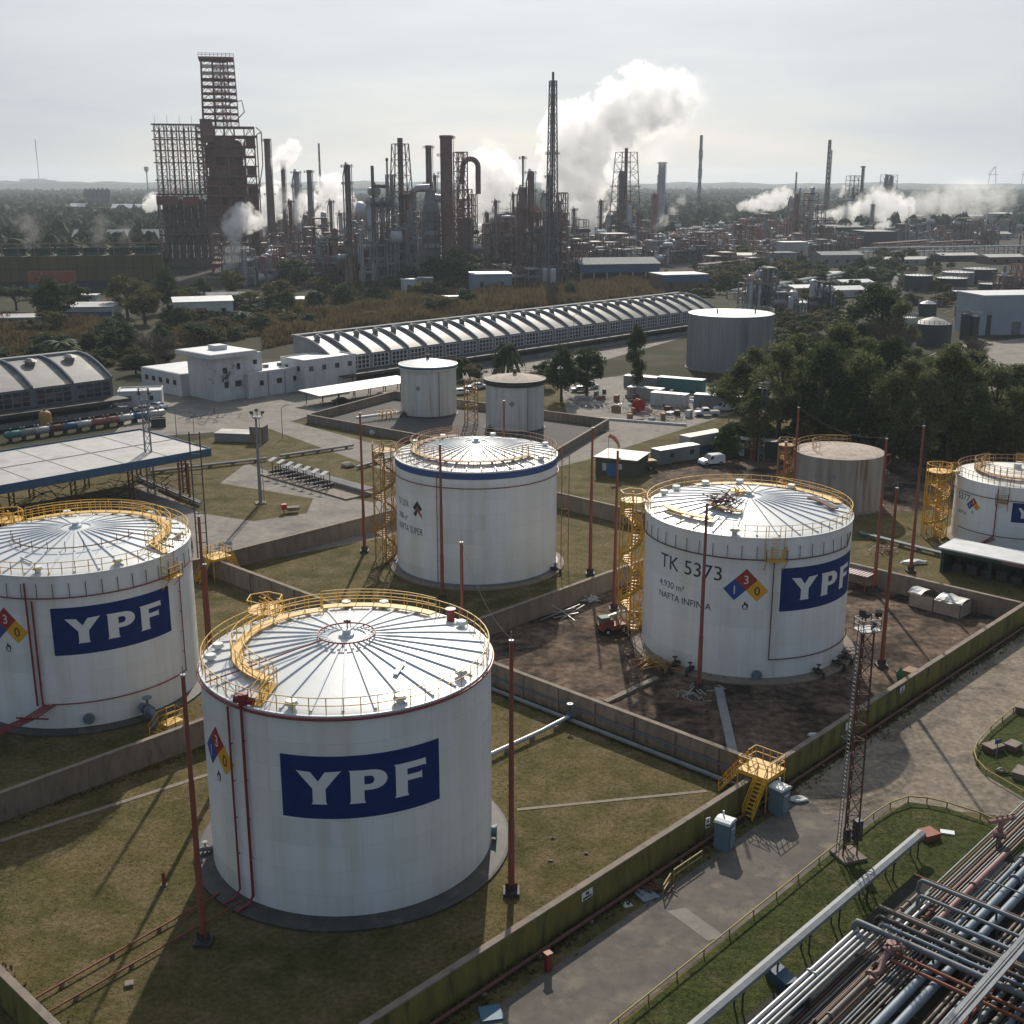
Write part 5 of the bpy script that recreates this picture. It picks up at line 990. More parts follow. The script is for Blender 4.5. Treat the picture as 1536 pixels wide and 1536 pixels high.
# ---------------------------------------------------------------- vaulted warehouses
def warehouse(name, label, a, n, bay, depth, wall_h, ridge, m_wall):
    """bays of half-barrel roof rising to a ridge at the back, arched ribs between bays, windows in the front wall"""
    t = thing(name, label, 'warehouse', a, UA); Lw = n * bay
    prof = [(depth * k / 10, wall_h + (ridge - wall_h) * math.sin(PI / 2 * (k / 10)) ** .9) for k in range(11)]
    mb = MB(); mb.bx(0, 0, 0, Lw, .3, wall_h); mb.bx(0, depth - .3, 0, Lw, depth, ridge - .6); obj('wall', mb, m_wall, t)
    for x0, x1 in ((0, .3), (Lw - .3, Lw)):
        mb = MB(); mb.extrude([(.3, 0)] + [(y if i else .3, z - .15) for i, (y, z) in enumerate(prof)] + [(depth - .3, ridge - .7), (depth - .3, 0)], x0, x1, 'x'); obj('end_wall', mb, m_wall, t)
    mb = MB(); vs = []; m = len(prof)
    for x in (-.2, Lw + .2): vs += [(x, y, z) for y, z in prof] + [(x, y, z - .14) for y, z in prof]
    fs = [(i, i + 1, 2 * m + i + 1, 2 * m + i) for i in range(m - 1)] + [(m + i, 3 * m + i, 3 * m + i + 1, m + i + 1) for i in range(m - 1)] + [(i, m + i, m + i + 1, i + 1) for i in range(m - 1)] + [(2 * m + i, 2 * m + i + 1, 3 * m + i + 1, 3 * m + i) for i in range(m - 1)] + [(0, 2 * m, 3 * m, m), (m - 1, 2 * m - 1, 4 * m - 1, 3 * m - 1)]
    mb.add(vs, fs); rf = obj('roof', mb, M['vault'], t, smooth=True)
    mb = MB(); mb.bx(-.2, depth - 1.2, ridge + .01, Lw + .2, depth + .6, ridge + .5); obj('ridge_beam', mb, M['wallg'], rf)
    for i in range(n + 1):
        x = i * bay; mb = MB(); pr = [(y, z + .03) for y, z in prof] + [(y, z + .03 + .42 + .35 * math.sin(PI * j / 10)) for j, (y, z) in reversed(list(enumerate(prof)))]
        mb.extrude(pr, x - .2, x + .2, 'x'); obj('arch_rib', mb, m_wall, rf)
    for i in range(n):
        x0, x1 = i * bay + .6, (i + 1) * bay - .6; z0, z1 = wall_h * .48, wall_h * .94
        mb = MB(); mb.bx(x0, -.06, z0, x1, -.004, z1); wn_ = obj('window', mb, M['glass'], t)
        mb = MB(); q = 4
        for k in range(q + 1): x = x0 + (x1 - x0) * k / q; mb.bx(x - .14, -.16, z0 - .1, x + .14, -.063, z1 + .1)
        for k in range(4): z = z0 + (z1 - z0) * k / 3; mb.bx(x0 - .1, -.20, z - .10, x1 + .1, -.163, z + .10)
        obj('window_frame', mb, M['wallw'] if m_wall == M['wallg'] else m_wall, wn_)
        mb = MB(); y = depth * .62; z = wall_h + (ridge - wall_h) * math.sin(PI / 2 * .62) ** .9; mb.cyl((i * bay + bay / 2, y, z - .1), bay * .12, .9, 10); mb.cyl((i * bay + bay / 2, y, z + .7), bay * .17, .6, 10, bay * .06); obj('roof_ventilator', mb, M['vault'], rf)
    mb = MB(); mb.bx(-1, -5.5, wall_h * .40, Lw + 1, -.21, wall_h * .40 + .22); mb.bx(-1, -5.6, wall_h * .36, Lw + 1, -5.503, wall_h * .46); cn = obj('dock_canopy', mb, M['dark'], t)
    mb = MB(); [mb.bar((x * 7 + 2, -5.3, 1.0), (x * 7 + 2, -5.3, wall_h * .40), .2) for x in range(int(Lw / 7))]; obj('canopy_post', mb, M['dark'], cn)
    mb = MB(); mb.bx(-1, -4.2, 0, Lw + 1, -.01, 1.1); obj('loading_dock', mb, M['wallg'], t)
    return t
a = G(580, 566); o = a - U * 17; warehouse('vaulted_warehouse', 'very long grey warehouse with a row of ribbed vault bays, in mid-distance', (o.x, o.y, 0), 26, 6.1, 14.5, 6.6, 10.3, M['wallg'])
e = G(172, 614); o = e - U * 8.7 * 5; warehouse('vaulted_warehouse', 'short grey ribbed vault warehouse with gridded windows at the left edge', (o.x, o.y, 0), 5, 8.7, 15, 6.6, 10.6, M['wallb'])
# ---------------------------------------------------------------- white office building and other small buildings
def block(name, label, cat, p, sx, sy, h, m, rz=UA, roofm='roofw', win=0, wrow=(.55,), para=.35, door=False, wsz=(1.1, 1.0), side=True):
    """p = nearest front corner; x runs along the front, y goes back"""
    t = thing(name, label, cat, p, rz); mb = MB(); mb.bx(0, 0, 0, sx, sy, h); obj('wall', mb, m, t)
    mb = MB(); mb.bx(.25, .25, h + .003, sx - .25, sy - .25, h + .08); r = obj('roof', mb, M[roofm], t)
    if para: mb = MB(); mb.bx(-.06, -.06, h + .004, sx + .06, .2, h + para); mb.bx(-.06, sy - .2, h + .004, sx + .06, sy + .06, h + para); mb.bx(-.06, .203, h + .004, .2, sy - .203, h + para); mb.bx(sx - .2, .203, h + .004, sx + .06, sy - .203, h + para); obj('parapet', mb, m, r)
    def wins(n, L_, put):
        for i in range(n):
            for f in wrow:
                x = L_ * (i + .5) / n; z = h * f
                if door and i == 0 and f == wrow[0]: continue
                put(x, z)
    def putf(x, z):
        mb = MB(); mb.bx(x - wsz[0] / 2, -.05, z - wsz[1] / 2, x + wsz[0] / 2, -.003, z + wsz[1] / 2); q = obj('window', mb, M['glass'], t)
        mb = MB(); mb.bx(x - wsz[0] / 2 - .12, -.14, z - wsz[1] / 2 - .12, x + wsz[0] / 2 + .12, -.003, z - wsz[1] / 2 - .003); obj('sill', mb, M['wallw'], q)
    def puts(y, z):
        mb = MB(); mb.bx(-.05, y - wsz[0] / 2, z - wsz[1] / 2, -.003, y + wsz[0] / 2, z + wsz[1] / 2); obj('window', mb, M['glass'], t)
    if win: wins(win, sx, putf); side and wins(max(1, int(win * sy / sx)), sy, puts)
    if door: mb = MB(); x = sx * .5 / max(win, 1); mb.bx(x - .5, -.06, 0, x + .5, -.004, 2.1); obj('door', mb, M['wallw'] if m != M['wallw'] else M['pipeb'], t)
    return t
# office: central tower, side wings, canopy
p = G(374, 598); t = thing('office_building', 'white flat-roofed office building with a taller square tower, beyond the grass plots', 'office building', p, UA)
mb = MB(); mb.bx(0, 0, 0, 22, 12, 5.3); wl = obj('long_wing', mb, M['wallw'], t); mb = MB(); mb.bx(.3, .3, 5.303, 21.7, 11.7, 5.4); mb.bx(-.1, -.1, 5.303, 22.1, .2, 5.75); obj('roof', mb, M['roofw'], wl)
mb = MB(); mb.bx(-7, 1.5, 0, -.01, 13, 9.6); tw = obj('tower', mb, M['wallw'], t); mb = MB(); mb.bx(-9, .4, 9.603, 3.0, 14.5, 10.5); obj('roof_slab', mb, M['wallw'], tw); mb = MB(); mb.bx(-8.7, .7, 10.503, 2.7, 14.2, 10.56); mb.bx(-4, 6, 10.5, -1, 9, 11.6); obj('roof', mb, M['roofw'], tw); mb = MB(); mb.bx(0.01, 3, 5.41, 6, 12.5, 9.6); obj('upper_floor', mb, M['wallw'], tw)
mb = MB(); mb.bx(-9, 13.01, 0, 3, 30, 5.0); wg = obj('rear_wing', mb, M['wallw'], t); mb = MB(); mb.bx(-8.7, 13.3, 5.003, 2.7, 29.7, 5.1); obj('roof', mb, M['roofw'], wg)
for k in range(4): mb = MB(); mb.bx(3 + k * 4.6, -.12, 2.6, 4.0 + k * 4.6 + .4 * (k % 2), -.004, 3.7); obj('window', mb, M['glass'], wl)
for k in range(4): mb = MB(); mb.bx(5.2 + k * 4.6, -.10, 0, 5.4 + k * 4.6, -.003, 5.2); obj('pilaster', mb, M['wallg'], wl)
for x, z, w_ in ((-5.5, 6.0, 1.2), (-1.8, 6.6, .9), (-5.2, 2.8, 1.0), (-2.4, 2.8, 1.6)): mb = MB(); mb.bx(x, 1.44, z, x + w_, 1.497, z + 1.3); obj('window', mb, M['glass'], tw)
mb = MB(); mb.bx(3.6, 2.94, 7, 4.6, 2.997, 8); obj('window', mb, M['glass'], tw)
for k in range(5): mb = MB(); mb.bx(-9.06, 15 + k * 3, 2.4, -9.003, 16.3 + k * 3, 3.5); obj('window', mb, M['glass'], wg)
mb = MB(); [mb.box((9 + k * 4, 6, 5.75), (1.0, 1.0, .7)) for k in range(3)]; obj('air_conditioner', mb, M['vault'], wl)
c_ = G(322, 579); t = thing('entrance_canopy', 'thin white slab canopy on posts left of the office building', 'canopy', (c_.x, c_.y, 0), UA + PI / 2); mb = MB(); mb.bx(0, 0, 3.0, 16, 3.4, 3.22); obj('slab', mb, M['roofw'], t); mb = MB(); [mb.bar((x, y, 0), (x, y, 3), .15) for x in (.5, 5, 10, 15) for y in (.4, 3)]; obj('post', mb, M['wallw'], t)
p = G(535, 578) - U * 15; block('white_annex', 'white two-storey annex in front of the long vaulted warehouse', 'annex', (p.x, p.y, 0), 15, 9, 7.2, M['wallw'], win=4, wrow=(.75,), wsz=(1.2, 1.1))
# carport
p = G(482, 612); t = thing('carport', 'carport with a thin white roof beside the two small tanks', 'carport', p, UA); mb = MB(); mb.extrude([(0, 2.5), (0, 2.62), (7.5, 3.0), (7.5, 2.88)], -.3, 28, 'x'); obj('roof', mb, M['roofw'], t)
mb = MB(); [mb.bar((1 + k * 4.4, y, 0), (1 + k * 4.4, y, 2.5), .14) for k in range(7) for y in (.6, 6.5)]; obj('post', mb, M['dark'], t)
# vehicles
def car(label, p, rz, body, kind='car', cat='car', group=None):
    t = thing('parked_' + kind, label, cat, p, rz, group); dims = {'car': (4.3, 1.75), 'van': (4.4, 1.85), 'pickup': (5.2, 1.85)}[kind]; Lc, Wc = dims
    P = {'car': [(-.5, .35), (-.5, .85), (-.42, .95), (-.30, 1.0), (-.17, 1.42), (.16, 1.42), (.30, .98), (.47, .85), (.5, .6), (.5, .35)],
         'van': [(-.5, .35), (-.5, 1.2), (-.48, 1.78), (-.40, 1.85), (.08, 1.85), (.26, 1.15), (.44, 1.0), (.5, .75), (.5, .35)],
         'pickup': [(-.5, .5), (-.5, 1.15), (-.10, 1.15), (-.07, 1.75), (.15, 1.75), (.26, 1.15), (.46, 1.05), (.5, .8), (.5, .5)]}[kind]
    mb = MB(); mb.extrude([(x * Lc, z) for x, z in P], -Wc / 2, Wc / 2); b = obj('body', mb, body, t)
    bm = bmesh.new(); bm.from_mesh(b.data); bmesh.ops.bevel(bm, geom=bm.edges[:], offset=.06, segments=2, affect='EDGES'); bm.to_mesh(b.data); bm.free()
    W2 = Wc / 2 + .004; sx = Lc
    mb = MB()
    if kind == 'van': wl_ = [(.02, 1.15), (.20, 1.15), (.09, 1.68), (.02, 1.68)]; ws = ((.265, 1.2), (.10, 1.78))
    elif kind == 'pickup': wl_ = [(-.06, 1.18), (.24, 1.18), (.145, 1.66), (-.05, 1.66)]; ws = ((.262, 1.2), (.158, 1.70))
    else: wl_ = [(-.27, 1.0), (.27, 1.0), (.15, 1.35), (-.155, 1.35)]; ws = ((.30, 1.02), (.175, 1.38))
    for s in (-1, 1): mb.quad(*[(x * sx, s * W2, z) for x, z in wl_])
    mb.quad((ws[0][0] * sx, -Wc * .44, ws[0][1]), (ws[0][0] * sx, Wc * .44, ws[0][1]), (ws[1][0] * sx + .02, Wc * .40, ws[1][1]), (ws[1][0] * sx + .02, -Wc * .40, ws[1][1])); obj('window', mb, M['glass'], t)
    for x in (-.31, .31):
        for y in (-1, 1):
            mb = MB(); mb.tube([(x * Lc, y * (Wc / 2 - .18), .33), (x * Lc, y * (Wc / 2 + .02), .33)], .33, 14); w_ = obj('wheel', mb, M['tyre'], t); mb = MB(); mb.tube([(x * Lc, y * (Wc / 2 + .021), .33), (x * Lc, y * (Wc / 2 + .035), .33)], .19, 10); obj('rim', mb, M['steel'], w_)
    for y in (-.6, .6): mb = MB(); mb.box((Lc / 2 + .005, y, .72), (.05, .32, .16)); obj('headlight', mb, M['toiletr'], t)
    if kind == 'pickup': mb = MB(); mb.bx(-.46 * Lc, -Wc / 2 + .12, 1.153, -.12 * Lc, Wc / 2 - .12, 1.17); obj('load_bed', mb, M['dark'], t)
    return t
car('white van parked on the dirt between the grey containers and the green cabin', G(1067, 697), rad(200), M['carw'], 'van', 'van'); car('white pickup truck parked on the yard beside the containers', G(1060, 624), rad(185), M['carw'], 'pickup', 'pickup truck')
car('white van at the far end of the yard, half behind the trees', G(1086, 617), rad(190), M['carw'], 'van', 'van'); car('white car parked on the plaza by the floodlight tower', G(236, 613), rad(-20), M['carw']); car('silver car in front of the left warehouse end, partly behind the tower', G(216, 618), rad(10), M['cars'])
car('black car parked under the near end of the carport', G(513, 606), rad(20), M['card']); car('grey car parked under the far end of the carport', G(574, 598), rad(20), M['cars']); car('pale car parked left of the office building in the shade', G(252, 580), rad(30), M['carw']); car('dark car in the shade under the office canopy', G(290, 590), rad(30), M['card'])
for k, (px, py, m_) in enumerate(((690, 592, 'carw'), (702, 588, 'cars'), (716, 583, 'carw'), (870, 588, 'cars'), (885, 583, 'carw'))): car(['white car in the shade between the two small tanks', 'grey car between the two small tanks, second in the row', 'white car beside the dark-rimmed small tank', 'grey car under the trees right of the dark-rimmed tank', 'white car under the trees near the scrap yard'][k], G(px, py), rad(15), M[m_])
# ---------------------------------------------------------------- site cabins, containers, hut
t = block('olive_hut', 'square olive-walled hut with a flat dark roof and blue doors', 'hut', G(893, 712), 7, 6.5, 2.9, mat('olive_render', (.085, .085, .06), (.065, .065, .045), rough=.9, scale=.8), rz=-rad(24), roofm='vault', para=0); mb = MB(); mb.bx(-.3, -.3, 2.905, 7.3, 6.8, 3.1); obj('roof_slab', mb, M['vault'], t); mb = MB(); mb.bx(2.0, -.06, 0, 3.6, -.004, 2.1); obj('door', mb, mat('door_blue', (.03, .13, .30), rough=.5), t); mb = MB(); mb.bx(1.2, -.05, .9, 1.9, -.003, 2.1); mb.bx(3.7, -.05, 1.3, 4.6, -.003, 2.2); obj('window', mb, M['wallw'], t)
def container(label, p, L_, m, rz, h=2.6, w_=2.45, win=True, lower=None):
    t = thing('site_container', label, 'container', p, rz); mb = MB(); mb.bx(0, 0, .15, L_, w_, h)
    for k in range(int(L_ / .6)): mb.bx(k * .6 + .1, -.04, .25, k * .6 + .4, -.003, h - .1)
    obj('body', mb, m, t); mb = MB(); mb.bx(-.04, -.06, h + .003, L_ + .04, w_ + .04, h + .08); obj('roof', mb, M['steel'] if not lower else M['vault'], t)
    if win: mb = MB(); mb.bx(L_ * .25, -.06, 1.2, L_ * .25 + .9, -.043, 2.0); mb.bx(L_ * .75, -.06, 1.2, L_ * .75 + .9, -.043, 2.0); obj('window', mb, M['glass'], t)
    if lower: mb = MB(); mb.bx(-.03, -.07, .16, L_ + .03, -.043, h * .42); obj('painted_base', mb, lower, t)
    return t
cg = mat('container_grey', (.17, .20, .21), (.13, .155, .165), rough=.6, scale=1); container('grey site cabin with two windows, nearest in the container row', G(990, 699), 9, cg, rad(34)); container('taller tan container with a blue lower half behind the grey cabin', G(1034, 684), 9.2, M['roofm'], rad(38), 3.3, 2.6, False, M['bluep'])
container('dark green site cabin with white door and windows by the trees', G(1071, 681), 11, M['green'], -rad(20), 2.9, 2.6); t = None
for k, (x, w_) in enumerate(((1098, 1), )): mb = MB(); q = G(1082, 684); 
p = G(1071, 681); r_ = thing('cabin_door_panel', 'white door panel leaning on the dark green cabin front', 'door', (p.x + 4.2 * math.cos(rad(20)), p.y - 4.2 * math.sin(rad(20)) - .1, 0), -rad(20)); mb = MB(); mb.bx(0, -.09, .1, 1.1, -.05, 2.3); obj('panel', mb, M['wallw'], r_)
t = thing('trailer_generator', 'small yellow-topped generator trailer beside the grey cabin', 'generator', G(972, 705), .4); mb = MB(); mb.bx(-1.4, -.7, .6, 1.4, .7, 1.5); obj('body', mb, M['dark'], t); mb = MB(); mb.bx(-1.5, -.8, 1.503, 1.2, .8, 1.75); obj('lid', mb, M['yellowold'], t); mb = MB(); [mb.tube([(x, s * .75 - .1, .35), (x, s * .75 + .1, .35)], .35, 12) for x in (-.5, .6) for s in (-1, 1)]; obj('wheel', mb, M['tyre'], t)
t = thing('windsock', 'faded orange windsock on a thin pole near the olive hut', 'windsock', top_to_base(913, 652, 6.5)); mb = MB(); mb.tube([(0, 0, 0), (0, 0, 6.5)], .05, 6); obj('pole', mb, M['steel'], t); mb = MB(); mb.tube([(0, 0, 6.4), (.9, 0, 6.0), (1.5, -.2, 5.2), (1.8, -.2, 4.4)], [.38, .34, .26, .18], 10); obj('sock', mb, mat('sock_orange', (.55, .22, .12), rough=.8), t)
# scrap yard behind: containers, drums, red reel
for k, (px, py, L_, h, mk, lb) in enumerate(((985, 585, 11, 3.0, 'teal', 'teal container at the back of the scrap yard'), (975, 608, 8, 2.8, 'wallw', 'white-roofed container in the middle of the scrap yard'), (940, 598, 8, 2.6, 'tankrust', 'rusty dull container at the left of the scrap yard'), (1040, 612, 10, 2.9, 'wallg', 'long grey container behind the white pickup'), (935, 580, 9, 2.6, 'wallg', 'grey container near the trees by the scrap yard'))): container(lb, G(px, py), L_, M[mk], rad(-28 if k != 3 else -20), h, 2.6, False)
for k, (px, py, s) in enumerate(((1036, 585, 1.2), (1049, 607, 1.0), (1070, 588, .9))): lump('white_tote', ['white rounded tote behind the teal container', 'white rounded tote beside the white pickup', 'small white tote near the trees at the yard end'][k], 'tote', G(px, py), (s, s, s * 1.2), M['toiletr'], 40 + k)
t = thing('cable_reel', 'large red cable reel standing in the scrap yard', 'cable reel', G(958, 618), .5); mb = MB(); mb.tube([(0, -.5, 1.4), (0, -.42, 1.4)], 1.4, 20); mb.tube([(0, .42, 1.4), (0, .5, 1.4)], 1.4, 20); obj('flange', mb, M['red'], t); mb = MB(); mb.tube([(0, -.42, 1.4), (0, .42, 1.4)], .8, 16); obj('drum', mb, M['dark'], t)
for k, (px, py, mk, lb) in enumerate(((925, 617, 'wallw', 'pale scrap scattered at the left of the scrap yard'), (975, 625, 'pipep', 'pinkish scrap bits right of the red reel'), (1015, 618, 'rust', 'rusty scrap near the white-roofed container'), (905, 610, 'silver', 'metal scrap at the kerb left of the scrap yard'), (1000, 630, 'dark', 'dark scrap at the front kerb of the scrap yard'), (880, 600, 'wallw', 'white scrap under the trees by the scrap yard'))): rods('scrap_heap', lb, 'scrap heap', G(px, py), 34, .9, M[mk], 50 + k, 1.0, 2.4)
board('yard_kerb', 'white raised kerb along the front of the scrap yard', 'kerb', G(935, 632), 26, .5, .45, M['wallw'], rad(-22)); 
# ---------------------------------------------------------------- pump bay, valves and small things on the grass plots
a = G(405, 712); t = thing('pump_bay', 'row of dark pumps under small tilted white shades on the paved bay', 'pumps', a, math.atan2((G(495, 738) - a).y, (G(495, 738) - a).x)); Lp = (G(495, 738) - a).length
mb = MB(); mb.bx(-1, -1.5, 0, Lp + 6, 4, .25); obj('plinth', mb, M['conc'], t)
for k in range(7):
    x = .8 + k * Lp / 7; mb = MB(); mb.bar((x, 0, .25), (x, 0, 2.6), .1); mb.bar((x, 1.2, .25), (x, 1.2, 2.7), .1); mb.tube([(x, -.6, .7), (x, 1.8, .7)], .28, 8); mb.tube([(x + .4, .4, .3), (x + .4, .4, 1.7)], .12, 6); pu = obj('pump', mb, M['dark'], t); mb = MB(); mb.quad((x - .5, -.5, 2.5), (x + .5, -.5, 2.5), (x + .5, .7, 2.95), (x - .5, .7, 2.95)); mb.quad((x - .5, -.5, 2.54), (x + .5, -.5, 2.54), (x + .5, .7, 2.99), (x - .5, .7, 2.99)); obj('shade', mb, M['roofw'], pu); mb = MB(); mb.tube([(x, -.75, .7), (x, -.65, .7)], .3, 10); obj('flange', mb, M['wallw'], pu)
for k in range(6): mb = MB(); mb.tube([(-1, 2.2 + k * .35, .9), (Lp + 6, 2.2 + k * .35, .9)], .13, 6); obj('header_pipe', mb, M['greyst'], t)
t = thing('pump_house', 'low dark block house with a small cabin on the grass behind the white lighting pole', 'pump house', G(322, 662), -.15); mb = MB(); mb.bx(0, 0, 0, 7, 4, 1.5); obj('wall', mb, M['wallg'], t); mb = MB(); mb.bx(7.003, -.3, 0, 9.6, 2.5, 3.0); obj('cabin', mb, M['conc'], t); mb = MB(); mb.bx(-.1, -.1, 1.503, 6.9, 4.1, 1.6); obj('roof', mb, M['vault'], t)
for lb, A, B in (('dark pipe crossing the grass left of the pump bay', (225, 712), (400, 692)), ('dark pipe pair on the grass behind the pump bay', (420, 688), (530, 672)), ('dark pipe bridge between the pump bay and the blue-banded tank', (535, 705), (590, 690)), ('long dark pipe edging the apron', (205, 720), (300, 760))):
    a_, b_ = G(*A), G(*B); t = thing('ground_pipeline', lb, 'pipe', a_); d = b_ - a_; mb = MB(); mb.tube([(0, 0, .5), tuple(d + Vector((0, 0, .5)))], .2, 6); mb.tube([(0, .8, .5), tuple(d + Vector((0, .8, .5)))], .14, 6); obj('pipe', mb, M['greyst'], t); mb = MB(); [mb.box(tuple(d * f + Vector((0, .4, .15))), (.4, 1.4, .3)) for f in (.1, .3, .5, .7, .9)]; obj('pipe_support', mb, M['conc'], t)
t = thing('red_hydrant', 'small red hydrant cabinet with a grey lid on the grass island', 'hydrant', G(426, 770), .3); mb = MB(); mb.bx(-.3, -.3, .6, .4, .3, 1.4); mb.bar((0, 0, 0), (0, 0, .6), .15); obj('body', mb, M['red'], t); mb = MB(); mb.bx(.5, -.6, .4, 2.2, .6, .9); obj('lid', mb, M['conc'], t)
lump('concrete_ring', 'round concrete well cover on the grass by the pump bay', 'well cover', G(522, 700), (1.3, 1.3, .6), M['conc'], 60); rods('white_bags', 'pile of white bundled bags on the grass beside the orange mast', 'bags', G(548, 648), 12, .7, M['tarpw'], 61, .8, .8); lump('white_bag', 'single big white bag on the grass near the small tank basin', 'bag', G(541, 645), (1.2, .8, .8), M['tarpw'], 62); lump('white_bag', 'second big white bag beside the road near the small tanks', 'bag', G(562, 652), (1.0, .8, .9), M['tarpw'], 63)
t = thing('valve_platform', 'small yellow valve manifold with a pale pink pipe beside the left small tank', 'valve manifold', G(580, 628), .5); mb = MB(); mb.tube([(-7, -1, 1.0), (4, .6, 1.0)], .28, 8); obj('pipe', mb, M['roofw'], t); mb = MB(); rail_line(mb, [(-2, -1, .6), (2, -1, .6), (2, 1, .6), (-2, 1, .6)], 1.0, .8, .09); [mb.bar((x, 0, 0), (x, 0, 1.6), .2) for x in (-1, 0, 1)]; obj('valve_frame', mb, M['yellow'], t)
t = thing('service_tower', 'rusty yellow scaffold-like stair tower between the two small tanks', 'stair tower', G(707, 636), .3); mb = MB(); lattice(mb, 1.5, 1.5, 9, 7, .13, 4); obj('tower_frame', mb, M['yellowold'], t)
for lb, px, py, ty in (('thin lamp post with an arm on the grass near the carport', 424, 657, 612), ('thin lamp post by the plaza corner', 265, 655, 610), ('thin lamp post beside the far concrete road near the trees', 1092, 648, 600), ('pale floodlight post in front of the vaulted warehouse', 860, 530, 474)):
    b = G(px, py); hh = HT(b, ty); t = thing('lamp_post', lb, 'lamp post', b, .4); mb = MB(); mb.tube([(0, 0, 0), (0, 0, hh), (.9, 0, hh + .5)], .07, 6); obj('pole', mb, M['steel'], t); mb = MB(); mb.box((1.2, 0, hh + .52), (.6, .25, .12)); obj('lamp_head', mb, M['dark'], t)
# machinery rows by the left warehouse
for k in range(11):
    p = G(8 + k * 21, 664 - k * 3.2); mk = ('teal', 'wallg', 'silver', 'rust', 'bluep', 'silver', 'redst', 'redst', 'silver', 'bluep', 'silver')[k]
    lb = ['teal heat exchanger at the left edge of the equipment row', 'grey exchanger second from the left in the equipment row', 'silver exchanger third from the left, by the small yellow tank', 'rusty exchanger behind the canopy roof edge', 'blue exchanger in the middle of the equipment row', 'silver exchanger right of the blue one in mid-row', 'dark red exchanger left of the centre gap', 'second dark red exchanger beside the first', 'silver exchanger right of the dark red pair', 'blue exchanger near the floodlight tower', 'silver exchanger at the right end of the row'][k]
    t = thing('heat_exchanger', lb, 'heat exchanger', p, UA); mb = MB(); Lh = 4.5; mb.tube([(0, 0, 1.3), (.4, 0, 1.3), (Lh - .4, 0, 1.3), (Lh, 0, 1.3)], [.45, .7, .7, .45], 12); obj('shell', mb, M[mk], t, smooth=True); mb = MB(); [mb.box((x, 0, .5), (.3, 1.0, 1.0)) for x in (1, 3.5)]; obj('saddle', mb, M['dark'], t); mb = MB(); [mb.tube([(x, 0, 1.9), (x, 0, 2.5)], .18, 8) for x in (1.2, 3.2)]; obj('nozzle', mb, M[mk], t)
t = thing('yellow_tank', 'small upright orange-yellow tank at the dock of the left warehouse', 'tank', G(69, 640)); mb = MB(); mb.vessel((0, 0, 0), 1.2, 3.2, 14); obj('shell', mb, M['yellowold'], t, smooth=True); mb = MB(); mb.tube([(0, 0, 3.1), (0, 0, 3.7)], .2, 8); obj('nozzle', mb, M['dark'], t)
t = thing('storage_bin', 'dark open-topped bin standing alone on the plaza', 'bin', G(238, 640), .3); mb = MB(); mb.bx(-1.4, -1, 0, 1.4, -.9, 1.7); mb.bx(-1.4, .9, 0, 1.4, 1, 1.7); mb.bx(-1.4, -.9, 0, -1.3, .9, 1.7); mb.bx(1.3, -.9, 0, 1.4, .9, 1.7); mb.bx(-1.3, -.9, 0, 1.3, .9, .2); obj('body', mb, M['dark'], t); mb = MB(); mb.bx(-1.5, -1.1, 1.703, 1.5, -.85, 1.8); mb.bx(-1.5, .85, 1.703, 1.5, 1.1, 1.8); obj('rim', mb, M['wallg'], t)
block('gate_house', 'small white gate house with blue fascia at the end of the left warehouse', 'gate house', G(178, 612), 9, 6, 3.2, M['wallw'], rz=UA - .6, win=2, wrow=(.6,)); rods('junk_row', 'row of junk heaped along the plaza edge', 'junk', G(310, 632), 44, 1.0, M['dark'], 71, 1.2, 4.5)
for k in range(6): board('timber_crate', 'orange timber crates stacked on the left warehouse dock', 'crate', G(118 + k * 8, 613 - k * 1.6) + Vector((0, 0, 1.1)), 2.0, 1.6, 1.9, M['wood'], UA)['group'] = 'timber crates on the dock'

r_ = random.Random(64)
for k in range(34):
    px, py = r_.uniform(875, 1050), r_.uniform(588, 632); p = G(px, py); o = board('scrap_box', 'small box or bin among the scrap heaps of the yard', 'box', p, r_.uniform(.6, 2.2), r_.uniform(.6, 1.4), r_.uniform(.4, 1.5), M[r_.choice(['wallw', 'rust', 'dark', 'pipeb', 'wood', 'vault', 'silver', 'redst'])], r_.uniform(0, 3)); o['group'] = 'small boxes and bins in the scrap yard'
# ---------------------------------------------------------------- trees and other vegetation
def leaf_quad(mb, c, s, r_, up=.3):
    n = Vector((r_.gauss(0, 1), r_.gauss(0, 1), r_.gauss(0, 1) + up)).normalized(); a = n.orthogonal().normalized(); b = n.cross(a); t = r_.uniform(0, 6.28); a, b = a * math.cos(t) + b * math.sin(t), b * math.cos(t) - a * math.sin(t)
    w = s * r_.uniform(.6, 1.2); h = s * r_.uniform(.5, 1.0); mb.add([c - a * w, c - b * h * .6 + a * w * .1, c + a * w, c + b * h * .6 - a * w * .1], [(0, 1, 2, 3)])
def crown_pts(r_, rx, rz, zc, n, shape='egg', core=.45):
    out = []
    while len(out) < n:
        d = Vector((r_.gauss(0, 1), r_.gauss(0, 1), r_.gauss(0, 1))).normalized(); k = core + (1 - core) * r_.random() ** .6
        p = d * k
        if shape == 'tall': p.x *= .8 + .25 * math.sin(p.z * 5 + 1); p.y *= .8 + .25 * math.cos(p.z * 4)
        if shape == 'flat' and p.z < -.2: continue
        out.append(Vector((p.x * rx * r_.uniform(.8, 1.12), p.y * rx * r_.uniform(.8, 1.12), zc + p.z * rz)))
    return out
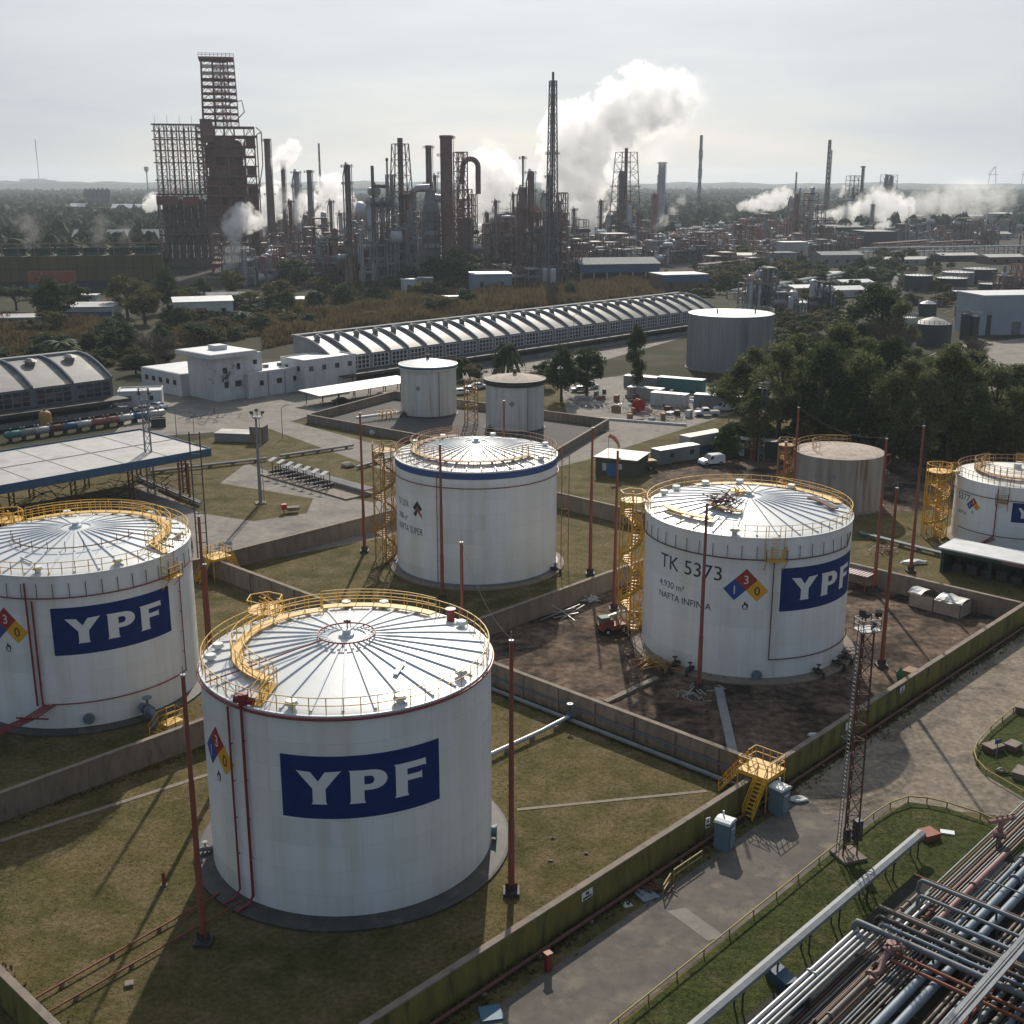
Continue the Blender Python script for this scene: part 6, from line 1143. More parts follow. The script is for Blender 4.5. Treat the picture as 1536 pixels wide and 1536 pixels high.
def tree_mesh(label, seed, h, rx, m, shape='egg', nc=46, nl=110, ls=.34, trunk=.45, base=.28, bark='bark', name='tree'):
    """h: height, rx: crown radius; foliage = many leaf-sized faces in clumps round limb ends"""
    r_ = random.Random(seed); t = thing(name, label, name); zc = h * (base + (1 - base) * .52); rz = h * (1 - base) * .5
    C = crown_pts(r_, rx * .82, rz * .86, zc, nc, shape); mb = MB()
    for c in C:
        cr = rx * r_.uniform(.15, .33)
        for _ in range(nl):
            d = Vector((r_.gauss(0, 1), r_.gauss(0, 1), r_.gauss(0, .75))).normalized() * cr * r_.random() ** .45; leaf_quad(mb, c + d, ls, r_)
    obj('crown', mb, m, t)
    mb = MB(); top = Vector((r_.uniform(-.4, .4), r_.uniform(-.4, .4), h * .62)); mid = Vector((r_.uniform(-.3, .3), r_.uniform(-.3, .3), h * .3)); mb.tube([(0, 0, -.1), mid, top], [trunk, trunk * .75, trunk * .35], 8)
    for c in r_.sample(C, min(14, len(C))): s = mid.lerp(top, r_.random()); mb.tube([s, s.lerp(c, .5) + Vector((0, 0, -.3)), c], [trunk * .32, trunk * .2, trunk * .06], 5)
    obj('trunk', mb, M[bark], t, smooth=True); t['_h'] = h; t['_rx'] = rx
    return t
def bare_mesh(label, seed, h, rx, n=70, bark='barkp'):
    r_ = random.Random(seed); t = thing('bare_tree', label, 'bare tree'); mb = MB(); tw = MB(); mid = Vector((.2, .1, h * .35)); mb.tube([(0, 0, -.1), mid, (0, .2, h * .7)], [.3, .22, .08], 7)
    for k in range(n):
        a = r_.uniform(0, 6.28); e = Vector((math.cos(a) * rx * r_.random() ** .5, math.sin(a) * rx * r_.random() ** .5, h * r_.uniform(.45, 1))); s = Vector((0, .1, h * r_.uniform(.25, .65))); mb.tube([s, s.lerp(e, .55) + Vector((0, 0, .3)), e], [.09, .06, .03], 4)
        for _ in range(14): d = Vector((r_.gauss(0, 1), r_.gauss(0, 1), r_.gauss(.4, .8))).normalized() * r_.uniform(.5, 1.3); tw.bar(s.lerp(e, r_.uniform(.5, 1)), s.lerp(e, r_.uniform(.6, 1)) + d, .05)
    obj('crown', tw, M['twig'], t); obj('trunk', mb, M[bark], t); t['_h'] = h; t['_rx'] = rx; return t
def palm_mesh(label, seed, h, rx):
    r_ = random.Random(seed); t = thing('palm_tree', label, 'palm tree'); mb = MB()
    for k in range(46):
        a = r_.uniform(0, 6.28); el = r_.uniform(-.5, 1.1); P = []
        for i in range(7): f = i / 6; P.append(Vector((math.cos(a) * rx * f * math.cos(el * .6), math.sin(a) * rx * f * math.cos(el * .6), h + rx * (math.sin(el) * f - .75 * f * f))))
        for p, q in zip(P[:-1], P[1:]):
            s = (q - p).cross(Vector((0, 0, 1))).normalized()
            for sg in (-1, 1): mb.add([p, q, q + s * sg * .55 + Vector((0, 0, -.3)), p + s * sg * .55 + Vector((0, 0, -.3))], [(0, 1, 2, 3)])
    obj('crown', mb, M['leafd'], t); mb = MB(); mb.tube([(0, 0, -.1), (0, 0, h)], [.42, .32], 8); obj('trunk', mb, M['bark'], t); t['_h'] = h + rx * .5; t['_rx'] = rx; return t
PROTO = {}
def plant(kind, label, px, by, ty, wpx, group=None, rot=None, z=0):
    b = G(px, by); hh = max(2.0, HT(b, ty)); w_ = wpx * MPP(b) / 2
    if kind not in PROTO:
        PROTO[kind] = {'euc': lambda: [tree_mesh('t', 11 + i, 20, 6.2, M[('leaf', 'leafp', 'leafd', 'leaf', 'leafp')[i]], 'tall', (58, 48, 60, 54, 46)[i], 170, .30, .5, (.08, .16, .04, .12, .06)[i]) for i in range(5)], 'dark': lambda: [tree_mesh('t', 21 + i, 12, 5.0, M['leafd'], 'egg', 52, 120, .32, .4, .10) for i in range(2)],
                       'olive': lambda: [tree_mesh('t', 31 + i, 13, 5.4, M['leafo'], 'egg', 44, 110, .34, .4, .12) for i in range(2)], 'flat': lambda: [tree_mesh('t', 41, 9, 6, M['leafd'], 'flat', 40, 120, .32, .35, .45)],
                       'bare': lambda: [bare_mesh('t', 51, 12, 5), bare_mesh('t', 52, 13, 4.5)], 'palm': lambda: [palm_mesh('t', 61, 5.0, 4.2)], 'bush': lambda: [tree_mesh('t', 71 + i, 5, 3.4, M[('leafd', 'leafo')[i]], 'egg', 26, 90, .3, .2, .0, name='bush') for i in range(2)]}[kind]()
        for o in PROTO[kind]: o['_n'] = 0
    L_ = PROTO[kind]; i = plant.k % len(L_); plant.k += 1; o = L_[i]; sc = (w_ / o['_rx'], w_ / o['_rx'], hh / o['_h'])
    if o['_n'] == 0: o.location = b; o.rotation_euler = (0, 0, (plant.k * 2.4) % 6.28); o.scale = sc; o['label'] = label
    else: o = dup(o, b, (plant.k * 2.4) % 6.28, label, None, sc)
    L_[i]['_n'] += 1
    if group: o['group'] = group
    return o
plant.k = 0
GR = 'eucalyptus trees of the grove on the right'
for px, by, ty, w_ in ((1112, 655, 528, 105), (1165, 680, 512, 115), (1228, 688, 500, 120), (1292, 690, 522, 115), (1352, 694, 536, 120), (1420, 694, 512, 125), (1485, 692, 548, 120), (1550, 690, 560, 120), (1088, 612, 560, 75), (1130, 628, 520, 95), (1190, 640, 497, 105), (1255, 640, 478, 110), (1325, 642, 500, 105), (1395, 640, 515, 105), (1455, 640, 530, 105), (1520, 640, 552, 110), (1345, 580, 445, 75), (1255, 582, 492, 80), (1180, 588, 508, 80), (1420, 590, 522, 80), (1510, 590, 568, 90), (1390, 665, 555, 100), (1245, 665, 540, 100), (1500, 662, 575, 100), (1318, 668, 560, 100), (1135, 690, 575, 80), (1190, 664, 530, 95), (1260, 694, 560, 90), (1325, 697, 575, 90), (1385, 697, 560, 95), (1452, 697, 570, 95), (1515, 697, 585, 95), (1215, 610, 505, 90), (1290, 612, 500, 95), (1365, 612, 512, 90), (1435, 615, 530, 95), (1560, 640, 560, 90)):
    plant('euc', 'eucalyptus tree in the dense grove behind the rusty tank', px, by, ty - 12 + (px * 7) % 19, w_ * .96, GR)
plant('euc', 'tallest eucalyptus, standing above the grove in front of the dark tanks', 1312, 566, 412, 128)
plant('bare', 'pale bare tree rising between the eucalyptus trees', 1325, 600, 470, 80); plant('bare', 'bare tree by the white hall, right of the grove', 1462, 560, 505, 50); plant('bare', 'greyish bare tree beside the dry reeds left of the office building', 236, 556, 496, 75); plant('bare', 'small bare tree against the office building tower', 336, 600, 545, 40)
for k, (kind, px, by, ty, w_, lb) in enumerate((('euc', 955, 592, 478, 44, 'tall slim tree standing alone left of the grey tank'), ('dark', 842, 602, 518, 62, 'dark tree right of the dark-rimmed small tank'), ('dark', 880, 592, 522, 70, 'wide dark tree beside the scrap yard'), ('dark', 815, 582, 540, 44, 'small dark tree behind the dark-rimmed small tank'), ('palm', 762, 566, 505, 52, 'palm tree in front of the vaulted warehouse'), ('palm', 690, 568, 530, 36, 'small palm behind the left small tank'), ('olive', 712, 572, 545, 44, 'low bushy tree between the two small tanks'),
        ('dark', 82, 492, 412, 72, 'tall dark tree in front of the ochre cooling tower'), ('flat', 25, 466, 432, 70, 'flat-topped pine at the left edge'), ('dark', 182, 532, 481, 80, 'round dense dark tree behind the left warehouse'), ('palm', 92, 534, 505, 60, 'bushy palm in the dry reeds'), ('olive', 218, 486, 428, 70, 'yellowish willow-like tree in mid-left'), ('olive', 192, 476, 410, 66, 'olive tree behind the blue-striped pavilion'), ('dark', 252, 468, 398, 44, 'tall dark slim tree right of the ochre cooling tower'), ('olive', 225, 456, 420, 60, 'olive tree between the willow and the ochre cooling tower'), ('dark', 118, 470, 424, 50, 'dark tree by the orange hoarding'),
        ('palm', 362, 492, 462, 44, 'palm right of the low pale villa'), ('dark', 392, 498, 470, 44, 'dark tree beside the palm, above the office building'), ('flat', 292, 514, 486, 56, 'light green flat-topped tree above the entrance canopy'), ('dark', 204, 562, 530, 44, 'small dark tree by the office drive'), ('dark', 515, 462, 426, 42, 'round dark tree on the dry meadow'), ('palm', 472, 466, 430, 34, 'palm by the turquoise shed'), ('dark', 440, 432, 388, 66, 'dark tree in front of the refinery, left part'), ('dark', 690, 432, 372, 92, 'large dark tree in front of the refinery furnaces'), ('dark', 652, 432, 384, 56, 'second dark tree in front of the refinery furnaces'), ('dark', 856, 446, 422, 22, 'small pointed dark tree in the reeds'), ('olive', 330, 500, 474, 50, 'olive bush tree behind the office building'), ('dark', 160, 545, 520, 34, 'dark shrub tree at the end of the left warehouse'), ('olive', 655, 470, 440, 60, 'olive scrub tree at the start of the reed bed'), ('dark', 1042, 436, 410, 30, 'dark tree next to the brick block'), ('dark', 745, 420, 388, 30, 'dark tree behind the round blue office'))):
    plant(kind, lb, px, by, ty, w_)
rb = random.Random(5); GB = 'scrub bushes in the rough ground behind the warehouses'
for k in range(120):
    px = rb.uniform(-10, 700); by = (545 if px < 250 else 520 - (px - 250) * .14) + rb.uniform(-46 if px > 250 else -30, 8); plant('bush', 'low scrub bush in the rough ground behind the office building', px, by, by - rb.uniform(10, 24), rb.uniform(24, 52), GB)
GC = 'scrub bushes beyond the grey tank'
for k in range(110):
    px = rb.uniform(1040, 1440); by = rb.uniform(388, 462); plant('bush', 'dark scrub bush in the waste ground beyond the grey tank', px, by, by - rb.uniform(8, 20), rb.uniform(18, 46), GC)
# dry reeds: one mass
def reeds(name, polys, n, h, seed, m):
    r_ = random.Random(seed); mb = MB()
    for (xa, ya, xb, yb, band), q in zip(polys, n):
        for _ in range(q):
            f = r_.random(); px = xa + (xb - xa) * f; py = ya + (yb - ya) * f - r_.random() * band; p = G(px, py); hh = h * r_.uniform(.5, 1.15) * (.75 + .4 * math.sin(p.x * .21) * math.sin(p.y * .13)); a = r_.uniform(0, 3.14); w_ = r_.uniform(.14, .34); l = Vector((r_.gauss(0, .5), r_.gauss(0, .5), hh)); d = Vector((math.cos(a) * w_, math.sin(a) * w_, 0))
            mb.add([p - d, p + d, p + d * .9 + l * .7, p + l + Vector((r_.gauss(0, .2), 0, 0)), p - d * .9 + l * .7], [(0, 1, 2, 3, 4)])
    o = obj(name, mb, m, kind='stuff'); tag(o, 'band of dry tan reeds behind the warehouses', 'reeds'); return o
reeds('reeds', [(-10, 540, 175, 520, 34), (560, 470, 1000, 428, 14), (430, 485, 640, 458, 18), (1000, 440, 1120, 420, 14), (250, 525, 420, 500, 22), (500, 486, 1000, 442, 16), (-10, 500, 140, 486, 14), (395, 524, 565, 490, 30), (560, 492, 1000, 445, 9)], [9000, 12000, 5000, 3000, 3500, 9000, 2500, 5000, 7000], 4.2, 9, M['reed'])
# woods out to the horizon: one mass
def woods():
    r_ = random.Random(77); mb = MB(); mb2 = MB()
    def one(x, y, h, r, nl, s, mm):
        vs = []; rings = ((1.0, .12), (1.02, .45), (.72, .80), (.30, .98)); m = 7; o = r_.uniform(0, 1)
        for q, z in rings:
            for k in range(m): t = 2 * PI * (k + o) / m; j = r_.uniform(.72, 1.22); vs.append((x + math.cos(t) * r * q * j, y + math.sin(t) * r * q * j, h * z * r_.uniform(.85, 1.12)))
        mm.add(vs, [(i * m + k, i * m + (k + 1) % m, (i + 1) * m + (k + 1) % m, (i + 1) * m + k) for i in range(3) for k in range(m)] + [tuple(range(3 * m, 4 * m))])
        for _ in range(nl):
            d = Vector((r_.gauss(0, 1), r_.gauss(0, 1), abs(r_.gauss(.3, .9)))).normalized() * r_.uniform(.9, 1.15); leaf_quad(mm, Vector((x + d.x * r, y + d.y * r, h * .3 + d.z * h * .72)), s, r_, .8)
    for _ in range(11500):
        D = 690 + 5000 * r_.random() ** 1.35; a = rad(r_.uniform(-25, 25)); x, y = D * math.sin(a), D * math.cos(a); px = PYZ((x, y, 0))[0]
        if 236 < px < 1000 and D < 950: continue
        if px >= 1000 and D < 1150: continue
        if px > 1080 and D < 1900 and r_.random() < .6: continue
        if 90 < px < 245 and 800 < D < 1000 and r_.random() < .75: continue
        if math.sin(x * .006 + 1) * math.sin(y * .0045) > .86: continue
        near = D < 1700; one(x, y, r_.uniform(8, 17), r_.uniform(5, 10) * (1 if near else 1.5), 34 if near else 10, 1.0 if near else 1.6, mb if r_.random() < .74 else mb2)
    o = tag(obj('far_woods', mb, M['wood_leaf'], kind='stuff'), 'dark woodland stretching to the horizon', 'woods'); o = tag(obj('far_scrubland', mb2, M['wood_leafo'], kind='stuff'), 'brownish scrub trees scattered through the far woodland', 'woods')
M['wood_leaf'] = mat('far_tree_foliage', (.020, .030, .015), (.040, .052, .024), rough=.9, spec=.1, scale=.12); M['wood_leafo'] = mat('far_scrub_foliage', (.040, .040, .020), (.065, .056, .028), rough=.9, spec=.1, scale=.12)
woods()
mb = MB(); r_ = random.Random(3)
for lay, (D, h0, am) in enumerate(((5600, 26, 5), (6800, 34, 6))):
    n = 160; vs = []
    for i in range(n + 1):
        a = rad(-30 + 60 * i / n); f = 1.25 - .5 * (i / n); hh = h0 * f + am * (math.sin(i * .31 + lay) * .6 + math.sin(i * .83) * .4) * f + r_.uniform(-3, 4); x, y = D * math.sin(a), D * math.cos(a)
        vs += [(x * .9, y * .9, -2), (x, y, hh), (x * 1.06, y * 1.06, hh * .8)]
    mb.add(vs, [(3 * i + j, 3 * i + 3 + j, 3 * i + 4 + j, 3 * i + 1 + j) for i in range(n) for j in range(2)])
struct('hills', mb, mat('distant_wooded_hills', (.018, .026, .024), (.028, .034, .030), rough=1, scale=.01))

GU = 'undergrowth bushes along the foot of the grove'
for k in range(46):
    px = rb.uniform(1085, 1536); plant('bush', 'dark bush at the foot of the eucalyptus grove', px, rb.uniform(655, 700), rb.uniform(625, 650), rb.uniform(40, 75), GU)
GM = 'trees dotted through the rough land behind the warehouses'
for k in range(26):
    px = rb.uniform(-10, 660); by = (540 if px < 250 else 505 - (px - 250) * .13) + rb.uniform(-50, 0); plant(('dark', 'olive')[k % 2], 'bushy tree in the rough land behind the warehouses', px, by, by - rb.uniform(22, 42), rb.uniform(34, 60), GM)
GN = 'dark trees in the waste ground beyond the grey tank'
for k in range(26):
    px = rb.uniform(1080, 1400); by = rb.uniform(384, 440); plant('dark', 'small dark tree in the waste ground beyond the grey tank', px, by, by - rb.uniform(14, 26), rb.uniform(24, 44), GN)

for k in range(44):
    px = rb.uniform(1165, 1300); by = rb.uniform(474, 535); plant('bush', 'dark scrub bush in the waste ground beyond the grey tank', px, by, by - rb.uniform(8, 20), rb.uniform(24, 52), GC)
# ---------------------------------------------------------------- refinery
def span(px0, px1, by): a, b = G(px0, by), G(px1, by); return (a + b) / 2, (b - a).length
def frame(mb, x0, x1, y0, y1, z0, z1, nx, ny, nz, t=.5, brace=.5, r_=random, taper=0.0):
    X = [x0 + (x1 - x0) * i / nx for i in range(nx + 1)]; Y = [y0 + (y1 - y0) * i / ny for i in range(ny + 1)]; Z = [z0 + (z1 - z0) * i / nz for i in range(nz + 1)]
    cx = (x0 + x1) / 2; cy = (y0 + y1) / 2
    def P(x, y, z): k = 1 - taper * (z - z0) / (z1 - z0); return Vector((cx + (x - cx) * k, cy + (y - cy) * k, z))
    for i, x in enumerate(X):
        for j, y in enumerate(Y):
            if 0 < i < nx and 0 < j < ny: continue
            mb.bar(P(x, y, z0), P(x, y, z1), t)
    for z in Z[1:]:
        for y in Y: mb.bar(P(x0, y, z), P(x1, y, z), t * .8)
        for x in X: mb.bar(P(x, y0, z), P(x, y1, z), t * .8)
    for k in range(nz):
        for i in range(nx):
            for y in (y0, y1):
                if r_.random() < brace:
                    if r_.random() < .5: mb.bar(P(X[i], y, Z[k]), P(X[i + 1], y, Z[k + 1]), t * .5)
                    else: m = (X[i] + X[i + 1]) / 2; mb.bar(P(X[i], y, Z[k]), P(m, y, Z[k + 1]), t * .5); mb.bar(P(X[i + 1], y, Z[k]), P(m, y, Z[k + 1]), t * .5)
        for j in range(ny):
            for x in (x0, x1):
                if r_.random() < brace: mb.bar(P(x, Y[j], Z[k]), P(x, Y[j + 1], Z[k + 1]), t * .5)
def unit(label, px0, px1, by, ty, seed, mk='brownst', rz=None, dep=None, nves=5, npipe=34, floors=.5):
    c, w_ = span(px0, px1, by); h = HT(c, ty); r_ = random.Random(seed); dep = dep or max(8, min(18, w_ * .6)); rz = rad(14) if rz is None else rz
    t = thing('process_unit', label, 'process unit', (c.x, c.y + dep / 2, 0), rz); x0, x1, y0, y1 = -w_ / 2, w_ / 2, -dep / 2, dep / 2
    nx = max(2, int(w_ / 5)); nz = max(2, int(h / 4.5)); mb = MB()
    # stepped skyline: three frames of unlike height side by side
    cuts = [0, r_.uniform(.25, .4), r_.uniform(.6, .75), 1]; hs = [h * r_.uniform(.55, .85), h, h * r_.uniform(.5, .8)]; r_.shuffle(hs)
    for a, b, hh in zip(cuts[:-1], cuts[1:], hs): frame(mb, x0 + w_ * a, x0 + w_ * b, y0, y1, 0, hh, max(1, int(w_ * (b - a) / 4.5)), 2, max(2, int(hh / 4.5)), .42, .45, r_)
    obj('steel_frame', mb, M[mk], t)
    mb = MB()
    for a, b, hh in zip(cuts[:-1], cuts[1:], hs):
        n = max(2, int(hh / 4.5))
        for k in range(1, n + 1):
            if r_.random() < floors: mb.bx(x0 + w_ * a + .1, y0 + .1, hh * k / n + .25, x0 + w_ * b - .1, y1 * r_.uniform(.2, 1), hh * k / n + .5)
    obj('floor', mb, M['greyst'], t)
    for k in range(nves):
        r = r_.uniform(.7, 1.9); x = r_.uniform(x0, x1); y = r_.uniform(y0, y1); mb = MB()
        if r_.random() < .6: mb.vessel((x, y, 0), r, h * r_.uniform(.4, 1.12), 10)
        else: z = h * r_.uniform(.2, .9); L_ = r_.uniform(4, 8); mb.tube([(x - L_ / 2, y, z), (x - L_ / 2 + .6, y, z), (x + L_ / 2 - .6, y, z), (x + L_ / 2, y, z)], [r * .5, r, r, r * .5], 10)
        obj('vessel', mb, M[r_.choice(['silver', 'greyst', 'brownst', 'silver', 'stackc'])], t, smooth=True)
    for mkp, q in ((mk, .4), ('silver', .3), ('greyst', .3)):
        mb = MB()
        for _ in range(int(npipe * q)):
            x = r_.uniform(x0, x1); y = r_.uniform(y0 - .6, y1); z = h * r_.uniform(.08, .8); rr = r_.uniform(.12, .38)
            if r_.random() < .55: L_ = r_.uniform(3, w_ * .6); mb.tube([(x, y, z), (min(x1 + 1, x + L_), y, z), (min(x1 + 1, x + L_), y, max(.3, z - r_.uniform(2, 8)))], rr, 5)
            else: mb.tube([(x, y, .2), (x, y, z), (x + r_.uniform(-3, 3), y, z + .5)], rr, 5)
        obj('pipework', mb, M[mkp], t)
    return t
def column(label, px, by, ty, wpx, mk, plats=4, name='distillation_column', cat='column', top='dome', cone=0.0, rail=True):
    b = G(px, by); h = HT(b, ty); r = wpx * MPP(b) / 2; t = thing(name, label, cat, b); mb = MB()
    if top == 'dome': mb.vessel((0, 0, 0), r, h, 14)
    else: mb.lathe([(r * (1 + cone), 0), (r, h), (r * .82, h), (r * .82, h - .6)], 14)
    obj('shell', mb, M[mk], t, smooth=True)
    if plats:
        mb = MB()
        for k in range(1, plats + 1):
            z = h * (k / plats) ** .8 - 1.5; a0 = (k * 97) % 360; platform(mb, r * (1 + cone * (1 - z / h)) + .05, r + 1.5, z, a0, a0 + 210); railing(mb, r + 1.45, z, a0, a0 + 210, step=30, t=.16)
        mb.bar((r + .5, -.4, 0), (r + .5, -.4, h), .2); mb.bar((r + .5, .4, 0), (r + .5, .4, h), .2); obj('platform', mb, M['brownst'], t)
    mb = MB(); mb.tube([(-r - .6, -.3, 0), (-r - .6, -.3, h * .9), (-r * .5, 0, h + .8), (0, 0, h + .2)], max(.22, r * .22), 7); obj('overhead_pipe', mb, M['greyst'], t) if top == 'dome' else None
    if top != 'dome': mb = MB(); mb.lathe([(r + .02, h - 1.4), (r + .18, h - 1.2), (r + .18, h - .2), (r + .02, h)], 14); obj('stack_rim', mb, M['stackc'], t)
    return t
def derrick(label, px, by, ty, w0, w1, mk, nz, stack=None, name='flare_derrick', cat='derrick', t_=.38):
    b = G(px, by); h = HT(b, ty); k = MPP(b); t = thing(name, label, cat, b, rad(20)); mb = MB(); lattice(mb, w0 * k * .7, w1 * k * .7, h * (.96 if stack else 1), nz, t_, 4); obj('lattice_frame', mb, M[mk], t)
    if stack: mb = MB(); mb.tube([(0, 0, 0), (0, 0, h)], stack * k / 2, 10); obj('stack', mb, M['stackc'], t, smooth=True)
    mb = MB(); z = h * .62; q = (w0 + (w1 - w0) * .62) * k * .5 + .8; mb.bx(-q, -q, z, q, q, z + .2); rail_line(mb, [(-q, -q, z), (q, -q, z), (q, q, z), (-q, q, z), (-q, -q, z)], 1.1, 2, .16); obj('platform', mb, M[mk], t); return t
def thin_mast(label, px, by, ty, wpx, mk, name='guyed_mast', cat='mast', band=False):
    b = G(px, by); h = HT(b, ty); k = MPP(b); t = thing(name, label, cat, b, .3); mb = MB(); lattice(mb, wpx * k * .5, wpx * k * .35, h, max(8, int(h / 5)), wpx * k * .22, 3); obj('mast_frame', mb, M[mk], t)
    if band:
        mb = MB()
        for i in range(0, 8, 2): lattice(mb, wpx * k * .55, wpx * k * .55, h / 9, 2, wpx * k * .24, 3, z0=h * (i + .5) / 9)
        obj('white_band', mb, M['wallw'], t)
    return t
# coker: main tower with derrick
c, w_ = span(312, 384, 412); h = HT(c, 190); hd = HT(c, 76); r_ = random.Random(1); t = thing('coker_tower', 'tallest dark coker tower with an open lattice derrick on top, left side', 'coker tower', (c.x, c.y + 13, 0), rad(12)); W2 = w_ / 2
mb = MB(); frame(mb, -W2, W2, -12, 12, 0, h, 5, 3, 15, .55, .75, r_); obj('steel_frame', mb, M['brownst'], t)
mb = MB(); frame(mb, -W2 - .2, W2 * .42, -9, 9, h, hd - 3, 3, 3, 10, .45, .95, r_, .10); mb.bx(-W2 - .4, -9, hd - 3.4, W2 * .36, 9, hd - 2.4); rail_line(mb, [(-W2 - .4, -9, hd - 2.4), (W2 * .36, -9, hd - 2.4)], 1.6, 2, .2); obj('derrick', mb, M['redst'], t)
mb = MB(); [mb.bx(-W2 + .3, -9, h + (hd - 3 - h) * k / 10 + .1, W2 * .36, 9 - k * .3, h + (hd - 3 - h) * k / 10 + .35) for k in range(1, 10, 3)]; frame(mb, -W2 * .5, W2 * .1, -4, 4, h, hd - 4, 2, 1, 9, .4, .9, r_, 0); obj('inner_frame', mb, M['redst'], t)
for x in (-W2 * .52, W2 * .12): mb = MB(); mb.vessel((x, 0, h * .40), 4.9, h * .52, 18); mb.lathe([(4.9, h * .40), (1.5, h * .30)], 18, (x, 0)); obj('coke_drum', mb, M['brownst'], t, smooth=True)
mb = MB()
for k in range(1, 15):
    if k in (2, 3, 4, 5): continue
    mb.bx(-W2 - .6, -13.2, h * k / 15 + .2, W2 + .6 * (k % 3), 12 * r_.uniform(.3, 1), h * k / 15 + .7)
obj('floor', mb, M['redst'], t)
mb = MB(); pr_ = random.Random(12)
for i in range(5):
    for k in range(5, 14):
        if pr_.random() < (.8 if i < 3 else .5): mb.bx(-W2 + w_ * i / 5 + .4, -11.5 + pr_.uniform(0, 3), h * k / 15 + .75, -W2 + w_ * (i + 1) / 5 - .3, -8.4 + pr_.uniform(.2, 3), h * (k + .96) / 15)
mb.bx(-W2 - 1.5, -12.6, h * .90, -W2 + 4.5, -4, h * 1.05); obj('cladding_panel', mb, M['brownst'], t)
mb = MB(); [mb.tube([(x, -12.7, 2), (x, -12.7, h * f), (x + 2, -12.7, h * f + 1)], .35, 6) for x, f in ((-6, .6), (-1, .8), (3, .5), (7, .9), (W2 + 1.2, .95))]; mb.tube([(W2 + .5, -8, h * .55), (W2 + 3.5, -8, h * .75), (W2 + 3.6, -8, h * .97), (W2 + 1, -8, h * 1.0)], .3, 6); mb.tube([(W2 * .1, -6, hd * .78), (W2 * .5 + 1, -6, hd * .79), (W2 * .5 + 2, -6, hd * .74), (W2 * .3, -6, hd * .70)], .3, 6); obj('pipework', mb, M['brownst'], t)
# coker: left block with four slim derricks
c, w_ = span(238, 322, 402); h = HT(c, 292); h2 = HT(c, 186); t = thing('coker_structure', 'wide dark coker block topped by four slim lattice derricks', 'coker block', (c.x, c.y + 12, 0), rad(12)); W2 = w_ / 2
mb = MB(); frame(mb, -W2, W2, -10, 10, 0, h, 8, 2, 9, .5, .8, r_); obj('steel_frame', mb, M['stackc'], t)
for k in range(7): mb = MB(); mb.vessel((-W2 + 3.4 + k * (w_ - 6) / 6.4, 0, 3), 1.75, h * .86, 12); obj('coke_drum', mb, M['greyst'], t, smooth=True)
mb = MB(); mb.bx(-W2 - .5, -10.6, h * .86, -W2 * .28, -10.2, h * .98); mb.bx(-W2 * .12, -10.6, h * .84, W2 * .42, -10.2, h * .97); obj('red_panel', mb, M['redst'], t)
mb = MB(); [mb.bx(-W2 - .5, -10.5, h * k / 9 + .3, W2 + .5, 10 * r_.uniform(.2, 1), h * k / 9 + .6) for k in (1, 4, 7, 8, 9)]; mb.bx(-W2, -10.4, .3, W2, -10.1, h * .12); obj('floor', mb, M['stackc'], t)
for k in range(4):
    x = -W2 + 3.0 + k * w_ * .21; mb = MB(); frame(mb, x - 2.6, x + 2.6, -4, 4, h, h2, 2, 1, 11, .34, 1.0, r_); mb.tube([(x, 0, h), (x, 0, h2 - 2)], .65, 6); mb.bx(x - 4, -4, h2, x + 4, 4, h2 + .5); mb.bar((x - 2, 0, h2), (x - 2, 0, h2 + 5), .15); d_ = obj('derrick', mb, M['brownst'], t)
mb = MB(); [mb.bx(-W2 - .8, -4.5, h + (h2 - h) * f, W2 * .62, -4.0, h + (h2 - h) * f + .6) for f in (.2, .45, .62, .78, .9)]; frame(mb, W2 * .45, W2 * .85, -5, 5, h, h2 * .99, 2, 1, 11, .5, 1, r_); obj('link_platform', mb, M['brownst'], t)
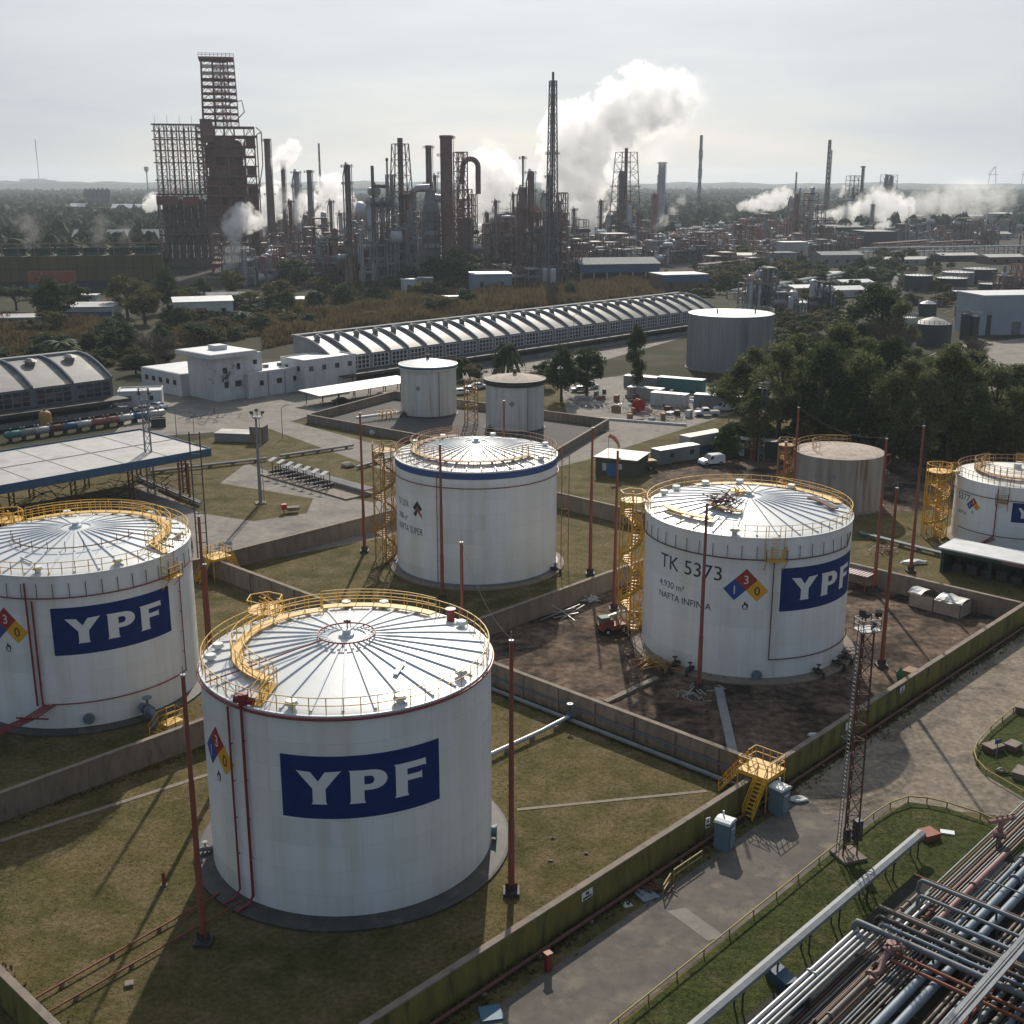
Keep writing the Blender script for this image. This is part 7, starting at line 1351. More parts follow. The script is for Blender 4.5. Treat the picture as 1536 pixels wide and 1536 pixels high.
# columns, stacks, masts
for a in (('fat dark tower with a flat top right of the coker tower', 387, 410, 276, 15, 'stackc', 3, 'process_tower', 'tower', 'stack'), ('thin dark stack right of the coker with steam at its top', 410, 395, 208, 9, 'stackc', 2, 'chimney_stack', 'stack', 'stack', .35), ('slim dark stack behind the steam, second right of the coker', 431, 392, 240, 6, 'stackc', 3, 'chimney_stack', 'stack', 'stack', .2),
          ('brownish column wrapped in platforms left of the grey stack', 451, 402, 256, 9, 'silver', 6), ('plain grey stack in the left part of the refinery', 470, 405, 255, 7, 'greyst', 1, 'chimney_stack', 'stack', 'stack', .5), ('tall dark column with a ladder cage, left of the grey dome', 527, 430, 246, 9, 'stackc', 6),
          ('slim grey column in front of the left pipe frames', 558, 428, 302, 8, 'silver', 3), ('thin pale stack left of the framed chimney', 585, 420, 237, 3, 'silver', 0, 'chimney_stack', 'stack', 'stack'), ('short thin stack behind the pale thin stack', 591, 415, 262, 4, 'greyst', 0, 'chimney_stack', 'stack', 'stack'), ('tall square-looking heater stack left of the big brown column', 646, 410, 218, 9, 'stackc', 3, 'chimney_stack', 'stack', 'stack', .1),
          ('big brown regenerator column, thickest of the refinery', 672, 425, 203, 18, 'brownst', 7, 'regenerator_column', 'column', 'stack'), ('brown column with platforms left of the goose-neck column', 783, 422, 280, 11, 'brownst', 4), ('column with a goose-neck pipe at its top, centre', 796, 422, 256, 10, 'brownst', 5), ('very thin column behind the goose-neck column', 784, 415, 234, 3, 'greyst', 1, 'chimney_stack', 'stack', 'stack'),
          ('dark column beside the flare derrick foot', 823, 425, 262, 5, 'stackc', 5), ('pale grey column just left of the flare derrick', 817, 418, 288, 9, 'silver', 3), ('light grey column in front of the pipe frames, centre', 821, 418, 340, 10, 'silver', 1), ('tall dark column inside the right lattice derrick', 930, 378, 256, 8, 'stackc', 5), ('pale grey column beside the right lattice derrick', 942, 378, 308, 9, 'silver', 1),
          ('brown column near the white spherical roofs', 981, 368, 290, 8, 'brownst', 2), ('broad pale grey chimney standing alone behind the plant', 990, 352, 243, 11, 'silver', 1, 'chimney_stack', 'stack', 'stack'), ('thin stack left of the broad pale chimney', 985, 345, 262, 2.5, 'greyst', 0, 'chimney_stack', 'stack', 'stack'), ('small white column beside the dark column, centre right', 862, 395, 325, 5, 'silver', 1), ('grey-tan tower with a mast in the right plant', 1184, 372, 296, 9, 'roofm', 4),
          ('left of two dark twin towers far right', 1325, 332, 262, 5, 'stackc', 4), ('right of two dark twin towers far right', 1332, 332, 263, 5, 'stackc', 4), ('short dark column in the steam far right', 1362, 342, 310, 4, 'stackc', 3), ('tall thin column right of the dark sheds', 1306, 352, 306, 4, 'greyst', 2), ('first short pale drum at the central plant foot', 808, 428, 404, 9, 'silver', 0), ('second short pale drum at the central plant foot', 817, 429, 402, 9, 'silver', 0), ('third short pale drum at the central plant foot', 829, 430, 402, 10, 'silver', 0),
          ('tall grey vessel at the left of the unit behind the grey tank', 1123, 474, 412, 10, 'silver', 2), ('slim grey vessel in the unit behind the grey tank', 1137, 474, 418, 5, 'silver', 2), ('first fat grey drum right of the unit behind the grey tank', 1172, 474, 434, 14, 'greyst', 1), ('second fat grey drum right of the unit behind the grey tank', 1188, 474, 434, 12, 'greyst', 1)):
    column(*a)
for k, (px, by, ty, w_, m_) in enumerate(((500, 415, 300, 5, 'greyst'), (514, 412, 318, 6, 'silver'), (545, 418, 330, 7, 'silver'), (568, 420, 276, 5, 'brownst'), (577, 422, 300, 6, 'greyst'), (600, 418, 320, 8, 'silver'), (612, 424, 290, 5, 'stackc'), (655, 420, 262, 4, 'greyst'), (694, 415, 300, 7, 'stackc'), (702, 418, 330, 6, 'brownst'), (731, 410, 318, 6, 'brownst'), (744, 414, 300, 5, 'greyst'), (760, 418, 322, 8, 'brownst'), (770, 416, 290, 4, 'stackc'), (806, 420, 310, 6, 'brownst'), (835, 418, 302, 6, 'stackc'), (846, 412, 318, 7, 'brownst'), (860, 396, 312, 5, 'greyst'), (900, 385, 300, 5, 'brownst'), (912, 384, 322, 7, 'silver'), (956, 378, 318, 5, 'brownst'), (968, 376, 330, 5, 'greyst'), (440, 408, 300, 6, 'brownst'), (462, 410, 322, 7, 'greyst'))):
    column('slim column among the crowded pipe frames', px, by, ty, w_, m_, 3)['group'] = 'slim columns among the pipe frames'
derrick('framed chimney stack inside an open lattice tower', 605, 425, 207, 40, 20, 'brownst', 9, 8); derrick('tallest slim flare derrick rising left of the great steam plume', 827, 425, 108, 16, 8, 'greyst', 22, 3.5); derrick('open lattice derrick partly veiled by the great steam plume', 936, 375, 222, 40, 24, 'brownst', 10, 5); derrick('dark derrick of the twin towers far right', 1328, 335, 262, 20, 17, 'greyst', 7, None)
thin_mast('lone thin mast left of the dark ladder column', 484, 360, 215, 3, 'greyst'); thin_mast('tall red and white mast right of the broad pale chimney', 1047, 330, 203, 4.5, 'greyst', band=True); thin_mast('dark flare mast far right', 1236, 340, 210, 5, 'stackc'); thin_mast('stay mast beside the dark flare mast', 1240, 340, 225, 2, 'greyst'); thin_mast('faint guyed mast on the left horizon', 60, 283, 209, 1.2, 'greyst'); thin_mast('short mast above the right plant tower', 1189, 355, 258, 2.5, 'greyst')
for px, lb in ((1188, 'lattice mast by the red pipe racks'), (1358, 'thin floodlight mast among the red racks')): thin_mast(lb, px + (170 if px > 1300 else 25), 380, 345 if px < 1300 else 352, 2.5, 'dark')
b = G(223, 300); t = thing('water_tower', 'small water tower on the left horizon', 'water tower', b); k = MPP(b); h = HT(b, 249); mb = MB(); mb.lathe([(.6 * k, h * .8), (3.4 * k, h * .88), (3.4 * k, h * .97), (.01, h)], 12); obj('bowl', mb, M['greyst'], t); mb = MB(); mb.tube([(0, 0, 0), (0, 0, h * .82)], .9 * k, 8); obj('stem', mb, M['greyst'], t)
# gantry cranes of the port on the horizon
for px, lb in ((1487, 'left harbour crane on the right horizon'), (1537, 'right harbour crane at the edge of the right horizon')):
    b = G(px, 284); k = MPP(b); t = thing('harbour_crane', lb, 'crane', b); h = HT(b, 262); mb = MB(); q = .8 * k
    for s in (-7, 7): mb.bar((s * k, 0, 0), (s * k * .6, 0, h), q)
    mb.bar((-8 * k, 0, h), (8 * k, 0, h), q); obj('portal', mb, M['dark'], t); mb = MB(); ht = HT(b, 249); mb.bar((-5 * k, 0, h), (3 * k, 0, ht), q); mb.bar((4 * k, 0, h), (3 * k, 0, ht), q); mb.bar((3 * k, 0, ht), (-7 * k, 0, h * 1.1), q * .7); obj('jib', mb, M['dark'], t)
# regenerator side frame with goose-neck duct
c, w_ = span(684, 706, 425); h = HT(c, 228); t = thing('regenerator_scaffold', 'steel frame with a big goose-neck duct right of the brown regenerator column', 'steel frame', (c.x, c.y + 6, 0), rad(12)); mb = MB(); frame(mb, -w_ / 2, w_ * .2, -5, 5, 0, h, 2, 1, 14, .5, .8, r_); frame(mb, w_ * .2, w_ * .5, -5, 5, 0, h * .72, 1, 1, 10, .5, .8, r_); obj('steel_frame', mb, M['brownst'], t)
mb = MB(); zt = HT(c, 238); x = w_ * .25; pts = [(x - 2.6, -2, zt * .80)] + [(x + 1.6 - 3.6 * math.cos(PI * i / 8), -2, zt - 3.6 + 3.6 * math.sin(PI * i / 8)) for i in range(9)] + [(x + 5.2, -2, zt * .72)]; mb.tube(pts, 1.25, 10); obj('goose_neck', mb, M['brownst'], t, smooth=True)
mb = MB(); mb.bx(-w_ / 2 + .5, -4.7, 2, w_ * .45, -4.4, h * .5); obj('cladding_panel', mb, M['stackc'], t)
# heater box with ducts
c, w_ = span(630, 662, 425); hb = HT(c, 318); hc = HT(c, 285); t = thing('process_heater', 'grey boxy process heater with a tapering hood between two tall ducts', 'heater', (c.x, c.y + 6, 0), rad(8)); W2 = w_ / 2
mb = MB(); mb.bx(-W2 * .8, -5, 0, W2 * .8, 5, hb); mb.add([(-W2 * .8, -5, hb), (W2 * .8, -5, hb), (W2 * .8, 5, hb), (-W2 * .8, 5, hb), (-W2 * .35, -2, hc), (W2 * .35, -2, hc), (W2 * .35, 2, hc), (-W2 * .35, 2, hc)], [(0, 1, 5, 4), (1, 2, 6, 5), (2, 3, 7, 6), (3, 0, 4, 7), (4, 5, 6, 7)]); obj('furnace_box', mb, M['greyst'], t)
mb = MB(); frame(mb, -W2, W2, -6, 6, 0, hb, 3, 1, 8, .4, .3, r_); obj('steel_frame', mb, M['brownst'], t); [obj('panel', MB().bx(-W2 * .75, -5.05, hb * f, W2 * .75, -5.003, hb * f + 2), M['silver'], t) for f in (.3, .5, .68)]
for x, t0, m_ in ((-W2 - 3.2, 283, 'silver'), (W2 + 2.0, 298, 'silver')): mb = MB(); z = HT(c, t0); mb.tube([(x, -3, 2), (x, -3, z - 2), (x + (1.8 if x < 0 else -1.8), -3, z), (x + (8 if x < 0 else -5), -3, z + .4)], 1.7, 12); obj('flue_duct', mb, M[m_], t, smooth=True)
c, w_ = span(708, 728, 420); t = thing('small_furnace', 'small rust-red furnace with a short stack under a steam plume', 'furnace', (c.x, c.y, 0), rad(10)); h = HT(c, 385); mb = MB(); mb.bx(-w_ / 2, -3, 0, w_ / 2, 3, h * .55); mb.lathe([(2.6, h * .55), (1.6, h)], 12); obj('furnace_box', mb, M['redst'], t); mb = MB(); frame(mb, -w_ / 2 - .5, w_ / 2 + .5, -3.6, 3.6, 0, h * .6, 3, 1, 2, .35, .3, r_); obj('steel_frame', mb, M['redst'], t)
b = G(541, 372); t = thing('gas_sphere', 'pale spherical gas holder behind the dark ladder column', 'gas holder', b); k = MPP(b); h = HT(b, 302); R_ = 13 * k; mb = MB(); mb.lathe([(R_ * math.sin(PI * i / 16), h - R_ + -R_ * math.cos(PI * i / 16)) for i in range(17)], 24); obj('shell', mb, M['silver'], t, smooth=True); mb = MB(); [mb.bar(pol(R_ * .9, a, 0), pol(R_ * .9, a, h - R_), .8) for a in range(0, 360, 45)]; obj('leg', mb, M['greyst'], t)
for px, lb in ((990, 'left of two pale domed tanks right of the lattice derrick'), (1010, 'right of two pale domed tanks right of the lattice derrick')): b = G(px, 374); k = MPP(b); h = HT(b, 349); t = thing('domed_tank', lb, 'tank', b); mb = MB(); mb.lathe([(10 * k, 0), (10 * k, h * .7), (7 * k, h * .9), (.01, h)], 20); obj('shell', mb, M['pipep'] if px > 1000 else M['roofw'], t, smooth=True); mb = MB(); railing(mb, 10 * k, h * .7, -180, 180, 1.2, 20, .2); obj('guard_rail', mb, M['greyst'], t)
# process units (steel frames full of pipes and vessels)
for i, a in enumerate((('low brown pipe frame right of the fat dark tower', 392, 440, 414, 352), ('brown pipe frame under the grey stack', 440, 490, 416, 328), ('brown pipe frame left of the dark ladder column', 488, 522, 424, 350), ('low frame right of the dark ladder column', 534, 562, 428, 352), ('dense tall frame left of the framed chimney', 560, 592, 428, 262, 'greyst'), ('frame at the foot of the framed chimney', 590, 624, 428, 318, 'greyst'), ('dark tall frame right of the regenerator', 680, 714, 420, 292, 'stackc'),
        ('brown frame right of the small furnace', 726, 760, 414, 322), ('brown frame left of the goose-neck column', 752, 784, 420, 312), ('brown frame around the goose-neck column', 786, 818, 424, 318), ('frame at the foot of the flare derrick', 818, 848, 424, 290), ('brown frame below the great steam plume', 838, 880, 400, 330, 'stackc'), ('frame left of the blue shed', 838, 870, 424, 360), ('long brown frame behind the blue shed', 880, 960, 402, 352), ('frame around the right lattice derrick', 915, 955, 384, 318), ('low brown frame right of the lattice derrick', 952, 1010, 388, 352),
        ('far brown frame behind the left columns', 395, 480, 378, 308, 'redst'), ('far frame behind the framed chimney', 560, 640, 380, 316), ('far brown frame behind the central columns', 715, 800, 388, 318), ('far frame under the great plume', 850, 930, 368, 336), ('reddish frame in the right plant', 1100, 1140, 378, 330, 'redst'), ('second reddish frame in the right plant', 1140, 1178, 374, 322, 'redst'), ('tall brown frame in the right plant', 1190, 1234, 374, 290), ('far dark catalytic unit with a crooked stack, right', 1262, 1302, 342, 264, 'stackc'),
        ('low pink-brown frame in the mid right plant', 1010, 1062, 388, 350, 'redst'), ('low brown frame with pale pipes, mid right', 1058, 1104, 384, 345), ('frame behind the grey tank, left', 1114, 1160, 474, 404, 'greyst'), ('dark frame behind the grey tank, right', 1222, 1246, 474, 424, 'dark'), ('low frame with vessels behind the grey tank, middle', 1160, 1200, 476, 440, 'greyst'), ('low frame behind the blue-striped vault row, right', 1120, 1170, 405, 378), ('low frame beside the pale twin blocks', 1060, 1118, 404, 380), ('rusty frame at the right edge of the dark tank farm', 1500, 1540, 440, 398, 'redst'), ('far frame behind the left steam jets', 480, 540, 368, 318, 'redst'), ('low frame in front of the coker tower', 330, 394, 420, 388, 'dark'), ('low pipe frame in front of the central plant', 740, 808, 430, 398))):
    unit(a[0], a[1], a[2], a[3], a[4], 100 + i, *(a[5:6]), npipe=40)
# low crowded frames filling the plant floor: a few kinds, copied
r_ = random.Random(50); PF = [unit('low frame of pipes and vessels crowding the refinery floor', 700, 742, 420, 372, 400 + k, ('brownst', 'greyst', 'redst', 'stackc')[k % 4], npipe=44, nves=6, floors=.6) for k in range(6)]
GF = 'low pipe frames crowding the refinery floor'
for k, (px, by) in enumerate([(396 + 31 * i + r_.uniform(-6, 6), r_.choice((392, 398, 405))) for i in range(20)] + [(400 + 36 * i + r_.uniform(-8, 8), r_.choice((370, 376, 382))) for i in range(22)] + [(960 + 30 * i + r_.uniform(-8, 8), r_.choice((366, 374, 384, 392))) for i in range(11)] + [(1000 + 34 * i, 356 + r_.uniform(-4, 4)) for i in range(8)] + [(390 + 30 * i, 426 + r_.uniform(-3, 2)) for i in range(7)] + [(520 + 21 * i + r_.uniform(-6, 6), r_.choice((388, 396, 404, 412))) for i in range(22)] + [(1010 + 33 * i + r_.uniform(-9, 9), r_.choice((372, 380, 388))) for i in range(9)] + [(1240 + 34 * i, 358 + r_.uniform(-6, 10)) for i in range(9)]):
    p = G(px, by); lz = r_.uniform(.55, 1.25) * (1.55 if 480 < px < 960 and k % 2 else 1); lx = r_.uniform(.9, 1.4)
    if k < 6: o = PF[k]; o.location = p; o.rotation_euler = (0, 0, r_.uniform(0, .6)); o.scale = (lx, 1, lz); o['group'] = GF
    else: o = dup(PF[k % 6], p, r_.uniform(0, .6) + (PI if k % 2 else 0), None, GF, (lx, 1, lz))
column('crooked dark stack on the far catalytic unit, right', 1288, 342, 249, 4, 'stackc', 1, 'chimney_stack', 'stack', 'stack')
# pipe racks (long low bridges carrying rows of pipes)
def rack(label, A, B, h, n, mk, mp):
    a, b = G(*A), G(*B); d = b - a; t = thing('pipe_rack', label, 'pipe rack', a, math.atan2(d.y, d.x)); L_ = d.length; mb = MB(); q = max(4, int(L_ / 7))
    for k in range(q + 1): x = L_ * k / q; [mb.bar((x, s, 0), (x, s, h), .45) for s in (-3, 3)]; [mb.bar((x, -3, z), (x, 3, z), .4) for z in (h, h * .6)]
    obj('steel_frame', mb, M[mk], t); mb = MB(); r_ = random.Random(int(A[0])); [mb.tube([(0, -2.7 + 5.4 * i / n, h + .5), (L_, -2.7 + 5.4 * i / n, h + .5)], r_.uniform(.2, .5), 6) for i in range(n)]; [mb.tube([(0, -2.7 + 5.4 * i / n, h * .6 + .4), (L_ * r_.uniform(.5, 1), -2.7 + 5.4 * i / n, h * .6 + .4)], r_.uniform(.2, .45), 6) for i in range(n)]; obj('pipework', mb, M[mp], t)
for a in (('long grey pipe rack above the blue shed', (880, 396), (1040, 372), 7, 6, 'greyst', 'silver'), ('pinkish pipe rack in the mid right plant', (960, 376), (1100, 362), 6, 6, 'redst', 'pipep'), ('far grey pipe rack right of the lattice derrick', (960, 362), (1090, 348), 6, 5, 'brownst', 'silver'), ('brown pipe rack leading to the right plant', (1000, 395), (1130, 382), 6, 6, 'brownst', 'pipet'), ('red pipe rack left part, beyond the dark sheds', (1312, 378), (1390, 372), 5, 7, 'redst', 'pipep'), ('red pipe rack right part, beyond the dark sheds', (1390, 376), (1460, 372), 5, 7, 'redst', 'pipep'), ('pale long pipe bridge across the right plant', (1290, 388), (1530, 384), 6, 3, 'wallg', 'roofw'), ('low white wall-like pipe line beyond the grey tank', (1100, 448), (1330, 408), 3, 3, 'wallg', 'wallw'), ('dark pipe rack in front of the left columns', (390, 420), (530, 424), 6, 6, 'dark', 'brownst'), ('brown pipe rack in front of the central columns', (720, 426), (850, 424), 6, 6, 'brownst', 'pipet'), ('far brown pipe rack behind the furnaces', (540, 378), (720, 372), 8, 6, 'brownst', 'greyst'), ('far rack behind the great plume', (840, 358), (960, 350), 7, 5, 'brownst', 'greyst'), ('reddish pipe rack beside the right plant tower', (1060, 370), (1180, 360), 7, 6, 'redst', 'greyst'), ('low pipe rack in front of the pale twin blocks', (1050, 410), (1180, 396), 4, 5, 'brownst', 'pipet')): rack(*a)
# sheds, halls, offices round the plant
def hall(label, px0, px1, by, ty, dep, m, roofm, rz=rad(10), name='shed', cat='shed', gable=.22, posts=0, band=None):
    c, w_ = span(px0, px1, by); h = HT(c, ty); t = thing(name, label, cat, (c.x, c.y, 0), rz); he = h * (1 - gable); W2 = w_ / 2; mb = MB()
    if posts:
        mb.bx(-W2, .2, he * .55, W2, .5, he); mb.bx(-W2, dep - .3, 0, W2, dep, he); mb.bx(-W2, .503, he * .5, -W2 + .3, dep - .303, he); mb.bx(W2 - .3, .503, he * .5, W2, dep - .303, he)
    else: mb.bx(-W2, 0, 0, W2, dep, he)
    obj('wall', mb, m, t)
    if posts: mb = MB(); [mb.bar((-W2 + .5 + (w_ - 1) * k / posts, .2, 0), (-W2 + .5 + (w_ - 1) * k / posts, .2, he * .54), .4) for k in range(posts + 1)]; obj('post', mb, M['wallw'], t)
    mb = MB(); mb.extrude([(-.5, he + .003), (dep / 2, h), (dep + .5, he + .003)], -W2 - .4, W2 + .4, 'x') if gable else mb.bx(-W2 - .2, -.2, he + .003, W2 + .2, dep + .2, he + .4); obj('roof', mb, roofm, t)
    if band: mb = MB(); mb.bx(-W2 - .02, -.08, he * band[0], W2 + .02, -.004, he * band[1]); obj('painted_band', mb, band[2], t)
    n = int(w_ / 6)
    if not posts and n: mb = MB(); [mb.bx(-W2 + w_ * (k + .5) / n - .8, -.06, he * .3, -W2 + w_ * (k + .5) / n + .8, -.003, he * .62) for k in range(n)]; obj('window', mb, M['glass'], t) if (name != 'hall') else obj('door', MB().bx(-1.6, -.06, 0, 1.6, -.003, min(4, he * .6)), M['pipe'], t)
    return t
bs = M['bluep']; hall('long blue-gabled open shed in front of the plant', 868, 992, 424, 388, 22, bs, M['wallg'], rad(12), posts=6); hall('round-cornered pale blue office in front of the furnaces', 708, 768, 440, 412, 14, mat('office_blue', (.22, .28, .36), (.17, .22, .29), rough=.8, scale=.3), M['roofw'], rad(8), gable=0, name='office'); hall('two-tone blue and brick block by the warehouse end', 992, 1065, 440, 413, 16, M['brick'], M['roofm'], rad(16), gable=0, band=(.62, .995, bs), name='office')
hall('white container-like cabin left of the dark trees', 602, 626, 440, 420, 4, M['wallw'], M['roofw'], rad(6), gable=0, name='cabin', cat='cabin'); hall('grey cabin next to the white one by the dark trees', 627, 650, 440, 418, 6, M['wallg'], M['roofm'], rad(6), gable=0, name='cabin', cat='cabin'); hall('small white truck-like cabin in the dry meadow', 663, 690, 457, 446, 4, M['roofw'], M['roofw'], rad(10), gable=0, name='cabin', cat='cabin'); hall('turquoise-white long shed on the dry meadow', 386, 455, 460, 446, 8, mat('shed_turquoise', (.30, .38, .38), rough=.8), M['roofw'], rad(8), gable=.2); hall('low pale villa roof behind the palms', 264, 350, 480, 447, 16, M['wallw'], M['roofw'], rad(18), gable=.15, name='villa', cat='house'); hall('grey shed behind the pale villa', 300, 365, 462, 440, 12, M['wallg'], M['wallg'], rad(10), gable=.25); hall('blue-striped round pavilion in the left middle distance', 92, 168, 484, 462, 18, mat('pavilion_white', (.40, .42, .44), rough=.8), M['roofm'], rad(6), gable=0, band=(.40, .75, bs), name='pavilion', cat='pavilion'); hall('flat pale hut roofs at the left edge', -10, 60, 492, 478, 12, M['wallg'], M['roofm'], rad(8), gable=0, name='hut', cat='hut'); hall('small white kiosk below the orange hoarding', 115, 145, 458, 444, 6, M['wallw'], M['roofw'], rad(4), gable=0, name='kiosk', cat='kiosk')
hall('big pale blue hall at the right edge', 1466, 1580, 502, 444, 16, mat('hall_blue_white', (.34, .37, .42), (.28, .31, .36), rough=.7, scale=.3), M['roofw'], rad(9), gable=0, name='hall', cat='hall'); hall('dark green hall beyond the right plant, left part', 1230, 1296, 366, 338, 30, M['green'], M['wallg'], rad(6), gable=.1, name='hall', cat='hall'); hall('dark hall beyond the right plant, right part', 1298, 1345, 372, 348, 30, M['dktank'], M['dktank'], rad(6), gable=0, name='hall', cat='hall'); hall('grey-roofed shed between the dark halls', 1258, 1310, 350, 334, 24, M['wallg'], M['wallg'], rad(6), gable=.2); hall('long dark building under the far steam', 1345, 1490, 338, 324, 30, M['dktank'], M['dktank'], rad(2), gable=0, name='hall', cat='hall'); hall('twin pale blocks in the mid right plant', 1172, 1212, 396, 364, 10, M['roofm'], M['roofw'], rad(12), gable=0, name='plant_block', cat='block'); hall('grey lower block beside the twin pale blocks', 1150, 1196, 404, 380, 10, M['wallg'], M['wallg'], rad(12), gable=0, name='plant_block', cat='block'); hall('long grey hall right of the twin pale blocks', 1230, 1296, 400, 378, 16, M['wallg'], M['wallg'], rad(10), gable=.2)
for k, (px0, px1, by, ty) in enumerate(((1188, 1240, 440, 428), (1242, 1300, 446, 430), (1262, 1312, 432, 420), (1196, 1230, 462, 450))): hall(['first pale-roofed shed beyond the grey tank', 'second pale-roofed shed beyond the grey tank, nearer the trees', 'farthest pale-roofed shed beyond the grey tank', 'small pale shed by the dark frame beyond the grey tank'][k], px0, px1, by, ty, 10, M['wallw'], M['roofw'], rad(14), gable=.3)
for k, (px0, px1, by, ty, m_) in enumerate(((1080, 1140, 392, 380, 'wallg'), (1320, 1400, 398, 386, 'wallg'), (1410, 1470, 392, 380, 'dktank'), (1480, 1540, 396, 382, 'brick'), (1100, 1150, 366, 356, 'wallg'), (1440, 1520, 360, 348, 'wallg'), (1250, 1300, 418, 408, 'brick'), (1310, 1350, 420, 410, 'wallg'))):
    hall(['low grey shed left of the twin pale blocks', 'long grey shed under the pale pipe bridge', 'dark shed before the red pipe racks', 'brick shed at the right edge before the red racks', 'far grey shed beside the right plant tower', 'far grey shed under the drifting steam bank', 'low brick shed beyond the pale-roofed sheds', 'low grey shed behind the tallest eucalyptus'][k], px0, px1, by, ty, 14, M[m_], M['roofm'], rad(10), gable=.25)
for k, (px0, px1, by, ty) in enumerate(((105, 140, 322, 305), (168, 240, 325, 306), (30, 70, 282, 268), (480, 560, 300, 286), (1185, 1280, 282, 277))): hall(['white-roofed shed left of the grey silos', 'long white-roofed shed right of the grey silos', 'pale strip of roofs on the left horizon', 'pale roofs in the woods behind the columns', 'pale strip of roofs on the right horizon'][k], px0, px1, by, ty, 20, M['wallw'], M['roofw'], rad(2), gable=.3)
hall('broad grey-purple roof behind the cooling fans', 165, 240, 372, 345, 30, M['wallg'], M['wallg'], rad(8), gable=.55); hall('grey roof between the cooling fans and silos', 110, 170, 365, 345, 24, M['wallg'], M['wallg'], rad(8), gable=.5)
for k in range(6): column('grey silo in the block of six on the left', 133 + k * 6.4, 321, 283, 6.2, 'greyst', 0, 'silo', 'silo', 'dome')['group'] = 'six grey silos'
# ochre cooling tower with fans
c, w_ = span(-30, 240, 436); t = thing('cooling_tower', 'long ochre cooling tower with green fan drums on top, left', 'cooling tower', (c.x, c.y, 0), rad(13)); h = HT(c, 384); W2 = w_ / 2
mb = MB(); mb.bx(-W2, 0, h * .28, W2, 16, h); obj('cladding', mb, M['ochre'], t); mb = MB(); [mb.bx(-W2 + w_ * k / 20 - .15, -.12, h * .28, -W2 + w_ * k / 20 + .15, -.003, h) for k in range(21)]; mb.bx(-W2, -.14, h * .62, W2, -.125, h * .64); obj('batten', mb, M['dark'], t); mb = MB(); mb.bx(-W2, .5, 0, W2, 15.5, h * .278); obj('louvre_base', mb, M['dktank'], t)
for k in range(7): mb = MB(); x = -W2 + w_ * (k + .6) / 7.2; mb.lathe([(5.2, h + .01), (4.6, h + 1.4), (4.9, h + 3.2), (4.5, h + 3.2), (4.2, h + 1.4)], 20, (x, 8)); obj('fan_drum', mb, M['green'], t)
mb = MB(); [mb.bar((-W2 + w_ * k / 12, .6, h), (-W2 + w_ * k / 12, .6, h + 5), .4) for k in range(13)]; mb.bx(-W2, .3, h + 5, W2, .9, h + 5.5); obj('top_frame', mb, M['brownst'], t)
c, w_ = span(46, 114, 446); t = thing('orange_hoarding', 'faded orange hoarding on posts in front of the cooling tower', 'hoarding', (c.x, c.y, 0), rad(9)); h = HT(c, 407); mb = MB(); mb.bx(-w_ / 2, 0, h * .55, w_ / 2, .3, h); obj('panel', mb, M['orange'], t); mb = MB(); [mb.bar((-w_ / 2 + 1 + (w_ - 2) * k / 6, .5, 0), (-w_ / 2 + 1 + (w_ - 2) * k / 6, .5, h), .3) for k in range(7)]; mb.bx(-w_ / 2, .31, h * .2, w_ / 2, .35, h * .5); obj('post', mb, M['teal'], t)
# dark tank farm on the right
for lb, px0, px1, ty, by, mk, rf in (('dark tank with a pale lid, leftmost of the far tank farm', 1361, 1404, 412, 438, 'dktank', 'roofw'), ('dark tank with a pale lid, second in the far tank farm', 1411, 1458, 416, 437, 'dktank', 'roofw'), ('dark tank with the whitest lid, behind the second one', 1420, 1468, 407, 428, 'greyst', 'roofw'), ('wide dark tank with a pale lid, rightmost of the back row', 1452, 1503, 402, 426, 'dktank', 'roofm'), ('low dark tank in front of the wide dark tank', 1474, 1512, 425, 436, 'dktank', 'roofm'), ('small flat tank with a white lid in mid-farm', 1432, 1462, 437, 447, 'dktank', 'roofw'), ('dark upright tank above the cone-roofed tank', 1381, 1408, 455, 476, 'dktank', 'roofw'), ('small pale-lidded tank left of the big hall', 1435, 1456, 458, 476, 'redst', 'roofw'), ('dark cone-roofed tank behind the tallest trees', 1378, 1434, 485, 520, 'dktank', 'roofm'), ('slim dark tank right of the cone-roofed tank', 1441, 1454, 471, 510, 'dktank', 'dktank'), ('second slim dark tank by the big hall', 1455, 1469, 474, 510, 'dktank', 'roofm'), ('brown-topped dark tank against the big hall', 1470, 1490, 472, 503, 'dktank', 'tankrust'), ('pale grey tank half hidden by the tallest eucalyptus', 1352, 1376, 476, 532, 'roofm', 'roofw'), ('pale floating tank far right under the steam', 1488, 1536, 318, 345, 'roofm', 'roofw'), ('dark low tank far right by the pale tank', 1420, 1475, 328, 345, 'dktank', 'dktank'), ('small dark tank at the far right edge of the farm', 1524, 1545, 428, 438, 'dktank', 'roofw')):
    b = G((px0 + px1) / 2, by); R_ = (px1 - px0) / 2 * MPP(b); h = max(2.5, HT(b, ty + (px1 - px0) * .05)); b.y += R_; t = thing('farm_tank', lb, 'storage tank', b); cone = .35 if 'cone' in lb else .06
    mb = MB(); mb.lathe([(R_, 0), (R_, h), (R_ - .2, h + .01)], 32); obj('shell', mb, M[mk], t, smooth=True); mb = MB(); mb.lathe([(R_ - .25, h - .02), (R_ * .5, h + R_ * cone * .6), (.01, h + R_ * cone)], 32); obj('roof', mb, M[rf], t, smooth=True); mb = MB(); railing(mb, R_ - .1, h, -180, 180, 1.1, 15, .12); obj('guard_rail', mb, M['greyst'], t)
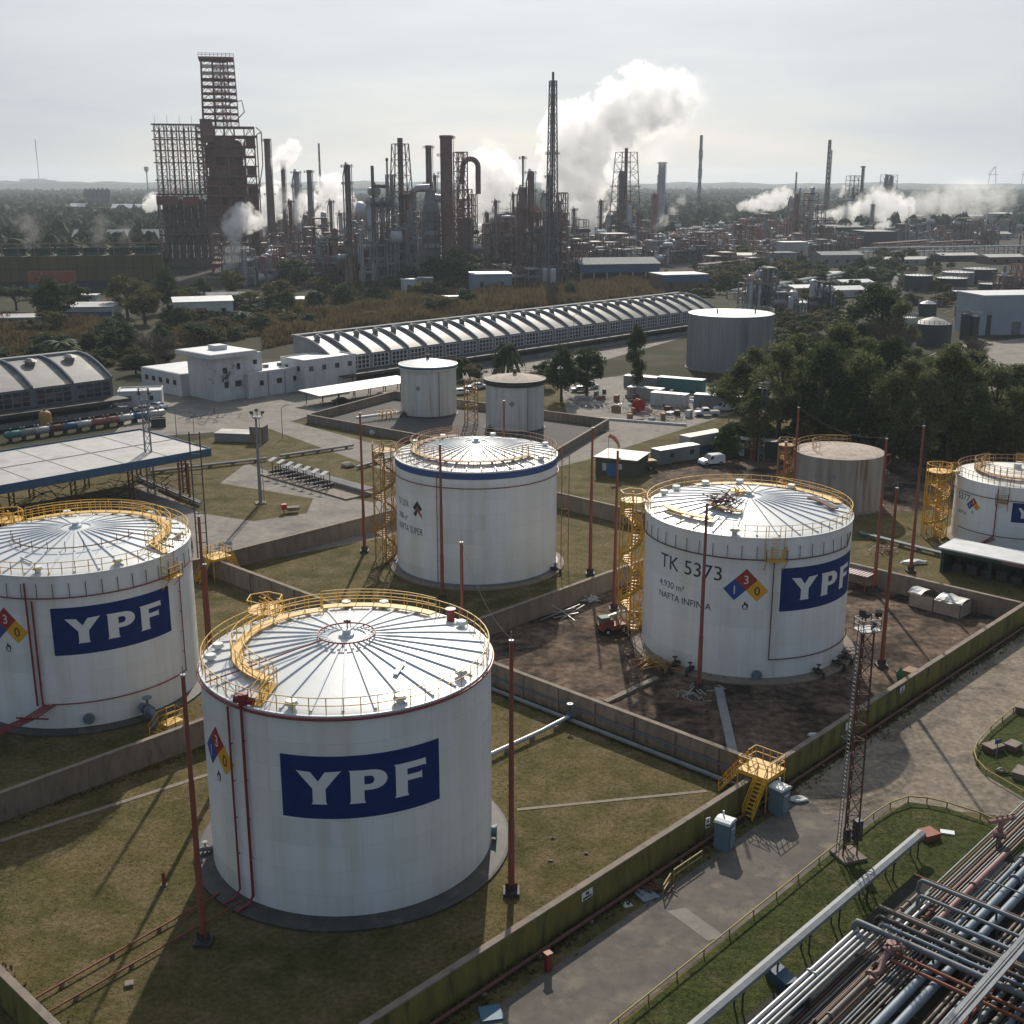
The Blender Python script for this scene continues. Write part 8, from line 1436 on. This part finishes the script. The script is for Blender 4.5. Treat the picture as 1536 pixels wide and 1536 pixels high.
for k in range(16):
    r_ = random.Random(300 + k); px, py = r_.uniform(1345, 1530), r_.uniform(440, 470); rods('pipe_tangle', 'tangle of rusty pipes between the dark tanks', 'pipes', G(px, py), 16, 3.2, M[('rust', 'redst', 'pipet')[k % 3]], 300 + k, 1.5, 5)['group'] = 'rusty pipe tangles in the far tank farm'
# ---------------------------------------------------------------- steam plumes (volumes) and haze
def AT(px, py, Y):                               # point on the pixel's ray at forward distance Y
    a = G(px, py + 0.0, 0) if False else None
    x = (px - 768) / FOC; y = -(py - 768) / FOC; d = Vector((x, math.cos(TH) + y * math.sin(TH), -math.sin(TH) + y * math.cos(TH)))
    return Vector((0, 0, CAMZ)) + d * (Y / d.y)
def plume(label, by, pts, dens=.25, soft=.22, amp=2.4, an=.52, nsc=1.7, col=.965):
    b = G(pts[0][0], by); Y = b.y; C = [(AT(px, py, Y), r * MPP(Vector((b.x, b.y, 30)))) for px, py, r in pts]; C = [(p, r * 1.12) for p, r in C]; dens *= .75; o0 = C[0][0]
    # fill in between so that the column is continuous
    F = []
    for (p, r), (q, s) in zip(C[:-1], C[1:]):
        n = max(1, int((q - p).length / (.75 * min(r, s) + .01))); n = min(n, 2)
        for i in range(n): F.append((p.lerp(q, i / n), r + (s - r) * i / n))
    F.append(C[-1]); mb = MB(); bm = bmesh.new()
    for p, r in F:
        bmesh.ops.create_icosphere(bm, subdivisions=2, radius=r * 1.35, matrix=Matrix.Translation(p - o0))
    me = bpy.data.meshes.new('steam_plume'); bm.to_mesh(me); bm.free(); o = bpy.data.objects.new('steam_plume', me); COL.objects.link(o); o.location = o0
    md = o.modifiers.new('skin', 'REMESH'); md.mode = 'VOXEL'; md.voxel_size = max(.6, min(r for p, r in F) * .25)
    m = bpy.data.materials.new('steam'); m.use_nodes = True; n = m.node_tree; n.nodes.clear(); N = n.nodes.new; K = n.links.new
    out = N('ShaderNodeOutputMaterial'); pv = N('ShaderNodeVolumePrincipled'); pv.inputs['Color'].default_value = (col, col, col, 1); pv.inputs['Anisotropy'].default_value = an; K(pv.outputs[0], out.inputs['Volume'])
    tc = N('ShaderNodeTexCoord'); acc = None
    for p, r in F[:16]:
        dn = N('ShaderNodeVectorMath'); dn.operation = 'DISTANCE'; dn.inputs[1].default_value = p - o0; K(tc.outputs['Object'], dn.inputs[0])
        mm = N('ShaderNodeMath'); mm.operation = 'MULTIPLY_ADD'; mm.inputs[1].default_value = -1 / (r * 1.35); mm.inputs[2].default_value = 1; K(dn.outputs['Value'], mm.inputs[0])
        if acc is None: acc = mm.outputs[0]
        else: sx = N('ShaderNodeMath'); sx.operation = 'SMOOTH_MAX'; sx.inputs[2].default_value = .35; K(acc, sx.inputs[0]); K(mm.outputs[0], sx.inputs[1]); acc = sx.outputs[0]
    rm = sum(r for p, r in C) / len(C); nz = N('ShaderNodeTexNoise'); nz.inputs['Scale'].default_value = nsc * .85 / rm; nz.inputs['Detail'].default_value = 6; nz.inputs['Roughness'].default_value = .62; nz.inputs['Distortion'].default_value = .3; K(tc.outputs['Object'], nz.inputs['Vector'])
    ad = N('ShaderNodeMath'); ad.operation = 'MULTIPLY_ADD'; ad.inputs[1].default_value = amp; ad.inputs[2].default_value = -.5 * amp - .18; K(nz.outputs[0], ad.inputs[0])
    sm = N('ShaderNodeMath'); sm.operation = 'ADD'; K(acc, sm.inputs[0]); K(ad.outputs[0], sm.inputs[1])
    mr = N('ShaderNodeMapRange'); mr.interpolation_type = 'SMOOTHSTEP'; mr.inputs['From Min'].default_value = 0; mr.inputs['From Max'].default_value = soft; mr.inputs['To Max'].default_value = dens; K(sm.outputs[0], mr.inputs['Value']); K(mr.outputs[0], pv.inputs['Density'])
    try: m.cycles.volume_step_rate = .35
    except Exception: pass
    me.materials.append(m); return tag(o, label, 'steam', kind='stuff')
plume('great white steam plume bending right across the sky, centre', 372, [(872, 340, 16), (868, 312, 30), (878, 282, 40), (866, 246, 46), (858, 204, 38), (896, 200, 40), (926, 176, 42), (960, 156, 43), (1000, 146, 33)], .11, .18, 3.0)
plume('faint drifting end of the great plume', 372, [(1002, 130, 32), (1036, 148, 30), (1005, 185, 34), (980, 222, 30)], .016, .5, 1.8)
plume('grey-white plume rising in steps left of the centre', 408, [(714, 364, 7), (707, 346, 11), (712, 320, 17), (726, 292, 27), (748, 276, 32), (732, 258, 26)], .17); plume('thin veil drifting off the stepped plume', 408, [(700, 262, 14), (732, 218, 16), (752, 232, 16)], .03, .6)
plume('white puff in front of the open coker legs', 419, [(350, 340, 16), (364, 325, 17), (376, 332, 14)], .3); plume('smaller puff below the coker legs', 421, [(343, 400, 9), (348, 385, 11), (354, 368, 10)], .13)
plume('white puff right of the fat dark tower', 392, [(398, 314, 19), (412, 298, 22), (428, 296, 15)], .2); plume('puff blown from the thin dark stack', 395, [(414, 244, 10), (428, 234, 13), (438, 222, 11)], .2)
plume('tall white steam jet left of the dark ladder column', 400, [(488, 348, 10), (494, 325, 19), (502, 300, 23), (498, 280, 18)], .2); plume('side wisp of the tall steam jet', 400, [(520, 318, 10), (522, 300, 8)], .10, .6); plume('low white steam by the left pipe frames', 415, [(478, 374, 6), (492, 370, 7), (500, 366, 5)], .3); plume('small white puff under the grey stack', 398, [(468, 296, 8), (466, 310, 7)], .3)
plume('white puff at the left flank of the coker block', 395, [(222, 308, 8), (231, 303, 11), (238, 306, 8)], .35); plume('grey wisps across the coker derricks', 398, [(256, 282, 6), (276, 270, 9), (298, 262, 10), (334, 247, 8)], .07, .6)
plume('faint brown mist over the left cooling fan', 425, [(45, 362, 12), (50, 346, 14), (40, 336, 16)], .022, .6, col=.9); plume('faint brown mist over the middle cooling fan', 425, [(145, 362, 10), (150, 346, 13), (152, 332, 12)], .022, .6, col=.9); plume('faint brown mist over the right cooling fan', 425, [(185, 358, 9), (190, 345, 11)], .02, .6, col=.9)
plume('long flat white steam jet in the right plant', 345, [(1112, 309, 6), (1132, 306, 10), (1156, 302, 12), (1176, 295, 12)], .12); plume('small white jets at the foot of the right plant', 352, [(1212, 322, 4), (1232, 322, 5), (1250, 320, 6)], .15); plume('billowing white steam at the dark sheds', 345, [(1262, 320, 10), (1290, 316, 16), (1322, 308, 22), (1350, 314, 17)], .09); plume('broad white steam bank drifting right', 340, [(1362, 314, 18), (1395, 304, 25), (1430, 300, 29), (1465, 294, 28), (1498, 298, 22)], .03, .5, 1.6); plume('little steam puff before the dark hall', 368, [(1318, 340, 5), (1330, 336, 6)], .2); plume('steam at the far catalytic unit', 340, [(1262, 292, 4), (1268, 282, 5)], .1)
plume('faint steam over the pale domed tanks', 372, [(988, 340, 8), (996, 330, 9), (1022, 300, 8)], .05, .6); plume('small bright puff at the centre frames', 418, [(800, 350, 4), (802, 338, 6)], .3); plume('small white puff under the great plume, right', 378, [(880, 348, 7), (900, 350, 7), (890, 338, 6)], .25); plume('pale steam rising beside the tallest trees', 470, [(1338, 432, 4), (1344, 418, 4)], .2)
plume('dense low white steam left of the grey stack', 404, [(440, 330, 8), (446, 314, 13), (456, 300, 11)], .22); plume('white steam behind the framed chimney', 405, [(566, 352, 6), (572, 336, 10), (582, 322, 9)], .14); plume('low white steam between the goose-neck column and the flare derrick', 405, [(806, 372, 6), (812, 354, 9), (808, 338, 8)], .16); plume('small bright jet at the foot of the right lattice derrick', 372, [(905, 356, 6), (916, 346, 8)], .2); plume('low steam left of the thin dark stack', 400, [(376, 372, 6), (384, 356, 9), (390, 344, 8)], .2)
hz = MB(); hz.bx(-9600, -450, -1.0, 9600, 9600, 122)
hm = bpy.data.materials.new('haze_air'); hm.use_nodes = True; n = hm.node_tree; n.nodes.clear(); out = n.nodes.new('ShaderNodeOutputMaterial'); pv = n.nodes.new('ShaderNodeVolumePrincipled')
pv.inputs['Color'].default_value = (.80, .91, 1.0, 1); pv.inputs['Density'].default_value = .00008; pv.inputs['Anisotropy'].default_value = .3; n.links.new(pv.outputs[0], out.inputs['Volume'])
try: hm.cycles.homogeneous_volume = True
except Exception: pass
ho = obj('haze', hz, hm, kind='stuff'); tag(ho, 'pale haze filling the air towards the horizon', 'haze')
